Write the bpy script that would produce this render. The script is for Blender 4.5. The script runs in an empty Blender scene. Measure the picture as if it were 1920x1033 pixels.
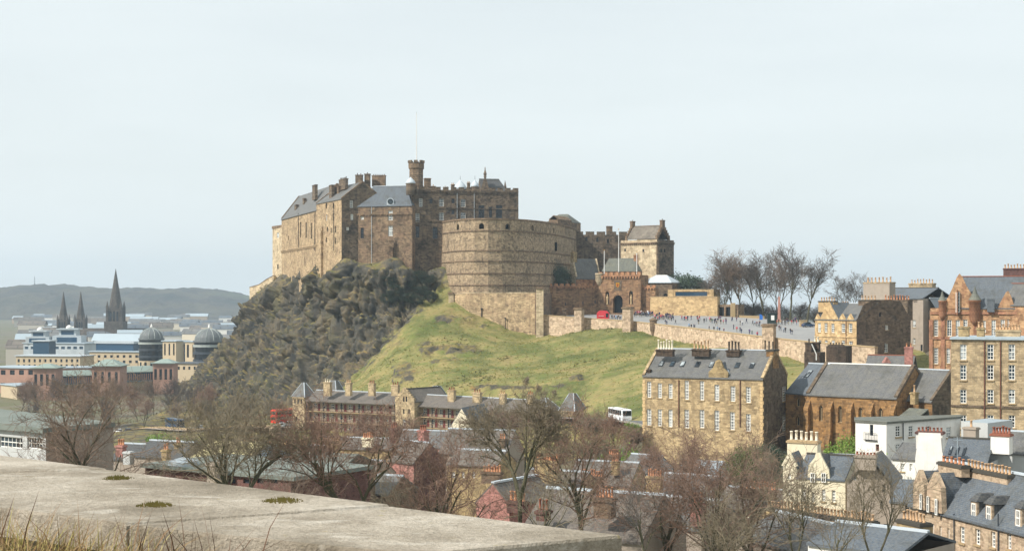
import bpy, math, random
import numpy as np
from mathutils import Vector, Matrix, noise
from mathutils.geometry import tessellate_polygon

# ------------------------------------------------------------------ camera, sky, sun, exposure
S = bpy.context.scene
COL = S.collection
F, CX, HY, ZC = 2800.0, 960.0, 560.0, 45.0          # focal length in photo pixels, principal column, horizon row, eye height
R = math.radians
cam = bpy.data.cameras.new('camera'); camo = bpy.data.objects.new('camera', cam); COL.objects.link(camo)
cam.sensor_width = 36.0; cam.lens = 36.0 * F / 1920.0; cam.shift_y = 43.5 / 1920.0
cam.clip_start = 0.3; cam.clip_end = 30000
camo.location = (0, 0, ZC); camo.rotation_euler = (R(90), 0, 0); S.camera = camo

SUN_B, SUN_EL = 28.0, 40.0                           # degrees in front of due-left, elevation
sd = Vector((-math.cos(R(SUN_B)) * math.cos(R(SUN_EL)), -math.sin(R(SUN_B)) * math.cos(R(SUN_EL)), math.sin(R(SUN_EL))))
W = bpy.data.worlds.new('World'); S.world = W; W.use_nodes = True
wn = W.node_tree; wn.nodes.clear()
wo = wn.nodes.new('ShaderNodeOutputWorld'); wb = wn.nodes.new('ShaderNodeBackground'); wb.inputs[1].default_value = 0.10
sky = wn.nodes.new('ShaderNodeTexSky'); sky.sky_type = 'NISHITA'; sky.sun_disc = False
sky.sun_elevation = R(SUN_EL); sky.sun_rotation = math.atan2(sd.x, sd.y); sky.air_density = 1.2; sky.dust_density = 2.0; sky.ozone_density = 1.0
tcw = wn.nodes.new('ShaderNodeTexCoord'); mpw = wn.nodes.new('ShaderNodeMapping'); mpw.inputs['Scale'].default_value = (1.6, 1.6, 9.0)
nzw = wn.nodes.new('ShaderNodeTexNoise'); nzw.inputs['Scale'].default_value = 1.6; nzw.inputs['Detail'].default_value = 5; nzw.inputs['Roughness'].default_value = .5
rmw = wn.nodes.new('ShaderNodeMapRange'); rmw.inputs[1].default_value = .3; rmw.inputs[2].default_value = .75; rmw.inputs[3].default_value = .80; rmw.inputs[4].default_value = .95
mxw = wn.nodes.new('ShaderNodeMix'); mxw.data_type = 'RGBA'
mxw.inputs['B'].default_value = (9.2, 9.95, 10.1, 1)    # thin high cloud veil over the whole sky
wn.links.new(tcw.outputs['Generated'], mpw.inputs['Vector']); wn.links.new(mpw.outputs[0], nzw.inputs['Vector'])
wn.links.new(nzw.outputs[0], rmw.inputs[0]); wn.links.new(rmw.outputs[0], mxw.inputs['Factor'])
wn.links.new(sky.outputs[0], mxw.inputs['A']); wn.links.new(mxw.outputs['Result'], wb.inputs[0]); wn.links.new(wb.outputs[0], wo.inputs[0])

sl = bpy.data.lights.new('sun', 'SUN'); so = bpy.data.objects.new('sun', sl); COL.objects.link(so)
sl.energy = 5.0; sl.angle = R(0.6); sl.color = (1.0, .94, .86); so.rotation_euler = (-sd).to_track_quat('-Z', 'Y').to_euler(); so.location = (-200, -100, 300)
S.view_settings.view_transform = 'Standard'; S.view_settings.look = 'None'; S.view_settings.gamma = 1; S.view_settings.exposure = 0.0
S.render.engine = 'CYCLES'; S.cycles.use_denoising = True; S.cycles.max_bounces = 5; S.cycles.diffuse_bounces = 3; S.cycles.glossy_bounces = 2
S.cycles.transmission_bounces = 2; S.cycles.transparent_max_bounces = 8; S.cycles.volume_bounces = 0; S.cycles.volume_max_steps = 64

# ------------------------------------------------------------------ helpers
rnd = random.Random(7)
def P(px, py, Y): return Vector(((px - CX) * Y / F, Y, ZC - (py - HY) * Y / F))
def X(px, Y): return (px - CX) * Y / F
def Z(py, Y): return ZC - (py - HY) * Y / F
def XY(px, Y): return Vector(((px - CX) * Y / F, Y))
def lin(c):
    if isinstance(c, str): c = tuple(int(c[i:i + 2], 16) / 255 for i in (0, 2, 4))
    return tuple((x / 12.92 if x <= .04045 else ((x + .055) / 1.055) ** 2.4) for x in c[:3]) + (1,)

def tag(o, label=None, cat=None, group=None, kind=None):
    if label: o['label'] = label
    if cat: o['category'] = cat
    if group: o['group'] = group
    if kind: o['kind'] = kind
    return o
def empty(name, loc, rz=0):
    o = bpy.data.objects.new(name, None); COL.objects.link(o); o.location = loc; o.rotation_euler = (0, 0, rz); o.empty_display_size = .2
    return o
def inst(name, me, parent=None, loc=(0, 0, 0), rz=0, scale=None):
    o = bpy.data.objects.new(name, me); COL.objects.link(o); o.parent = parent; o.location = loc; o.rotation_euler = (0, 0, rz)
    if scale is not None: o.scale = scale if hasattr(scale, '__len__') else (scale,) * 3
    return o
def copy_tree(o, parent=None):
    c = o.copy(); COL.objects.link(c); c.parent = parent
    for ch in list(o.children): copy_tree(ch, c)
    return c

class MB:
    """collects faces; builds ONE mesh object"""
    def __init__(s): s.v = []; s.f = []; s.m = []
    def poly(s, pts, m=0):
        b = len(s.v); s.v += [tuple(p) for p in pts]; s.f.append(tuple(range(b, b + len(pts)))); s.m.append(m)
    def box(s, a, b, m=0, top=None):
        (x0, y0, z0), (x1, y1, z1) = a, b
        s.hexa([(x0, y0, z0), (x1, y0, z0), (x1, y1, z0), (x0, y1, z0), (x0, y0, z1), (x1, y0, z1), (x1, y1, z1), (x0, y1, z1)], m)
    def hexa(s, p, m=0):
        b = len(s.v); s.v += [tuple(q) for q in p]
        for f in ((0, 3, 2, 1), (4, 5, 6, 7), (0, 1, 5, 4), (1, 2, 6, 5), (2, 3, 7, 6), (3, 0, 4, 7)):
            s.f.append(tuple(b + i for i in f)); s.m.append(m)
    def prism(s, pts, z0, z1, m=0, cap=True):
        n = len(pts); b = len(s.v)
        s.v += [(p[0], p[1], z0) for p in pts] + [(p[0], p[1], z1) for p in pts]
        for i in range(n):
            j = (i + 1) % n; s.f.append((b + i, b + j, b + n + j, b + n + i)); s.m.append(m)
        if cap:
            s.f.append(tuple(b + n + i for i in range(n))); s.m.append(m)
            s.f.append(tuple(b + i for i in reversed(range(n)))); s.m.append(m)
    def lathe(s, prof, n=12, c=(0, 0), m=0, a0=0):
        b = len(s.v)
        for r, z in prof:
            for k in range(n):
                a = a0 + 2 * math.pi * k / n; s.v.append((c[0] + r * math.cos(a), c[1] + r * math.sin(a), z))
        for i in range(len(prof) - 1):
            for k in range(n):
                k2 = (k + 1) % n; s.f.append((b + i * n + k, b + i * n + k2, b + (i + 1) * n + k2, b + (i + 1) * n + k)); s.m.append(m)
        s.f.append(tuple(b + (len(prof) - 1) * n + k for k in range(n))); s.m.append(m)
        s.f.append(tuple(b + k for k in reversed(range(n)))); s.m.append(m)
    def bar(s, a, b2, w, h, m=0):
        a = Vector(a); b2 = Vector(b2); d = (b2 - a).normalized()
        up = Vector((0, 0, 1)) if abs(d.z) < .9 else Vector((1, 0, 0))
        sx = d.cross(up).normalized() * w / 2; sy = sx.cross(d).normalized() * h / 2
        s.hexa([a - sx - sy, a + sx - sy, b2 + sx - sy, b2 - sx - sy, a - sx + sy, a + sx + sy, b2 + sx + sy, b2 - sx + sy], m)
    def tube(s, pts, radii, n=6, m=0):
        b = len(s.v); pts = [Vector(p) for p in pts]
        for i, p in enumerate(pts):
            d = (pts[min(i + 1, len(pts) - 1)] - pts[max(i - 1, 0)]).normalized()
            up = Vector((0, 0, 1)) if abs(d.z) < .95 else Vector((1, 0, 0))
            e1 = d.cross(up).normalized(); e2 = d.cross(e1)
            for k in range(n):
                a = 2 * math.pi * k / n; s.v.append(tuple(p + (e1 * math.cos(a) + e2 * math.sin(a)) * radii[i]))
        for i in range(len(pts) - 1):
            for k in range(n):
                k2 = (k + 1) % n; s.f.append((b + i * n + k, b + i * n + k2, b + (i + 1) * n + k2, b + (i + 1) * n + k)); s.m.append(m)
        s.f.append(tuple(b + k for k in reversed(range(n)))); s.m.append(m)
        s.f.append(tuple(b + (len(pts) - 1) * n + k for k in range(n))); s.m.append(m)
    def wall(s, T, outer, holes=(), reveal=.25, m=0, mr=None):
        """flat wall in (u,z), T maps (u,w,z) to local space; holes get reveals going inward"""
        loops = [[Vector((u, z, 0)) for u, z in outer]] + [[Vector((u, z, 0)) for u, z in h] for h in holes]
        flat = [p for l in loops for p in l]; b = len(s.v)
        s.v += [tuple(T(p.x, 0, p.y)) for p in flat]
        if len(loops) == 1:
            s.f.append(tuple(range(b, b + len(flat)))); s.m.append(m)
        else:
            for t in tessellate_polygon(loops): s.f.append(tuple(b + i for i in t)); s.m.append(m)
        for h in holes:
            n = len(h); b = len(s.v)
            s.v += [tuple(T(u, 0, z)) for u, z in h] + [tuple(T(u, reveal, z)) for u, z in h]
            for i in range(n):
                j = (i + 1) % n; s.f.append((b + i, b + j, b + n + j, b + n + i)); s.m.append(m if mr is None else mr)
    def mesh(s, name, mats, smooth=False, uv=True):
        me = bpy.data.meshes.new(name); me.from_pydata(s.v, [], s.f)
        for mt in (mats if isinstance(mats, (list, tuple)) else [mats]): me.materials.append(mt)
        if len(me.materials) > 1: me.polygons.foreach_set('material_index', s.m)
        if smooth: me.polygons.foreach_set('use_smooth', [True] * len(s.f))
        me.update()
        if uv: box_uv(me)
        return me
    def build(s, name, mats, parent=None, smooth=False, uv=True, loc=(0, 0, 0), rz=0):
        return inst(name, s.mesh(name, mats, smooth, uv), parent, loc, rz)

def box_uv(me):
    lay = me.uv_layers.new(name='UVMap'); vs = me.vertices; d = lay.data
    for p in me.polygons:
        n = p.normal
        if abs(n.z) > .97: t = Vector((1, 0, 0)); b = Vector((0, 1, 0))
        else:
            t = Vector((-n.y, n.x, 0)).normalized(); b = n.cross(t)
            if b.z < 0: b = -b
        for li in p.loop_indices:
            c = vs[me.loops[li].vertex_index].co; d[li].uv = (c.dot(t), c.dot(b))

# ------------------------------------------------------------------ materials
class NT:
    def __init__(s, name):
        s.mat = bpy.data.materials.new(name); s.mat.use_nodes = True; s.t = s.mat.node_tree; s.p = s.t.nodes['Principled BSDF']
        s.p.inputs['Roughness'].default_value = .85; s.p.inputs['Specular IOR Level'].default_value = .25
    def n(s, typ, **kw):
        nd = s.t.nodes.new(typ)
        for k, v in kw.items():
            if hasattr(nd, k) and k not in ('inputs',) and k not in [i.name for i in nd.inputs]: setattr(nd, k, v)
            else:
                key = k.replace('_', ' ')
                if isinstance(v, bpy.types.NodeSocket): s.t.links.new(v, nd.inputs[key] if key in nd.inputs else nd.inputs[k])
                else: (nd.inputs[key] if key in nd.inputs else nd.inputs[k]).default_value = v
        return nd
    def link(s, a, b): s.t.links.new(a, b)
    def uv(s, scale=(1, 1, 1)):
        tc = s.t.nodes.new('ShaderNodeTexCoord'); mp = s.t.nodes.new('ShaderNodeMapping'); mp.inputs['Scale'].default_value = scale
        s.link(tc.outputs['UV'], mp.inputs['Vector']); return mp.outputs[0]
    def obj(s, scale=(1, 1, 1)):
        tc = s.t.nodes.new('ShaderNodeNewGeometry'); mp = s.t.nodes.new('ShaderNodeMapping'); mp.inputs['Scale'].default_value = scale
        s.link(tc.outputs['Position'], mp.inputs['Vector']); return mp.outputs[0]
    def noise(s, vec, scale, detail=4, rough=.6):
        nd = s.t.nodes.new('ShaderNodeTexNoise'); nd.inputs['Scale'].default_value = scale; nd.inputs['Detail'].default_value = detail; nd.inputs['Roughness'].default_value = rough
        s.link(vec, nd.inputs['Vector']); return nd.outputs[0]
    def ramp(s, fac, stops):
        nd = s.t.nodes.new('ShaderNodeValToRGB'); el = nd.color_ramp.elements
        while len(el) < len(stops): el.new(.5)
        for e, (p, c) in zip(el, stops): e.position = p; e.color = c if len(c) == 4 else tuple(c) + (1,)
        s.link(fac, nd.inputs[0]); return nd.outputs[0]
    def mapr(s, v, a, b, c, d):
        nd = s.t.nodes.new('ShaderNodeMapRange'); nd.inputs[1].default_value = a; nd.inputs[2].default_value = b; nd.inputs[3].default_value = c; nd.inputs[4].default_value = d
        s.link(v, nd.inputs[0]); return nd.outputs[0]
    def mix(s, fac, a, b, mode='MIX'):
        nd = s.t.nodes.new('ShaderNodeMix'); nd.data_type = 'RGBA'; nd.blend_type = mode
        for key, v in (('Factor', fac), ('A', a), ('B', b)):
            if isinstance(v, bpy.types.NodeSocket): s.link(v, nd.inputs[0] if key == 'Factor' else nd.inputs[key])
            else:
                if key == 'Factor': nd.inputs[0].default_value = v
                else: nd.inputs[key].default_value = v
        return nd.outputs['Result']
    def math(s, op, a, b=0.0):
        nd = s.t.nodes.new('ShaderNodeMath'); nd.operation = op
        for i, v in enumerate((a, b)):
            if isinstance(v, bpy.types.NodeSocket): s.link(v, nd.inputs[i])
            else: nd.inputs[i].default_value = v
        return nd.outputs[0]
    def bump(s, h, strength=.5, dist=.1):
        nd = s.t.nodes.new('ShaderNodeBump'); nd.inputs['Strength'].default_value = strength; nd.inputs['Distance'].default_value = dist
        s.link(h, nd.inputs['Height']); s.link(nd.outputs[0], s.p.inputs['Normal'])
    def base(s, c):
        if isinstance(c, bpy.types.NodeSocket): s.link(c, s.p.inputs['Base Color'])
        else: s.p.inputs['Base Color'].default_value = c
        return s.mat

def masonry(name, c1, c2, c3, mort, bw=.8, bh=.36, stain='2b2722', amt=.55, streak=.45, bump=.5, seed=0.0, patch=.22):
    DS = .06
    def L_(c, k=1.0):
        r_, g_, b_, _ = lin(c); y_ = .3 * r_ + .55 * g_ + .15 * b_; return ((r_ + (y_ - r_) * DS) * k, (g_ + (y_ - g_) * DS) * k, (b_ + (y_ * 1.0 - b_) * DS) * k, 1)
    s = NT(name); uv = s.uv()
    off = s.n('ShaderNodeVectorMath', operation='ADD'); s.link(uv, off.inputs[0]); off.inputs[1].default_value = (seed * 13.7, seed * 7.1, 0); v = off.outputs[0]
    nz = s.t.nodes.new('ShaderNodeTexNoise'); nz.inputs['Scale'].default_value = 1.3; s.link(v, nz.inputs['Vector'])
    dis = s.n('ShaderNodeVectorMath', operation='SCALE'); s.link(nz.outputs[1], dis.inputs[0]); dis.inputs['Scale'].default_value = .12
    ad = s.n('ShaderNodeVectorMath', operation='ADD'); s.link(v, ad.inputs[0]); s.link(dis.outputs[0], ad.inputs[1])
    br = s.t.nodes.new('ShaderNodeTexBrick'); s.link(ad.outputs[0], br.inputs['Vector'])
    for k, val in (('Color1', L_(c1, 1.08)), ('Color2', L_(c2, .74)), ('Mortar', L_(mort)), ('Scale', 1.0), ('Mortar Size', .03), ('Mortar Smooth', .4), ('Bias', 0.0), ('Brick Width', bw), ('Row Height', bh)): br.inputs[k].default_value = val
    br.offset = .5; br.squash_frequency = 3; br.squash = 1.4
    pn = s.noise(v, patch, 4, .6); col = s.mix(s.mapr(pn, .42, .62, 0, .85), br.outputs[0], s.mix(.5, br.outputs[0], L_(c3)))
    vo = s.n('ShaderNodeTexVoronoi'); vo.inputs['Scale'].default_value = 1.0 / bw; s.link(v, vo.inputs['Vector']); sep = s.n('ShaderNodeSeparateColor'); s.link(vo.outputs['Color'], sep.inputs[0]); col = s.mix(s.mapr(sep.outputs[0], .62, .95, 0, .75), col, s.mix(.6, col, lin(stain))); col = s.mix(s.mapr(sep.outputs[1], .75, 1, 0, .5), col, L_(c1, 1.25))
    col = s.mix(s.mapr(s.noise(v, 1.9, 3, .7), .35, .7, 0, .5), col, s.mix(.5, col, lin(stain)), 'MIX')
    big = s.mapr(s.noise(v, .16, 5, .65), .48, .72, 0, amt); col = s.mix(big, col, lin(stain))
    mp = s.t.nodes.new('ShaderNodeMapping'); mp.inputs['Scale'].default_value = (1.1, .12, 1); s.link(v, mp.inputs['Vector'])
    st = s.mapr(s.noise(mp.outputs[0], 1.0, 4, .6), .54, .74, 0, streak); col = s.mix(st, col, lin(stain))
    h = s.math('ADD', s.math('MULTIPLY', br.outputs['Fac'], -.8), s.math('MULTIPLY', s.noise(v, 3.5, 4, .6), 1.2)); s.bump(h, bump, .12)
    s.p.inputs['Roughness'].default_value = .92
    return s.base(col)
def slate(name, c1, c2, lich='6d6a5e', amt=.3, seed=0.0, bw=.42, bh=.24, rough=.6):
    s = NT(name); v0 = s.uv(); off = s.n('ShaderNodeVectorMath', operation='ADD'); s.link(v0, off.inputs[0]); off.inputs[1].default_value = (seed * 11.7, seed * 5.1, 0); v = off.outputs[0]
    br = s.t.nodes.new('ShaderNodeTexBrick'); s.link(v, br.inputs['Vector'])
    for k, val in (('Color1', lin(c1)), ('Color2', lin(c2)), ('Mortar', lin('26282a')), ('Scale', 1.0), ('Mortar Size', .012), ('Brick Width', bw), ('Row Height', bh)): br.inputs[k].default_value = val
    col = s.mix(s.mapr(s.noise(v, .5, 6, .7), .45, .75, 0, amt), br.outputs[0], lin(lich))
    mp = s.t.nodes.new('ShaderNodeMapping'); mp.inputs['Scale'].default_value = (1.4, .15, 1); s.link(v, mp.inputs['Vector'])
    col = s.mix(s.mapr(s.noise(mp.outputs[0], 1.0, 4, .6), .5, .75, 0, .45), col, lin('2f3032'))
    col = s.mix(s.mapr(s.noise(v, 4.0, 2, .5), .3, .7, 0, .3), col, lin('8f8b7e'))
    col = s.mix(s.mapr(s.noise(v, .22, 5, .7), .52, .68, 0, .6), col, lin('4b4a42'))
    s.bump(s.math('ADD', s.math('MULTIPLY', br.outputs['Fac'], -1.0), s.noise(v, 4, 3, .6)), .35, .05)
    s.p.inputs['Roughness'].default_value = rough
    return s.base(col)
def plain(name, c, var=.25, scale=.8, dark='4a463f', rough=.85, bump=.15, metal=0, streak=.3):
    s = NT(name); v = s.uv()
    col = s.mix(s.mapr(s.noise(v, scale, 5, .65), .35, .75, 0, var), lin(c), lin(dark))
    if streak:
        mp = s.t.nodes.new('ShaderNodeMapping'); mp.inputs['Scale'].default_value = (1.5, .1, 1); s.link(v, mp.inputs['Vector'])
        col = s.mix(s.mapr(s.noise(mp.outputs[0], 1.0, 4, .6), .52, .75, 0, streak), col, lin(dark))
    if bump: s.bump(s.noise(v, 6, 4, .6), bump, .05)
    s.p.inputs['Roughness'].default_value = rough; s.p.inputs['Metallic'].default_value = metal
    return s.base(col)
def flat(name, c, rough=.6, metal=0, spec=.3):
    s = NT(name); s.p.inputs['Roughness'].default_value = rough; s.p.inputs['Metallic'].default_value = metal; s.p.inputs['Specular IOR Level'].default_value = spec
    return s.base(lin(c))
M = {}
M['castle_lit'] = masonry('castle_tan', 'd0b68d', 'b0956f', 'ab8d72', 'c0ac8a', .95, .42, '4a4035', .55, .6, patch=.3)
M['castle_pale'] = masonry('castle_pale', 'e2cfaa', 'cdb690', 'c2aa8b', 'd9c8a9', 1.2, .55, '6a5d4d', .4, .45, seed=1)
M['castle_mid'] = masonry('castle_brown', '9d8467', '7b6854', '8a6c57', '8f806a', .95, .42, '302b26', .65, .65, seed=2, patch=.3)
M['castle_dark'] = masonry('castle_soot_shade', '85745f', '5a5047', '927a5f', '6c6257', .9, .42, '211f1d', .8, .7, seed=3, patch=.35)  # palace soot; on side faces this dark tone also paints in their shade
M['battery'] = masonry('battery_stone', 'bda685', '9f8869', '9a846d', 'ab9a7f', .75, .34, '3d362e', .6, .85, seed=4, patch=.3)
M['coping_dark'] = plain('dark_coping', '4d4a43', .5, 1.5)
M['lead'] = plain('lead_sheet', 'c3ccd2', .3, .8, '7d868c', .45, .05, .0, .2)
M['zinc'] = plain('zinc_sheet', 'a9b7bf', .3, .8, '6d7a84', .45, .05, .0, .2)
M['slate_blue'] = slate('slate_blue', '5f6a76', '505b68', '6a6e6c', .35, 0)
M['slate_grey'] = slate('slate_grey', '6b6c6e', '5a5c60', '807c6c', .45, 1)
M['slate_brown'] = slate('slate_brown', '6f6660', '5b5450', '7f7362', .5, 2)
M['slate_dark'] = slate('slate_dark', '45494f', '3a3e45', '5c5d58', .3, 3)
M['slate_green'] = slate('slate_green', '6c7068', '5a5f58', '84806a', .5, 4)
M['pantile'] = slate('stone_slab_roof', '857c70', '6a6158', '524b45', .5, 5, 1.3, 1.0, .85)
M['gate_stone'] = masonry('gate_stone', 'ad8862', '8f6f51', '9a7357', '998368', 1.1, .5, '3d3128', .55, .5, seed=5, patch=.4)
M['gate_red'] = masonry('gate_red_stone', 'c08f66', 'ad7a59', 'a57458', 'ad9070', 1.1, .5, '4d3d32', .5, .5, seed=6, patch=.4)
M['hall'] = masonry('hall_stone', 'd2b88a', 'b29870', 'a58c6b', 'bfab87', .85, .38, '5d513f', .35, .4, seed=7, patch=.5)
M['hall_dark'] = masonry('hall_shaded_stone', '84745f', '685a4c', '745e4b', '786b59', .85, .38, '2e2924', .6, .5, seed=8, patch=.5)  # darker copy of the hall stone; the gable's shade is in its colour
M['church'] = masonry('church_stone', 'b1854f', '8f6a42', 'a5845a', '947a59', .9, .4, '392f25', .6, .6, seed=9, patch=.5)
M['tenement'] = masonry('tenement_stone', 'cab28a', 'b09a77', 'a69173', 'bbaa8b', .8, .36, '5f5545', .4, .45, seed=10, patch=.5)
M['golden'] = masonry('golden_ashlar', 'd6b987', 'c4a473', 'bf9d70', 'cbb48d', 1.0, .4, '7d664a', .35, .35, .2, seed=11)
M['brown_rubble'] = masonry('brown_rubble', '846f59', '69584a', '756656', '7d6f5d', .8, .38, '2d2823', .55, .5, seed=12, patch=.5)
M['red_sand'] = masonry('red_sandstone', 'bd8465', 'a87056', 'c19d74', 'ab8770', .9, .4, '573b30', .4, .45, seed=13)
M['school_stone'] = masonry('school_stone', 'cfa77a', 'b88b64', 'b27a5c', 'bb9a78', .8, .36, '5d4434', .4, .4, seed=14, patch=.35)
M['cottage'] = masonry('cottage_stone', 'd0b899', 'b89f82', 'bf9f88', 'bfae93', .55, .28, '675a4a', .35, .4, seed=15, patch=.6)
M['esp_wall'] = masonry('esplanade_wall_stone', 'dcc4a6', 'c8ad8d', 'c2a68c', 'd2bda2', .9, .42, '6d5e50', .4, .5, seed=16)
M['yellow_stone'] = masonry('yellow_stone', 'c2a878', 'ab9265', 'ab9672', 'aa987a', .7, .3, '544934', .45, .45, seed=17)
M['pink'] = masonry('pink_harl', 'bd8479', 'ae766c', 'b98d80', 'b08278', .5, .25, '66473f', .4, .45, seed=18)
M['brick_red'] = masonry('red_brick', '7d5148', '6b433b', '85605a', '7c655e', .3, .12, '362725', .45, .4, seed=19)
M['harl'] = plain('grey_harl', 'a69a8c', .35, .7, '6d645a')
M['harl_white'] = plain('white_harl', 'ece9e2', .28, .6, 'a39d92', streak=.35)
M['harl_cream'] = plain('cream_harl', 'e6dcc0', .3, .5, 'a3977c', streak=.35)
M['harl_grey'] = plain('pale_grey_harl', 'bfc1bf', .25, .6, '8a8c8a', streak=.25)
M['dark_stack'] = masonry('sooty_stack', '5d5044', '4a4038', '6a5542', '5c5146', .6, .3, '1f1c1a', .6, .5, seed=20)
M['pot_buff'] = plain('buff_pot', 'c9a680', .5, 3, '7d5f45', .8, 0, streak=0)
M['pot_orange'] = plain('orange_pot', 'c48a66', .5, 3, '7a4f38', .8, 0, streak=0)
M['pot_white'] = plain('white_pot', 'e6dcc6', .3, 3, 'a5977c', .8, 0, streak=0)
M['pot_red'] = plain('red_pot', '96604c', .5, 3, '5c3a2e', .8, 0, streak=0)
M['pot_dark'] = plain('sooty_pot', '5b5146', .4, 3, '2b2722', .8, 0, streak=0)
M['white_paint'] = flat('white_paint', 'e8e8e2', .5)
M['dark_paint'] = flat('dark_paint', '3b4148', .5)
M['brown_paint'] = flat('brown_paint', '6b4438', .5)
M['sill'] = plain('dressed_sill', 'b39c78', .3, 2, '6b5d48', streak=0)
M['iron'] = flat('black_iron', '2b2c2e', .5, .3)
M['pole_white'] = flat('pole_white', 'e2e2de', .4)
def glass(name, c, rough, spec):
    s = NT(name); s.p.inputs['Roughness'].default_value = rough; s.p.inputs['Specular IOR Level'].default_value = spec
    v = s.obj(); return s.base(s.mix(s.mapr(s.noise(v, .6, 2, .5), .4, .6, 0, 1), lin(c), lin('20262b')))
M['glass'] = glass('window_glass', '3d4a52', .08, .5)
M['glass_blind'] = glass('window_glass_blind', 'aab2b4', .15, .5)
M['glass_dark'] = flat('dark_glass', '1a1f24', .1, 0, .5)
M['glass_blue'] = flat('blue_glass', '2c4a62', .08, 0, .6)
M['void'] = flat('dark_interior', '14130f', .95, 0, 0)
# ------------------------------------------------------------------ terrain: one smooth height function through surveyed points
CP = [  # photo column, row, distance
 # foot of the castle walls
 (512,532,675),(530,522,665),(560,508,636),(592,492,602),(640,489,571),(667,497,573),(700,497,571),(760,497,567),(815,505,566),
 # skyline of the crag towards the west
 (476,556,690),(456,595,682),(432,640,670),(402,690,652),(372,740,632),(335,785,615),
 # face of the crag
 (520,560,656),(540,600,636),(560,540,630),(560,620,608),(600,540,594),(600,600,584),(640,540,565),(640,600,558),(620,660,562),(680,560,558),(680,620,552),(720,560,552),(765,540,568),(795,555,560),(740,600,544),
 (480,620,658),(480,680,636),(520,660,614),(540,700,590),(580,700,572),(500,740,594),(440,740,618),(560,740,566),(620,715,550),(655,705,538),(690,660,543),(710,640,542),
 # foot of the crag
 (420,790,598),(480,780,572),(540,765,552),(600,745,540),(640,730,530),(500,800,500),(560,790,490),(400,800,530),
 # grass slope
 (815,572,551),(840,580,546),(900,608,538),(950,626,533),(1012,640,527),(1050,630,522),(1090,622,516),(1177,634,492),(1300,650,458),(1440,668,422),(1530,684,398),(1620,692,380),
 (780,615,532),(800,640,515),(850,650,508),(900,670,490),(950,680,484),(1000,690,475),(1100,690,458),(1200,690,430),(1300,700,400),(720,690,505),(800,700,470),(870,730,445),(960,745,430),(1060,750,420),(1150,745,405),
 # lower street along the foot of the slope
 (300,802,520),(430,803,470),(520,812,440),(600,790,446),(700,790,440),(800,792,432),(900,792,420),(1000,792,402),(1100,793,382),(1160,793,368),(1195,793,356),
]
CW = [tuple(P(a, b, c)) for a, b, c in CP]
CW += [  # metres
 (-100,690,56),(-60,620,58),(-40,640,60),(0,600,48),(0,640,58),(30,620,44),(40,660,50),(0,700,50),(-60,720,40),(-20,760,15),(40,760,15),(-100,760,10),(90,660,28),(90,720,5),(60,620,38),
 (-152,650,-4),(-150,600,-5),(-150,700,-6),(-180,520,-6),(-240,560,-8),(-240,680,-9),(-200,800,-9),(0,850,-9),(150,800,-9),(-350,400,-8),(-350,700,-9),(-350,950,-9),(0,980,-9),(350,980,-9),(350,700,0),
 (-90,380,-1),(-40,340,2),(0,320,3),(-90,250,-2),(-30,240,0),(20,240,2),(-40,150,11),(10,150,11),(40,200,5),(30,290,10),(-10,390,6),(30,330,12),(-60,80,15),(0,70,16),(50,100,15),(-10,110,15),(30,120,14),(-35,115,14),(-150,300,-6),(-150,150,-6),(-300,100,-8),(-300,-60,-8),(0,-60,-2),(300,-60,5),
 (50,290,14),(70,290,16),(50,230,10),(70,230,12),(90,250,16),(110,300,22),(70,340,18),(102,385,21),(130,400,23),(45,160,6),(60,130,8),(130,200,14),(250,250,14),(300,450,20),(200,400,28),
]
# esplanade: near and far edges (column, row, distance)
EN = [(1012,597,536),(1095,603,526),(1180,609,508),(1300,623,465),(1440,641,425),(1530,651,402),(1640,660,382)]
EF = [(1030,592,576),(1120,589,572),(1210,590,565),(1350,593,545),(1450,599,522),(1530,606,500),(1640,610,478)]
EN = [P(*p) for p in EN]; EF = [P(*p) for p in EF]
CW += [tuple(p + Vector((0, 0, -1.6))) for p in EF] + [tuple((p + q) / 2 + Vector((0, 0, -2.2))) for p, q in zip(EN, EF)] + [(p.x * 1.1, p.y + 45, p.z - 4) for p in EF]
CW += [(p.x, p.y + 150, -4) for p in EF]
CA = np.array(CW); CN = CA[:, :2] / 100.0
def _phi(r2): return np.where(r2 > 1e-12, .5 * r2 * np.log(np.maximum(r2, 1e-12)), 0.0)
_d2 = ((CN[:, None] - CN[None]) ** 2).sum(-1); _n = len(CN)
_A = np.zeros((_n + 3, _n + 3)); _A[:_n, :_n] = _phi(_d2) + np.eye(_n) * 2e-4; _A[:_n, _n] = 1; _A[:_n, _n + 1:] = CN; _A[_n, :_n] = 1; _A[_n + 1:, :_n] = CN.T
_w = np.linalg.solve(_A, np.concatenate([CA[:, 2], np.zeros(3)]))
def GZ(x, y):
    x = np.asarray(x, float); y = np.asarray(y, float); sh = x.shape; q = np.stack([x.ravel(), y.ravel()], -1) / 100.0; out = np.empty(len(q))
    for i in range(0, len(q), 20000):
        c = q[i:i + 20000]; out[i:i + 20000] = _phi(((c[:, None] - CN[None]) ** 2).sum(-1)) @ _w[:_n] + _w[_n] + c @ _w[_n + 1:]
    out = out.reshape(sh)
    # fade to the plain outside the surveyed area
    e = np.maximum(np.maximum(np.abs(x) - 260, 0), np.maximum(np.maximum(y - 850, -30 - y), 0)); k = np.clip(e / 120, 0, 1); k = k * k * (3 - 2 * k)
    return np.maximum(out * (1 - k) + (-9.0) * k, -9.0)
def gz(x, y): return float(GZ(np.array([x]), np.array([y]))[0])
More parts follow.
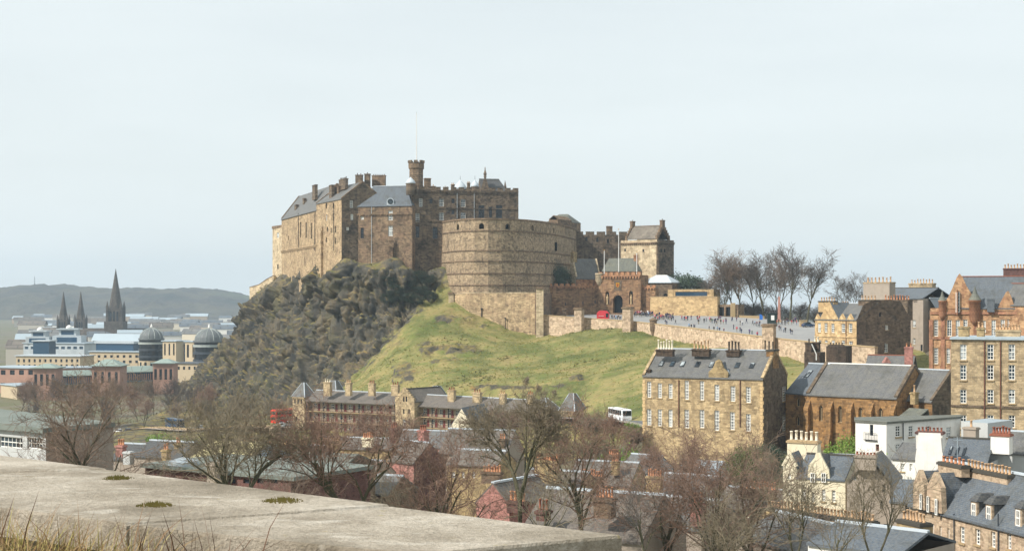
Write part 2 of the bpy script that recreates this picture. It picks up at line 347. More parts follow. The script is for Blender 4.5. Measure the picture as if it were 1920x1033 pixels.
def grid_mesh(name, xs, ys, zf):
    gx, gy = np.meshgrid(xs, ys); gzz = zf(gx, gy); nx, ny = len(xs), len(ys)
    co = np.stack([gx, gy, gzz], -1).reshape(-1, 3)
    i = np.arange(nx * ny).reshape(ny, nx); fa = np.stack([i[:-1, :-1], i[:-1, 1:], i[1:, 1:], i[1:, :-1]], -1).reshape(-1, 4)
    return co, fa
def np_mesh(name, co, fa, mats, smooth=True):
    me = bpy.data.meshes.new(name); me.vertices.add(len(co)); me.vertices.foreach_set('co', np.ascontiguousarray(co, dtype=np.float32).ravel())
    k = fa.shape[1]; me.loops.add(fa.size); me.loops.foreach_set('vertex_index', fa.ravel().astype(np.int32))
    me.polygons.add(len(fa)); me.polygons.foreach_set('loop_start', np.arange(0, fa.size, k, dtype=np.int32)); me.polygons.foreach_set('loop_total', np.full(len(fa), k, np.int32))
    me.update(calc_edges=True)
    for m in (mats if isinstance(mats, (list, tuple)) else [mats]): me.materials.append(m)
    if smooth is True: me.polygons.foreach_set('use_smooth', np.ones(len(fa), bool))
    elif smooth is not False: me.polygons.foreach_set('use_smooth', smooth)
    me.update(); return me

def grass_nodes(s, v):
    vs = s.obj((1, 1, 2.2))
    g = s.ramp(s.noise(v, .045, 7, .7), [(.38, lin('515a32')), (.45, lin('6c6d42')), (.51, lin('837d50')), (.57, lin('988a5c')), (.65, lin('80704c'))])
    g = s.mix(s.mapr(s.noise(vs, .16, 5, .7), .48, .68, 0, .75), g, lin('68753c'))
    g = s.mix(s.mapr(s.noise(vs, .33, 6, .75), .55, .7, 0, .7), g, lin('6b5f42'))
    g = s.mix(s.mapr(s.noise(v, .7, 5, .75), .45, .72, 0, .5), g, lin('5a6434'))
    return s.mix(s.mapr(s.noise(v, 1.8, 3, .7), .5, .8, 0, .4), g, lin('a0946a'))
def mat_hill():
    s = NT('crag_and_turf'); v = s.obj(); at = s.n('ShaderNodeAttribute', attribute_name='rock')
    ge = s.t.nodes.new('ShaderNodeNewGeometry'); sp = s.t.nodes.new('ShaderNodeSeparateXYZ'); s.link(ge.outputs['Normal'], sp.inputs[0])
    g = grass_nodes(s, v)
    vz = s.obj((1, 1, .45))
    r = s.ramp(s.noise(vz, .16, 7, .68), [(.25, lin('2e2f2f')), (.4, lin('454440')), (.52, lin('5c574c')), (.64, lin('746750')), (.8, lin('948873'))])
    r = s.mix(s.mapr(s.noise(v, .6, 5, .75), .48, .68, 0, .7), r, lin('3a3d3a'))
    r = s.mix(s.mapr(s.noise(v, .07, 5, .7), .52, .6, 0, .45), r, lin('5f5c40'))
    scrub = s.ramp(s.noise(v, .25, 5, .7), [(.3, lin('5b6236')), (.5, lin('857a48')), (.7, lin('93794a'))])
    ledge = s.math('MULTIPLY', s.mapr(sp.outputs['Z'], .68, .82, 0, 1), s.mapr(s.noise(v, .2, 4, .7), .44, .58, 0, .85))
    r = s.mix(ledge, r, scrub)
    k = s.math('ADD', at.outputs['Fac'], s.mapr(s.noise(v, .12, 5, .65), .3, .7, -.35, .35)); k = s.mapr(k, .42, .58, 0, 1)
    steep = s.math('MULTIPLY', s.mapr(sp.outputs['Z'], .82, .68, 0, 1), s.mapr(s.noise(v, .08, 4, .6), .5, .62, 0, 1))
    k = s.math('MAXIMUM', k, steep)
    col = s.mix(k, g, r)
    s.bump(s.math('ADD', s.noise(v, 1.1, 6, .7), s.noise(v, 4, 3, .6)), .6, .25); s.p.inputs['Specular IOR Level'].default_value = .1
    return s.base(col)
def mat_ground():
    s = NT('town_ground'); v = s.obj()
    c = s.ramp(s.noise(v, .03, 6, .6), [(.3, lin('5b5f3c')), (.45, lin('6d6a4c')), (.55, lin('77705e')), (.7, lin('5d5a52'))])
    c = s.mix(s.mapr(s.noise(v, .6, 4, .7), .4, .7, 0, .4), c, lin('4b4736')); s.bump(s.noise(v, 1.5, 4, .6), .4, .3)
    return s.base(c)
# fine part: crag and slope
FX0, FX1, FY0, FY1 = -152.0, 118.0, 338.0, 705.0
xs = np.arange(FX0, FX1, .8); ys = np.concatenate([np.arange(FY0, 440, 1.6), np.arange(440, 620, .7), np.arange(620, FY1, 1.4)])
co, fa = grid_mesh('hill', xs, ys, GZ); nx, ny = len(xs), len(ys)
zz = co[:, 2].reshape(ny, nx); gxx = np.gradient(zz, xs, axis=1); gyy = np.gradient(zz, ys, axis=0)
nrm = np.stack([-gxx, -gyy, np.ones_like(zz)], -1); nrm /= np.linalg.norm(nrm, axis=-1, keepdims=True); nrm = nrm.reshape(-1, 3)
# rock where the crag is: west of a line running down the slope from the battery's foot
def rock_mask(c, nz):
    px_ = CX + F * c[:, 0] / c[:, 1]; py_ = HY - F * (c[:, 2] - ZC) / c[:, 1]
    bl = np.interp(py_, [480, 540, 562, 600, 640, 680, 720, 745, 790, 830], [830, 822, 812, 770, 725, 690, 650, 610, 560, 520])
    r = 1 / (1 + np.exp((px_ - bl) / 12.0)); r *= np.clip((nz < .93) * 1.0 + .35, 0, 1); r *= np.clip((c[:, 2] + 4) / 8, 0, 1)
    for opx, opy, orx, ory in ((850,600,45,9),(860,655,55,10),(800,655,22,16),(760,700,30,26),(835,678,30,8),(990,725,120,7),(1085,712,25,6),(905,612,15,5),(700,655,20,20)):   # outcrops in the turf
        r = np.maximum(r, .8 * np.exp(-((px_ - opx) / orx) ** 2 - ((py_ - opy) / ory) ** 2))
    r = np.maximum(r, .85 / (1 + np.exp((px_ - 548) / 8.0)) * (py_ > 700) * (c[:, 1] > 380))
    # room left below the foot of the walls, so that the crag does not swallow them
    tf = np.clip(np.interp(px_, [470, 512, 560, 592, 640, 820], [548, 530, 505, 490, 487, 500]) - py_, -40, 40); return r, px_, py_, np.clip(-tf / 30.0, .08, 1)
rock, pxx, pyy, room = rock_mask(co, nrm[:, 2])
disp = np.array([noise.fractal(Vector(c_) * .06, .8, 2.1, 5) * .9 for c_ in co]) * np.clip(1 - rock, 0, 1) * room
oc_ = (rock > .3) & (pxx > np.interp(pyy, [560, 600, 640, 680, 720, 760], [830, 790, 750, 715, 680, 640]))
for i_ in np.nonzero(oc_)[0]:
    q_ = Vector(co[i_]); v1_, p1_ = noise.voronoi(q_ * .22); v2_, p2_ = noise.voronoi(q_ * .55); disp[i_] += (noise.cell(p1_[0] * 37.1) * 1.3 + .5 + noise.cell(p2_[0] * 31.7) * .6) * rock[i_]
sk_ = ~oc_ * np.clip((rock - .58) / .25, 0, 1) * np.clip((.9 - nrm[:, 2]) * 8, 0, 1); disp -= sk_ * 6.0      # tucked under the crag sheet
co2 = co + nrm * disp[:, None]
fr = rock[fa].mean(1); HM_MAT = mat_hill(); HILL = tag(inst('hill', np_mesh('hill', co2, fa, HM_MAT)), kind='structure')
at = HILL.data.attributes.new('rock', 'FLOAT', 'POINT'); at.data.foreach_set('value', rock.astype(np.float32))
# the crag itself: a sheet evenly divided along its steep profiles, broken into blocks and ledges
ss = np.arange(-78, 128, .5); rr_ = np.arange(0, 80, .4); NP_ = 240; cd = np.array([.65, -.76]); cn = np.array([.76, .65]); rows = []
bx = -124 + ss[:, None] * cd[0] + rr_[None] * cn[0]; by = 590 + ss[:, None] * cd[1] + rr_[None] * cn[1]; bz = GZ(bx, by)
for k in range(len(ss)):
    al = np.concatenate([[0], np.cumsum(np.hypot(.4, np.diff(bz[k])))]); t = np.linspace(0, al[-1], NP_); rows.append(np.stack([np.interp(t, al, bx[k]), np.interp(t, al, by[k]), np.interp(t, al, bz[k])], -1))
cg = np.array(rows); tu = np.gradient(cg, axis=0); tv = np.gradient(cg, axis=1); cnm = np.cross(tu, tv); cnm /= np.linalg.norm(cnm, axis=-1, keepdims=True); cnm *= np.sign(cnm[..., 2:3] + 1e-9); cg = cg.reshape(-1, 3); cnm = cnm.reshape(-1, 3)
crk, cpx, cpy, croom = rock_mask(cg, cnm[:, 2]); cdp = np.full(len(cg), -2.0)
def vcell(q, tilt):
    d_, pts_ = noise.voronoi(q); c = pts_[0] * 37.1; g = Vector((noise.cell(c + Vector((3.3, 0, 0))), noise.cell(c + Vector((0, 5.7, 0))), noise.cell(c + Vector((0, 0, 9.1))))); return noise.cell(c) + (q - pts_[0]).dot(g) * tilt, d_[1] - d_[0]
for i in np.nonzero(crk > .25)[0]:
    p = Vector(cg[i]); w = Vector((noise.noise(p * .05), noise.noise(p * .05 + Vector((7, 1, 3))), noise.noise(p * .05 + Vector((2, 9, 5))))) * 2.5
    q = p + w; q = Vector((q.x * .95 + q.y * .3 + q.z * .2, q.y * .95 - q.x * .3, q.z - q.x * .15))
    a = noise.fractal(p * .03, .9, 2.1, 4) * 3.0
    c1, e1 = vcell(Vector((q.x * .07, q.y * .07, q.z * .05)), 1.3); c2, e2 = vcell(Vector((q.x * .2, q.y * .2, q.z * .08)) + Vector((9.3, 3.1, 1.7)), 1.9); c3, e3 = vcell(Vector((q.x * .5, q.y * .5, q.z * .2)) + Vector((1.3, 8.1, 4.7)), 1.9)
    b = c1 * 2.0 + c2 * 1.5 + c3 * .85 - max(0, .07 - e1) * 26 - max(0, .08 - e2) * 16 - max(0, .07 - e3) * 6 + noise.fractal(p * .9, .8, 2.1, 3) * .1
    cdp[i] = (a * .7 + b + .2) * min(1, max(.1, (.97 - cnm[i, 2]) * 5)) * croom[i] - max(0, .45 - crk[i]) * 14
cg2 = cg + cnm * cdp[:, None]; ii = np.arange(len(cg)).reshape(len(ss), NP_); cfa = np.stack([ii[:-1, :-1], ii[1:, :-1], ii[1:, 1:], ii[:-1, 1:]], -1).reshape(-1, 4)
cfa = cfa[(crk[cfa].max(1) > .25)]
CRAG = tag(inst('crag_terrain', np_mesh('crag_terrain', cg2, cfa, HM_MAT, smooth=False)), kind='structure')
at = CRAG.data.attributes.new('rock', 'FLOAT', 'POINT'); at.data.foreach_set('value', crk.astype(np.float32))
# coarse part: town and plain, tucked under the fine part
cx = np.concatenate([-np.geomspace(5600, 420, 20), np.arange(-400, 401, 8.0), np.geomspace(420, 5600, 20)])
cy = np.concatenate([np.array([-1500, -600, -250, -120]), np.arange(-60, 1000, 8.0), np.geomspace(1010, 5800, 24)])
def coarse(x, y):
    z = GZ(x, y); e = np.minimum(np.minimum(x - FX0, FX1 - x), np.minimum(y - FY0, FY1 - y)); return z - np.clip((e - 4) / 10, 0, 1) * 14 - .05
cc, cf = grid_mesh('ground', cx, cy, coarse); tag(inst('ground', np_mesh('ground', cc, cf, mat_ground())), kind='structure')

# ------------------------------------------------------------------ parametric windows, chimneys, blocks
_wc = {}
def arch_pts(w, h, kind):
    if kind == 'rect': return [(0, 0), (w, 0), (w, h), (0, h)]
    r = w / 2; sp = h - (r if kind == 'round' else w * .85)
    if kind == 'round': top = [(r + r * math.cos(a), sp + r * math.sin(a)) for a in [math.pi * k / 8 for k in range(9)]]
    else:
        top = [(w * math.cos(a), sp + w * .98 * math.sin(a)) for a in [math.pi / 3 * k / 4 for k in range(5)]]
        top += [(w - w * math.cos(a), sp + w * .98 * math.sin(a)) for a in [math.pi / 3 * k / 4 for k in range(3, -1, -1)]]
    return [(0, 0), (w, 0)] + top
def win_mesh(w, h, nx, ny, kind, bar):
    key = (w, h, nx, ny, kind, bar)
    if key not in _wc:
        fm = MB(); t = bar
        if kind == 'rect':
            fm.box((0, 0, 0), (t, .1, h)); fm.box((w - t, 0, 0), (w, .1, h)); fm.box((t, 0, 0), (w - t, .1, t)); fm.box((t, 0, h - t), (w - t, .1, h))
            fm.box((t, -.02, h / 2 - t * .5), (w - t, .08, h / 2 + t * .5))
            for i in range(1, nx): fm.box((w * i / nx - t * .3, .01, t), (w * i / nx + t * .3, .07, h - t))
            for j in range(1, ny):
                if ny % 2 == 0 and j == ny // 2: continue
                fm.box((t, .012, h * j / ny - t * .3), (w - t, .068, h * j / ny + t * .3))
        else:
            o = arch_pts(w, h, kind); c = (w / 2, h * .45); q = [(c[0] + (x - c[0]) * (1 - 2 * t / w), c[1] + (z - c[1]) * (1 - 2 * t / h)) for x, z in o]
            for i in range(len(o)):
                j = (i + 1) % len(o); fm.poly([(o[i][0], 0, o[i][1]), (o[j][0], 0, o[j][1]), (q[j][0], 0, q[j][1]), (q[i][0], 0, q[i][1])]); fm.poly([(q[i][0], 0, q[i][1]), (q[j][0], 0, q[j][1]), (q[j][0], .09, q[j][1]), (q[i][0], .09, q[i][1])])
            if nx > 1: fm.box((w / 2 - t * .35, .01, t), (w / 2 + t * .35, .07, h * .8))
        gm = MB(); gm.poly([(x, .06, z) for x, z in arch_pts(w, h, kind)])
        _wc[key] = (fm, gm, {})
    return _wc[key]
def win_objs(parent, loc, rz, w, h, nx, ny, kind, bar, fmat, gmat, sill=None, wname='window'):
    fm, gm, cache = win_mesh(w, h, nx, ny, kind, bar)
    if fmat not in cache: cache[fmat] = fm.mesh('window', M[fmat])
    if gmat not in cache: cache[gmat] = gm.mesh('pane', M[gmat])
    o = inst(wname, cache[fmat], parent, loc, rz); inst('pane', cache[gmat], o)
    if sill:
        k = ('sill', w, sill)
        if k not in _wc: b = MB(); b.box((-.12, -.34, -.2), (w + .12, -.02, -.01)); _wc[k] = b.mesh('sill', M[sill])
        inst('sill', _wc[k], o)
    return o
_pot = {}
def pot_mesh(h, r, mat):
    k = (h, r, mat)
    if k not in _pot:
        b = MB(); b.lathe([(r * 1.05, 0), (r * 1.05, h * .08), (r * .85, h * .1), (r * .78, h * .82), (r * 1.0, h * .84), (r * 1.0, h * .95), (r * .7, h * .96), (r * .7, h * .9)], 8); _pot[k] = b.mesh('chimney_pot', M[mat], True)
    return _pot[k]

class Blk:
    """a building on a footprint; edge 0 runs along the front from its west end; walls get real openings"""
    def __init__(s, name, label, cat, pts, z0, z1, group=None, **kw):
        s.pts = [Vector(p) for p in pts]; s.z0 = z0; s.z1 = z1; s.o = s.pts[0]
        s.root = tag(empty(name, (s.o.x, s.o.y, z0)), label, cat, group); s.mb = MB(); s.mats = []; s.done = set(); s.wq = []
        d = s.pts[1] - s.pts[0]; s.L = d.length; s.d = d.normalized(); s.n = Vector((-s.d.y, s.d.x)); s.rz = math.atan2(d.y, d.x); s.D = (s.pts[-1] - s.pts[0]).length if len(pts) > 2 else 1
    def mi(s, m):
        if m not in s.mats: s.mats.append(m)
        return s.mats.index(m)
    def edge(s, i): p = s.pts[i]; q = s.pts[(i + 1) % len(s.pts)]; d = q - p; return p, d.normalized(), d.length
    def hit(s, i, px, py):
        p, d, L = s.edge(i); n = Vector((-d.y, d.x)); k = (px - CX) / F; t = p.dot(n) / (k * n.x + n.y)
        return (Vector((k * t, t)) - p).dot(d), ZC - (py - HY) * t / F - s.z0, t
    def wall(s, i, m, top=None, wins=(), reveal=.3, z0=None, z1=None):
        """top: extra (fraction, z) points of the outline from the far end back; wins: (cx, cy, w, h, style) in photo pixels"""
        p, d, L = s.edge(i); n = Vector((-d.y, d.x)); zb = 0 if z0 is None else z0 - s.z0; zt = (s.z1 if z1 is None else z1) - s.z0; o = s.o
        T = lambda u, w, z: (p.x - o.x + d.x * u + n.x * w, p.y - o.y + d.y * u + n.y * w, z)
        outer = [(0, zb), (L, zb), (L, zt)] + [(f * L, z - s.z0) for f, z in (top or [])] + [(0, zt)]
        holes = []; rz = math.atan2(d.y, d.x)
        for wv in wins:
            cx_, cy_, w_, h_ = wv[:4]; st = wv[4] if len(wv) > 4 else {}
            u, z, t = s.hit(i, cx_, cy_); g = 1 / max(.25, abs(d.x * 1 - d.y * (cx_ - CX) / F)) if st.get('fs', 1) else 1
            ww = round(w_ * t / F * min(g, 3.0), 1); hh = round(h_ * t / F, 1)
            ww = max(.4, ww); hh = max(.4, hh); u0 = u - ww / 2; zz0 = z - hh / 2
            if u0 < .1 or u0 + ww > L - .1: u0 = min(max(u0, .12), L - ww - .12)
            if u0 < .05: continue
            kind = st.get('kind', 'rect'); holes.append([(u0 + a, zz0 + b) for a, b in arch_pts(ww, hh, kind)])
            s.wq.append((T(u0, reveal - .1, zz0), rz, ww, hh, st))
        s.mb.wall(T, outer, holes, reveal, s.mi(m)); s.done.add(i)
    def rest(s, m, skip=()):
        for i in range(len(s.pts)):
            if i not in s.done and i not in skip: s.wall(i, m)
    def lid(s, m, z=None):
        z = (s.z1 if z is None else z) - s.z0; s.mb.poly([(p.x - s.o.x, p.y - s.o.y, z) for p in s.pts], s.mi(m))
    def finish(s):
        s.wallo = s.mb.build('wall', [M[m] for m in s.mats], s.root)
        for loc, rz, w, h, st in s.wq:
            g = st.get('g', 'glass')
            if g == 'mix': g = rnd.choice(['glass', 'glass', 'glass_blind', 'glass_dark'])
            win_objs(s.root, loc, rz, w, h, st.get('nx', 2), st.get('ny', 4), st.get('kind', 'rect'), st.get('bar', .1), st.get('f', 'white_paint'), g, st.get('sill', None), st.get('name', 'window'))
        return s
    def loc(s, u, w, z): q = s.d * u + s.n * w; return (q.x, q.y, z - s.z0)
    # roof on a four-cornered footprint (u along the front, w into the depth)
    def gable(s, m, zr, axis='u', ov=.3, og=0.0, th=.22, hip=(0, 0), ridge='lead', u0=0, u1=None, w0=0, w1=None, ze=None, name='roof', mid=.5):
        u1 = s.L if u1 is None else u1; w1 = s.D if w1 is None else w1; ze = s.z1 if ze is None else ze; b = MB()
        a0, a1, c0, c1 = (u0, u1, w0, w1) if axis == 'u' else (w0, w1, u0, u1)
        cm = c0 + (c1 - c0) * mid; sl0 = (zr - ze) / (cm - c0); sl1 = (zr - ze) / (c1 - cm)
        prof = [(c0 - ov, ze - ov * sl0 + th), (cm, zr + th), (c1 + ov, ze - ov * sl1 + th)]; prof2 = [(c, z - th * 1.05) for c, z in prof]
        def Q(a, c, z): return s.loc(a, c, z) if axis == 'u' else s.loc(c, a, z)
        e0, e1 = a0 - og, a1 + og; r0, r1 = e0 + hip[0], e1 - hip[1]
        T0 = [Q(e0, *prof[0]), Q(r0, *prof[1]), Q(e0, *prof[2])]; T1 = [Q(e1, *prof[0]), Q(r1, *prof[1]), Q(e1, *prof[2])]
        B0 = [Q(e0, *prof2[0]), Q(r0, *prof2[1]), Q(e0, *prof2[2])]; B1 = [Q(e1, *prof2[0]), Q(r1, *prof2[1]), Q(e1, *prof2[2])]
        b.poly([T0[0], T1[0], T1[1], T0[1]]); b.poly([T0[1], T1[1], T1[2], T0[2]]); b.poly([B0[0], B0[1], B1[1], B1[0]]); b.poly([B0[1], B0[2], B1[2], B1[1]])
        b.poly([T0[0], B0[0], B1[0], T1[0]]); b.poly([T0[2], T1[2], B1[2], B0[2]])
        if hip[0]: b.poly([T0[0], T0[1], T0[2]]); b.poly([B0[0], B0[2], B0[1]]); b.poly([T0[0], T0[2], B0[2], B0[0]])
        else: b.poly([T0[0], T0[1], B0[1], B0[0]]); b.poly([T0[1], T0[2], B0[2], B0[1]])
        if hip[1]: b.poly([T1[0], T1[2], T1[1]]); b.poly([B1[0], B1[1], B1[2]]); b.poly([T1[0], B1[0], B1[2], T1[2]])
        else: b.poly([T1[0], B1[0], B1[1], T1[1]]); b.poly([T1[1], B1[1], B1[2], T1[2]])
        ro = b.build(name, M[m], s.root)
        if ridge:
            rb = MB(); A = Vector(Q(r0, cm, zr + th)); Bv = Vector(Q(r1, cm, zr + th)); rb.bar(A + Vector((0, 0, .02)), Bv + Vector((0, 0, .02)), .45, .22); rb.build('ridge', M[ridge], ro)
        s.ro = ro; s.geo = (axis, a0, a1, c0, c1, cm, ze, zr); return ro
    def skew(s, m, ends=(0, 1), wd=.5, hi=.45, step=0):
        axis, a0, a1, c0, c1, cm, ze, zr = s.geo
        def Q(a, c, z): return Vector(s.loc(a, c, z) if axis == 'u' else s.loc(c, a, z))
        for e in ends:
            a = a0 + wd / 2 - .12 if e == 0 else a1 - wd / 2 + .12
            for c in (c0, c1):
                b = MB()
                if not step: b.bar(Q(a, c, ze + .2), Q(a, cm, zr + .2), wd, hi)
                else:
                    for k in range(step):
                        f0, f1 = k / step, (k + 1) / step; p0 = Q(a - wd / 2, c + (cm - c) * f0, ze + (zr - ze) * f0 - .3); p1 = Q(a + wd / 2, c + (cm - c) * f1, ze + (zr - ze) * f1 + .55)
                        q0 = Q(a - wd / 2, c + (cm - c) * f1, 0); q1 = Q(a + wd / 2, c + (cm - c) * f0, 0)
                        b.hexa([(p0.x, p0.y, p0.z), (q1.x, q1.y, p0.z), (p1.x, p1.y, p0.z), (q0.x, q0.y, p0.z), (p0.x, p0.y, p1.z), (q1.x, q1.y, p1.z), (p1.x, p1.y, p1.z), (q0.x, q0.y, p1.z)])
                b.build('skew', M[m], s.root)
    def chim(s, u, w, zb, zt, lu, lw, m, pots=0, pm='pot_buff', ph=1.0, pr=.17, along='u', cap=None, parent=None):
        x, y, _ = s.loc(u, w, 0); b = MB(); h = zt - zb
        b.box((-lu / 2, -lw / 2, 0), (lu / 2, lw / 2, h - .35)); b.box((-lu / 2 - .14, -lw / 2 - .14, h - .35), (lu / 2 + .14, lw / 2 + .14, h - .1), 1); b.box((-lu / 2 - .03, -lw / 2 - .03, h - .1), (lu / 2 + .03, lw / 2 + .03, h), 1)
        o = b.build('chimney', [M[m], M[cap or m]], parent or s.root, loc=(x, y, zb - s.z0), rz=s.rz)
        ln = lu if along == 'u' else lw
        for k in range(pots):
            f = (k + .5) / pots - .5; jit = rnd.uniform(-.03, .03)
            q = inst('chimney_pot', pot_mesh(ph, pr, pm), o, (f * ln if along == 'u' else jit, f * ln if along != 'u' else jit, h), rnd.random() * 3, (1, 1, rnd.uniform(.8, 1.15)))
        return o
    def chim_px(s, pl, pr_, pt, pb, Y, m, pots=0, pm='pot_buff', lw=None, ph=None, pr=None, along='u', cap=None):
        """a chimney stack from the columns and rows it spans at distance Y"""
        c = XY((pl + pr_) / 2, Y) - s.o; wd = (pr_ - pl) * Y / F
        lu = max(.6, wd / max(.5, s.d.x)); lw = lw or min(lu, 1.1)
        return s.chim(c.dot(s.d), c.dot(s.n), Z(pb, Y), Z(pt, Y), lu, lw, m, pots, pm, ph or 1.0, pr or min(.2, .42 * (lu if along == 'u' else lw) / max(1, pots)), along, cap)
def Q4(pl, Yl, pr, Yr, D):
    a = XY(pl, Yl); b = XY(pr, Yr); d = (b - a).normalized(); n = Vector((-d.y, d.x)); return [a, b, b + n * D, a + n * D]
def crenels(b, T, L, z0, h, w=1.0, gap=.7, t=.7, m=0):
    k = max(1, int((L + gap) / (w + gap))); st = (L + gap) / k
    for i in range(k):
        u0 = i * st; u1 = u0 + st - gap
        b.hexa([T(u0, 0, z0), T(u1, 0, z0), T(u1, t, z0), T(u0, t, z0), T(u0, 0, z0 + h), T(u1, 0, z0 + h), T(u1, t, z0 + h), T(u0, t, z0 + h)], m)
def wall_run(name, label, cat, pts, zt, zb, th, m, cap='coping_dark', caph=.25, group=None, holes=None, kind=None, cren=None):
    """a free-standing wall along a line of plan points with its own top and bottom heights"""
    pts = [Vector(p[:2]) for p in pts]; o = pts[0]; root = tag(empty(name, (o.x, o.y, min(zb))), label, cat, group, kind); z0 = min(zb)
    nn = []
    for i in range(len(pts)):
        d = (pts[min(i + 1, len(pts) - 1)] - pts[max(i - 1, 0)]).normalized(); nn.append(Vector((-d.y, d.x)))
    b = MB(); c = MB()
    for i in range(len(pts) - 1):
        p, q = pts[i] - o, pts[i + 1] - o; n0, n1 = nn[i] * th, nn[i + 1] * th
        b.hexa([(p.x, p.y, zb[i] - z0), (q.x, q.y, zb[i + 1] - z0), (q.x + n1.x, q.y + n1.y, zb[i + 1] - z0), (p.x + n0.x, p.y + n0.y, zb[i] - z0),
                (p.x, p.y, zt[i] - z0), (q.x, q.y, zt[i + 1] - z0), (q.x + n1.x, q.y + n1.y, zt[i + 1] - z0), (p.x + n0.x, p.y + n0.y, zt[i] - z0)])
        e0, e1 = nn[i] * .15, nn[i + 1] * .15; p2, q2 = p - e0, q - e1; f0, f1 = nn[i] * (th + .3), nn[i + 1] * (th + .3)
        c.hexa([(p2.x, p2.y, zt[i] - z0 + .005), (q2.x, q2.y, zt[i + 1] - z0 + .005), (q2.x + f1.x, q2.y + f1.y, zt[i + 1] - z0 + .005), (p2.x + f0.x, p2.y + f0.y, zt[i] - z0 + .005),
                (p2.x, p2.y, zt[i] - z0 + caph), (q2.x, q2.y, zt[i + 1] - z0 + caph), (q2.x + f1.x, q2.y + f1.y, zt[i + 1] - z0 + caph), (p2.x + f0.x, p2.y + f0.y, zt[i] - z0 + caph)])
    b.build('masonry', M[m], root); c.build('coping', M[cap], root)
    return root
# ------------------------------------------------------------------ the castle
DK = dict(f='dark_paint', g='glass_dark', nx=2, ny=4); WH = dict(f='white_paint', g='glass', nx=3, ny=4, bar=.16); WB = dict(f='white_paint', g='glass_blind', nx=3, ny=4, bar=.18)
def corbel_row(blk, i, z, h=.6, proj=.35, step=1.1, m='castle_mid', name='corbel_course'):
    p, d, L = blk.edge(i); n = Vector((-d.y, d.x)); b = MB(); o = blk.o
    T = lambda u, w, zz: (p.x - o.x + d.x * u + n.x * w, p.y - o.y + d.y * u + n.y * w, zz - blk.z0)
    k = int(L / step)
    for j in range(k):
        u0 = (j + .25) * L / k; u1 = u0 + step * .5; b.hexa([T(u0, -proj, z), T(u1, -proj, z), T(u1, .02, z), T(u0, .02, z), T(u0, -proj, z + h), T(u1, -proj, z + h), T(u1, .02, z + h), T(u0, .02, z + h)])
    b.hexa([T(0, -proj - .05, z + h), T(L, -proj - .05, z + h), T(L, .02, z + h), T(0, .02, z + h), T(0, -proj - .05, z + h + .4), T(L, -proj - .05, z + h + .4), T(L, .02, z + h + .4), T(0, .02, z + h + .4)])
    return tag(b.build(name, M[m], blk.root), kind='stuff')
def merlons(blk, i, z, h=.9, w=1.3, gap=.8, t=.6, m='castle_dark'):
    p, d, L = blk.edge(i); n = Vector((-d.y, d.x)); o = blk.o; k = max(1, int((L + gap) / (w + gap))); st = (L + gap) / k; wm = st - gap
    b = MB(); b.box((0, 0, 0), (wm, t, h)); b.box((-.06, -.06, h), (wm + .06, t + .06, h + .12)); me = b.mesh('merlon', M[m]); rz = math.atan2(d.y, d.x)
    for j in range(k):
        q = p + d * (j * st) + n * .003 - o; inst('merlon', me, blk.root, (q.x, q.y, z - blk.z0), rz)
def drainpipe(blk, i, px, pt, pb, m='iron', r=.1):
    u, zt, _ = blk.hit(i, px, pt); _, zb, _ = blk.hit(i, px, pb); p, d, L = blk.edge(i); n = Vector((-d.y, d.x)); q = p + d * u - n * .15 - blk.o
    b = MB(); b.tube([(0, 0, zb), (0, 0, zt)], [r, r], 6); b.build('drainpipe', M[m], blk.root, loc=(q.x, q.y, 0))

# corner tower at the west end of the ridge
k = Blk('corner_tower', 'narrow pale stone tower at the west end of the castle above the crag', 'tower', Q4(511, 690, 529, 676, 9), 46, Z(428, 683))
k.wall(0, 'castle_pale', wins=[(521, 441, 5, 10, WB), (521, 500, 3, 9, DK)]); k.rest('castle_mid'); k.lid('coping_dark'); k.finish()
b = MB(); q = [p - k.o for p in k.pts]; b.prism([(v.x * 1.12 - .3, v.y * 1.05 - .2) for v in q], k.z1 - k.z0, k.z1 - k.z0 + 1.2); b.build('parapet', M['castle_mid'], k.root)
# great hall range
gh = Blk('great_hall', 'long lit hall of tan stone with three tall dark windows and grey slate roof', 'castle building', Q4(528, 674, 596, 600, 16), 40, Z(411, 674))
gh.wall(0, 'castle_lit', wins=[(563.5, 431, 4, 29, DK), (574, 432, 4, 29, DK), (584, 433, 4, 30, DK), (541, 446, 2.5, 8, DK), (553, 490, 1.5, 10, DK), (571, 488, 1.5, 10, DK)], reveal=.5)
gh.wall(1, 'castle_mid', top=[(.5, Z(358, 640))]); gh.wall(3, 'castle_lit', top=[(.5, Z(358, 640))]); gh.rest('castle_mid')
gh.finish(); gh.gable('slate_grey', Z(358, 640), ov=.4, ridge=None); gh.skew('castle_mid', wd=.9, hi=.7)
corbel_row(gh, 0, Z(468, 630), .7, .5, 1.4, 'castle_lit')
gh.chim_px(584, 597, 347, 375, 622, 'castle_dark', 0); gh.chim_px(552, 560, 384, 398, 655, 'castle_dark', 0); gh.chim_px(568, 574, 372, 388, 645, 'castle_dark', 0)
for x in (560, 591): drainpipe(gh, 0, x, 400, 470, 'iron', .14)
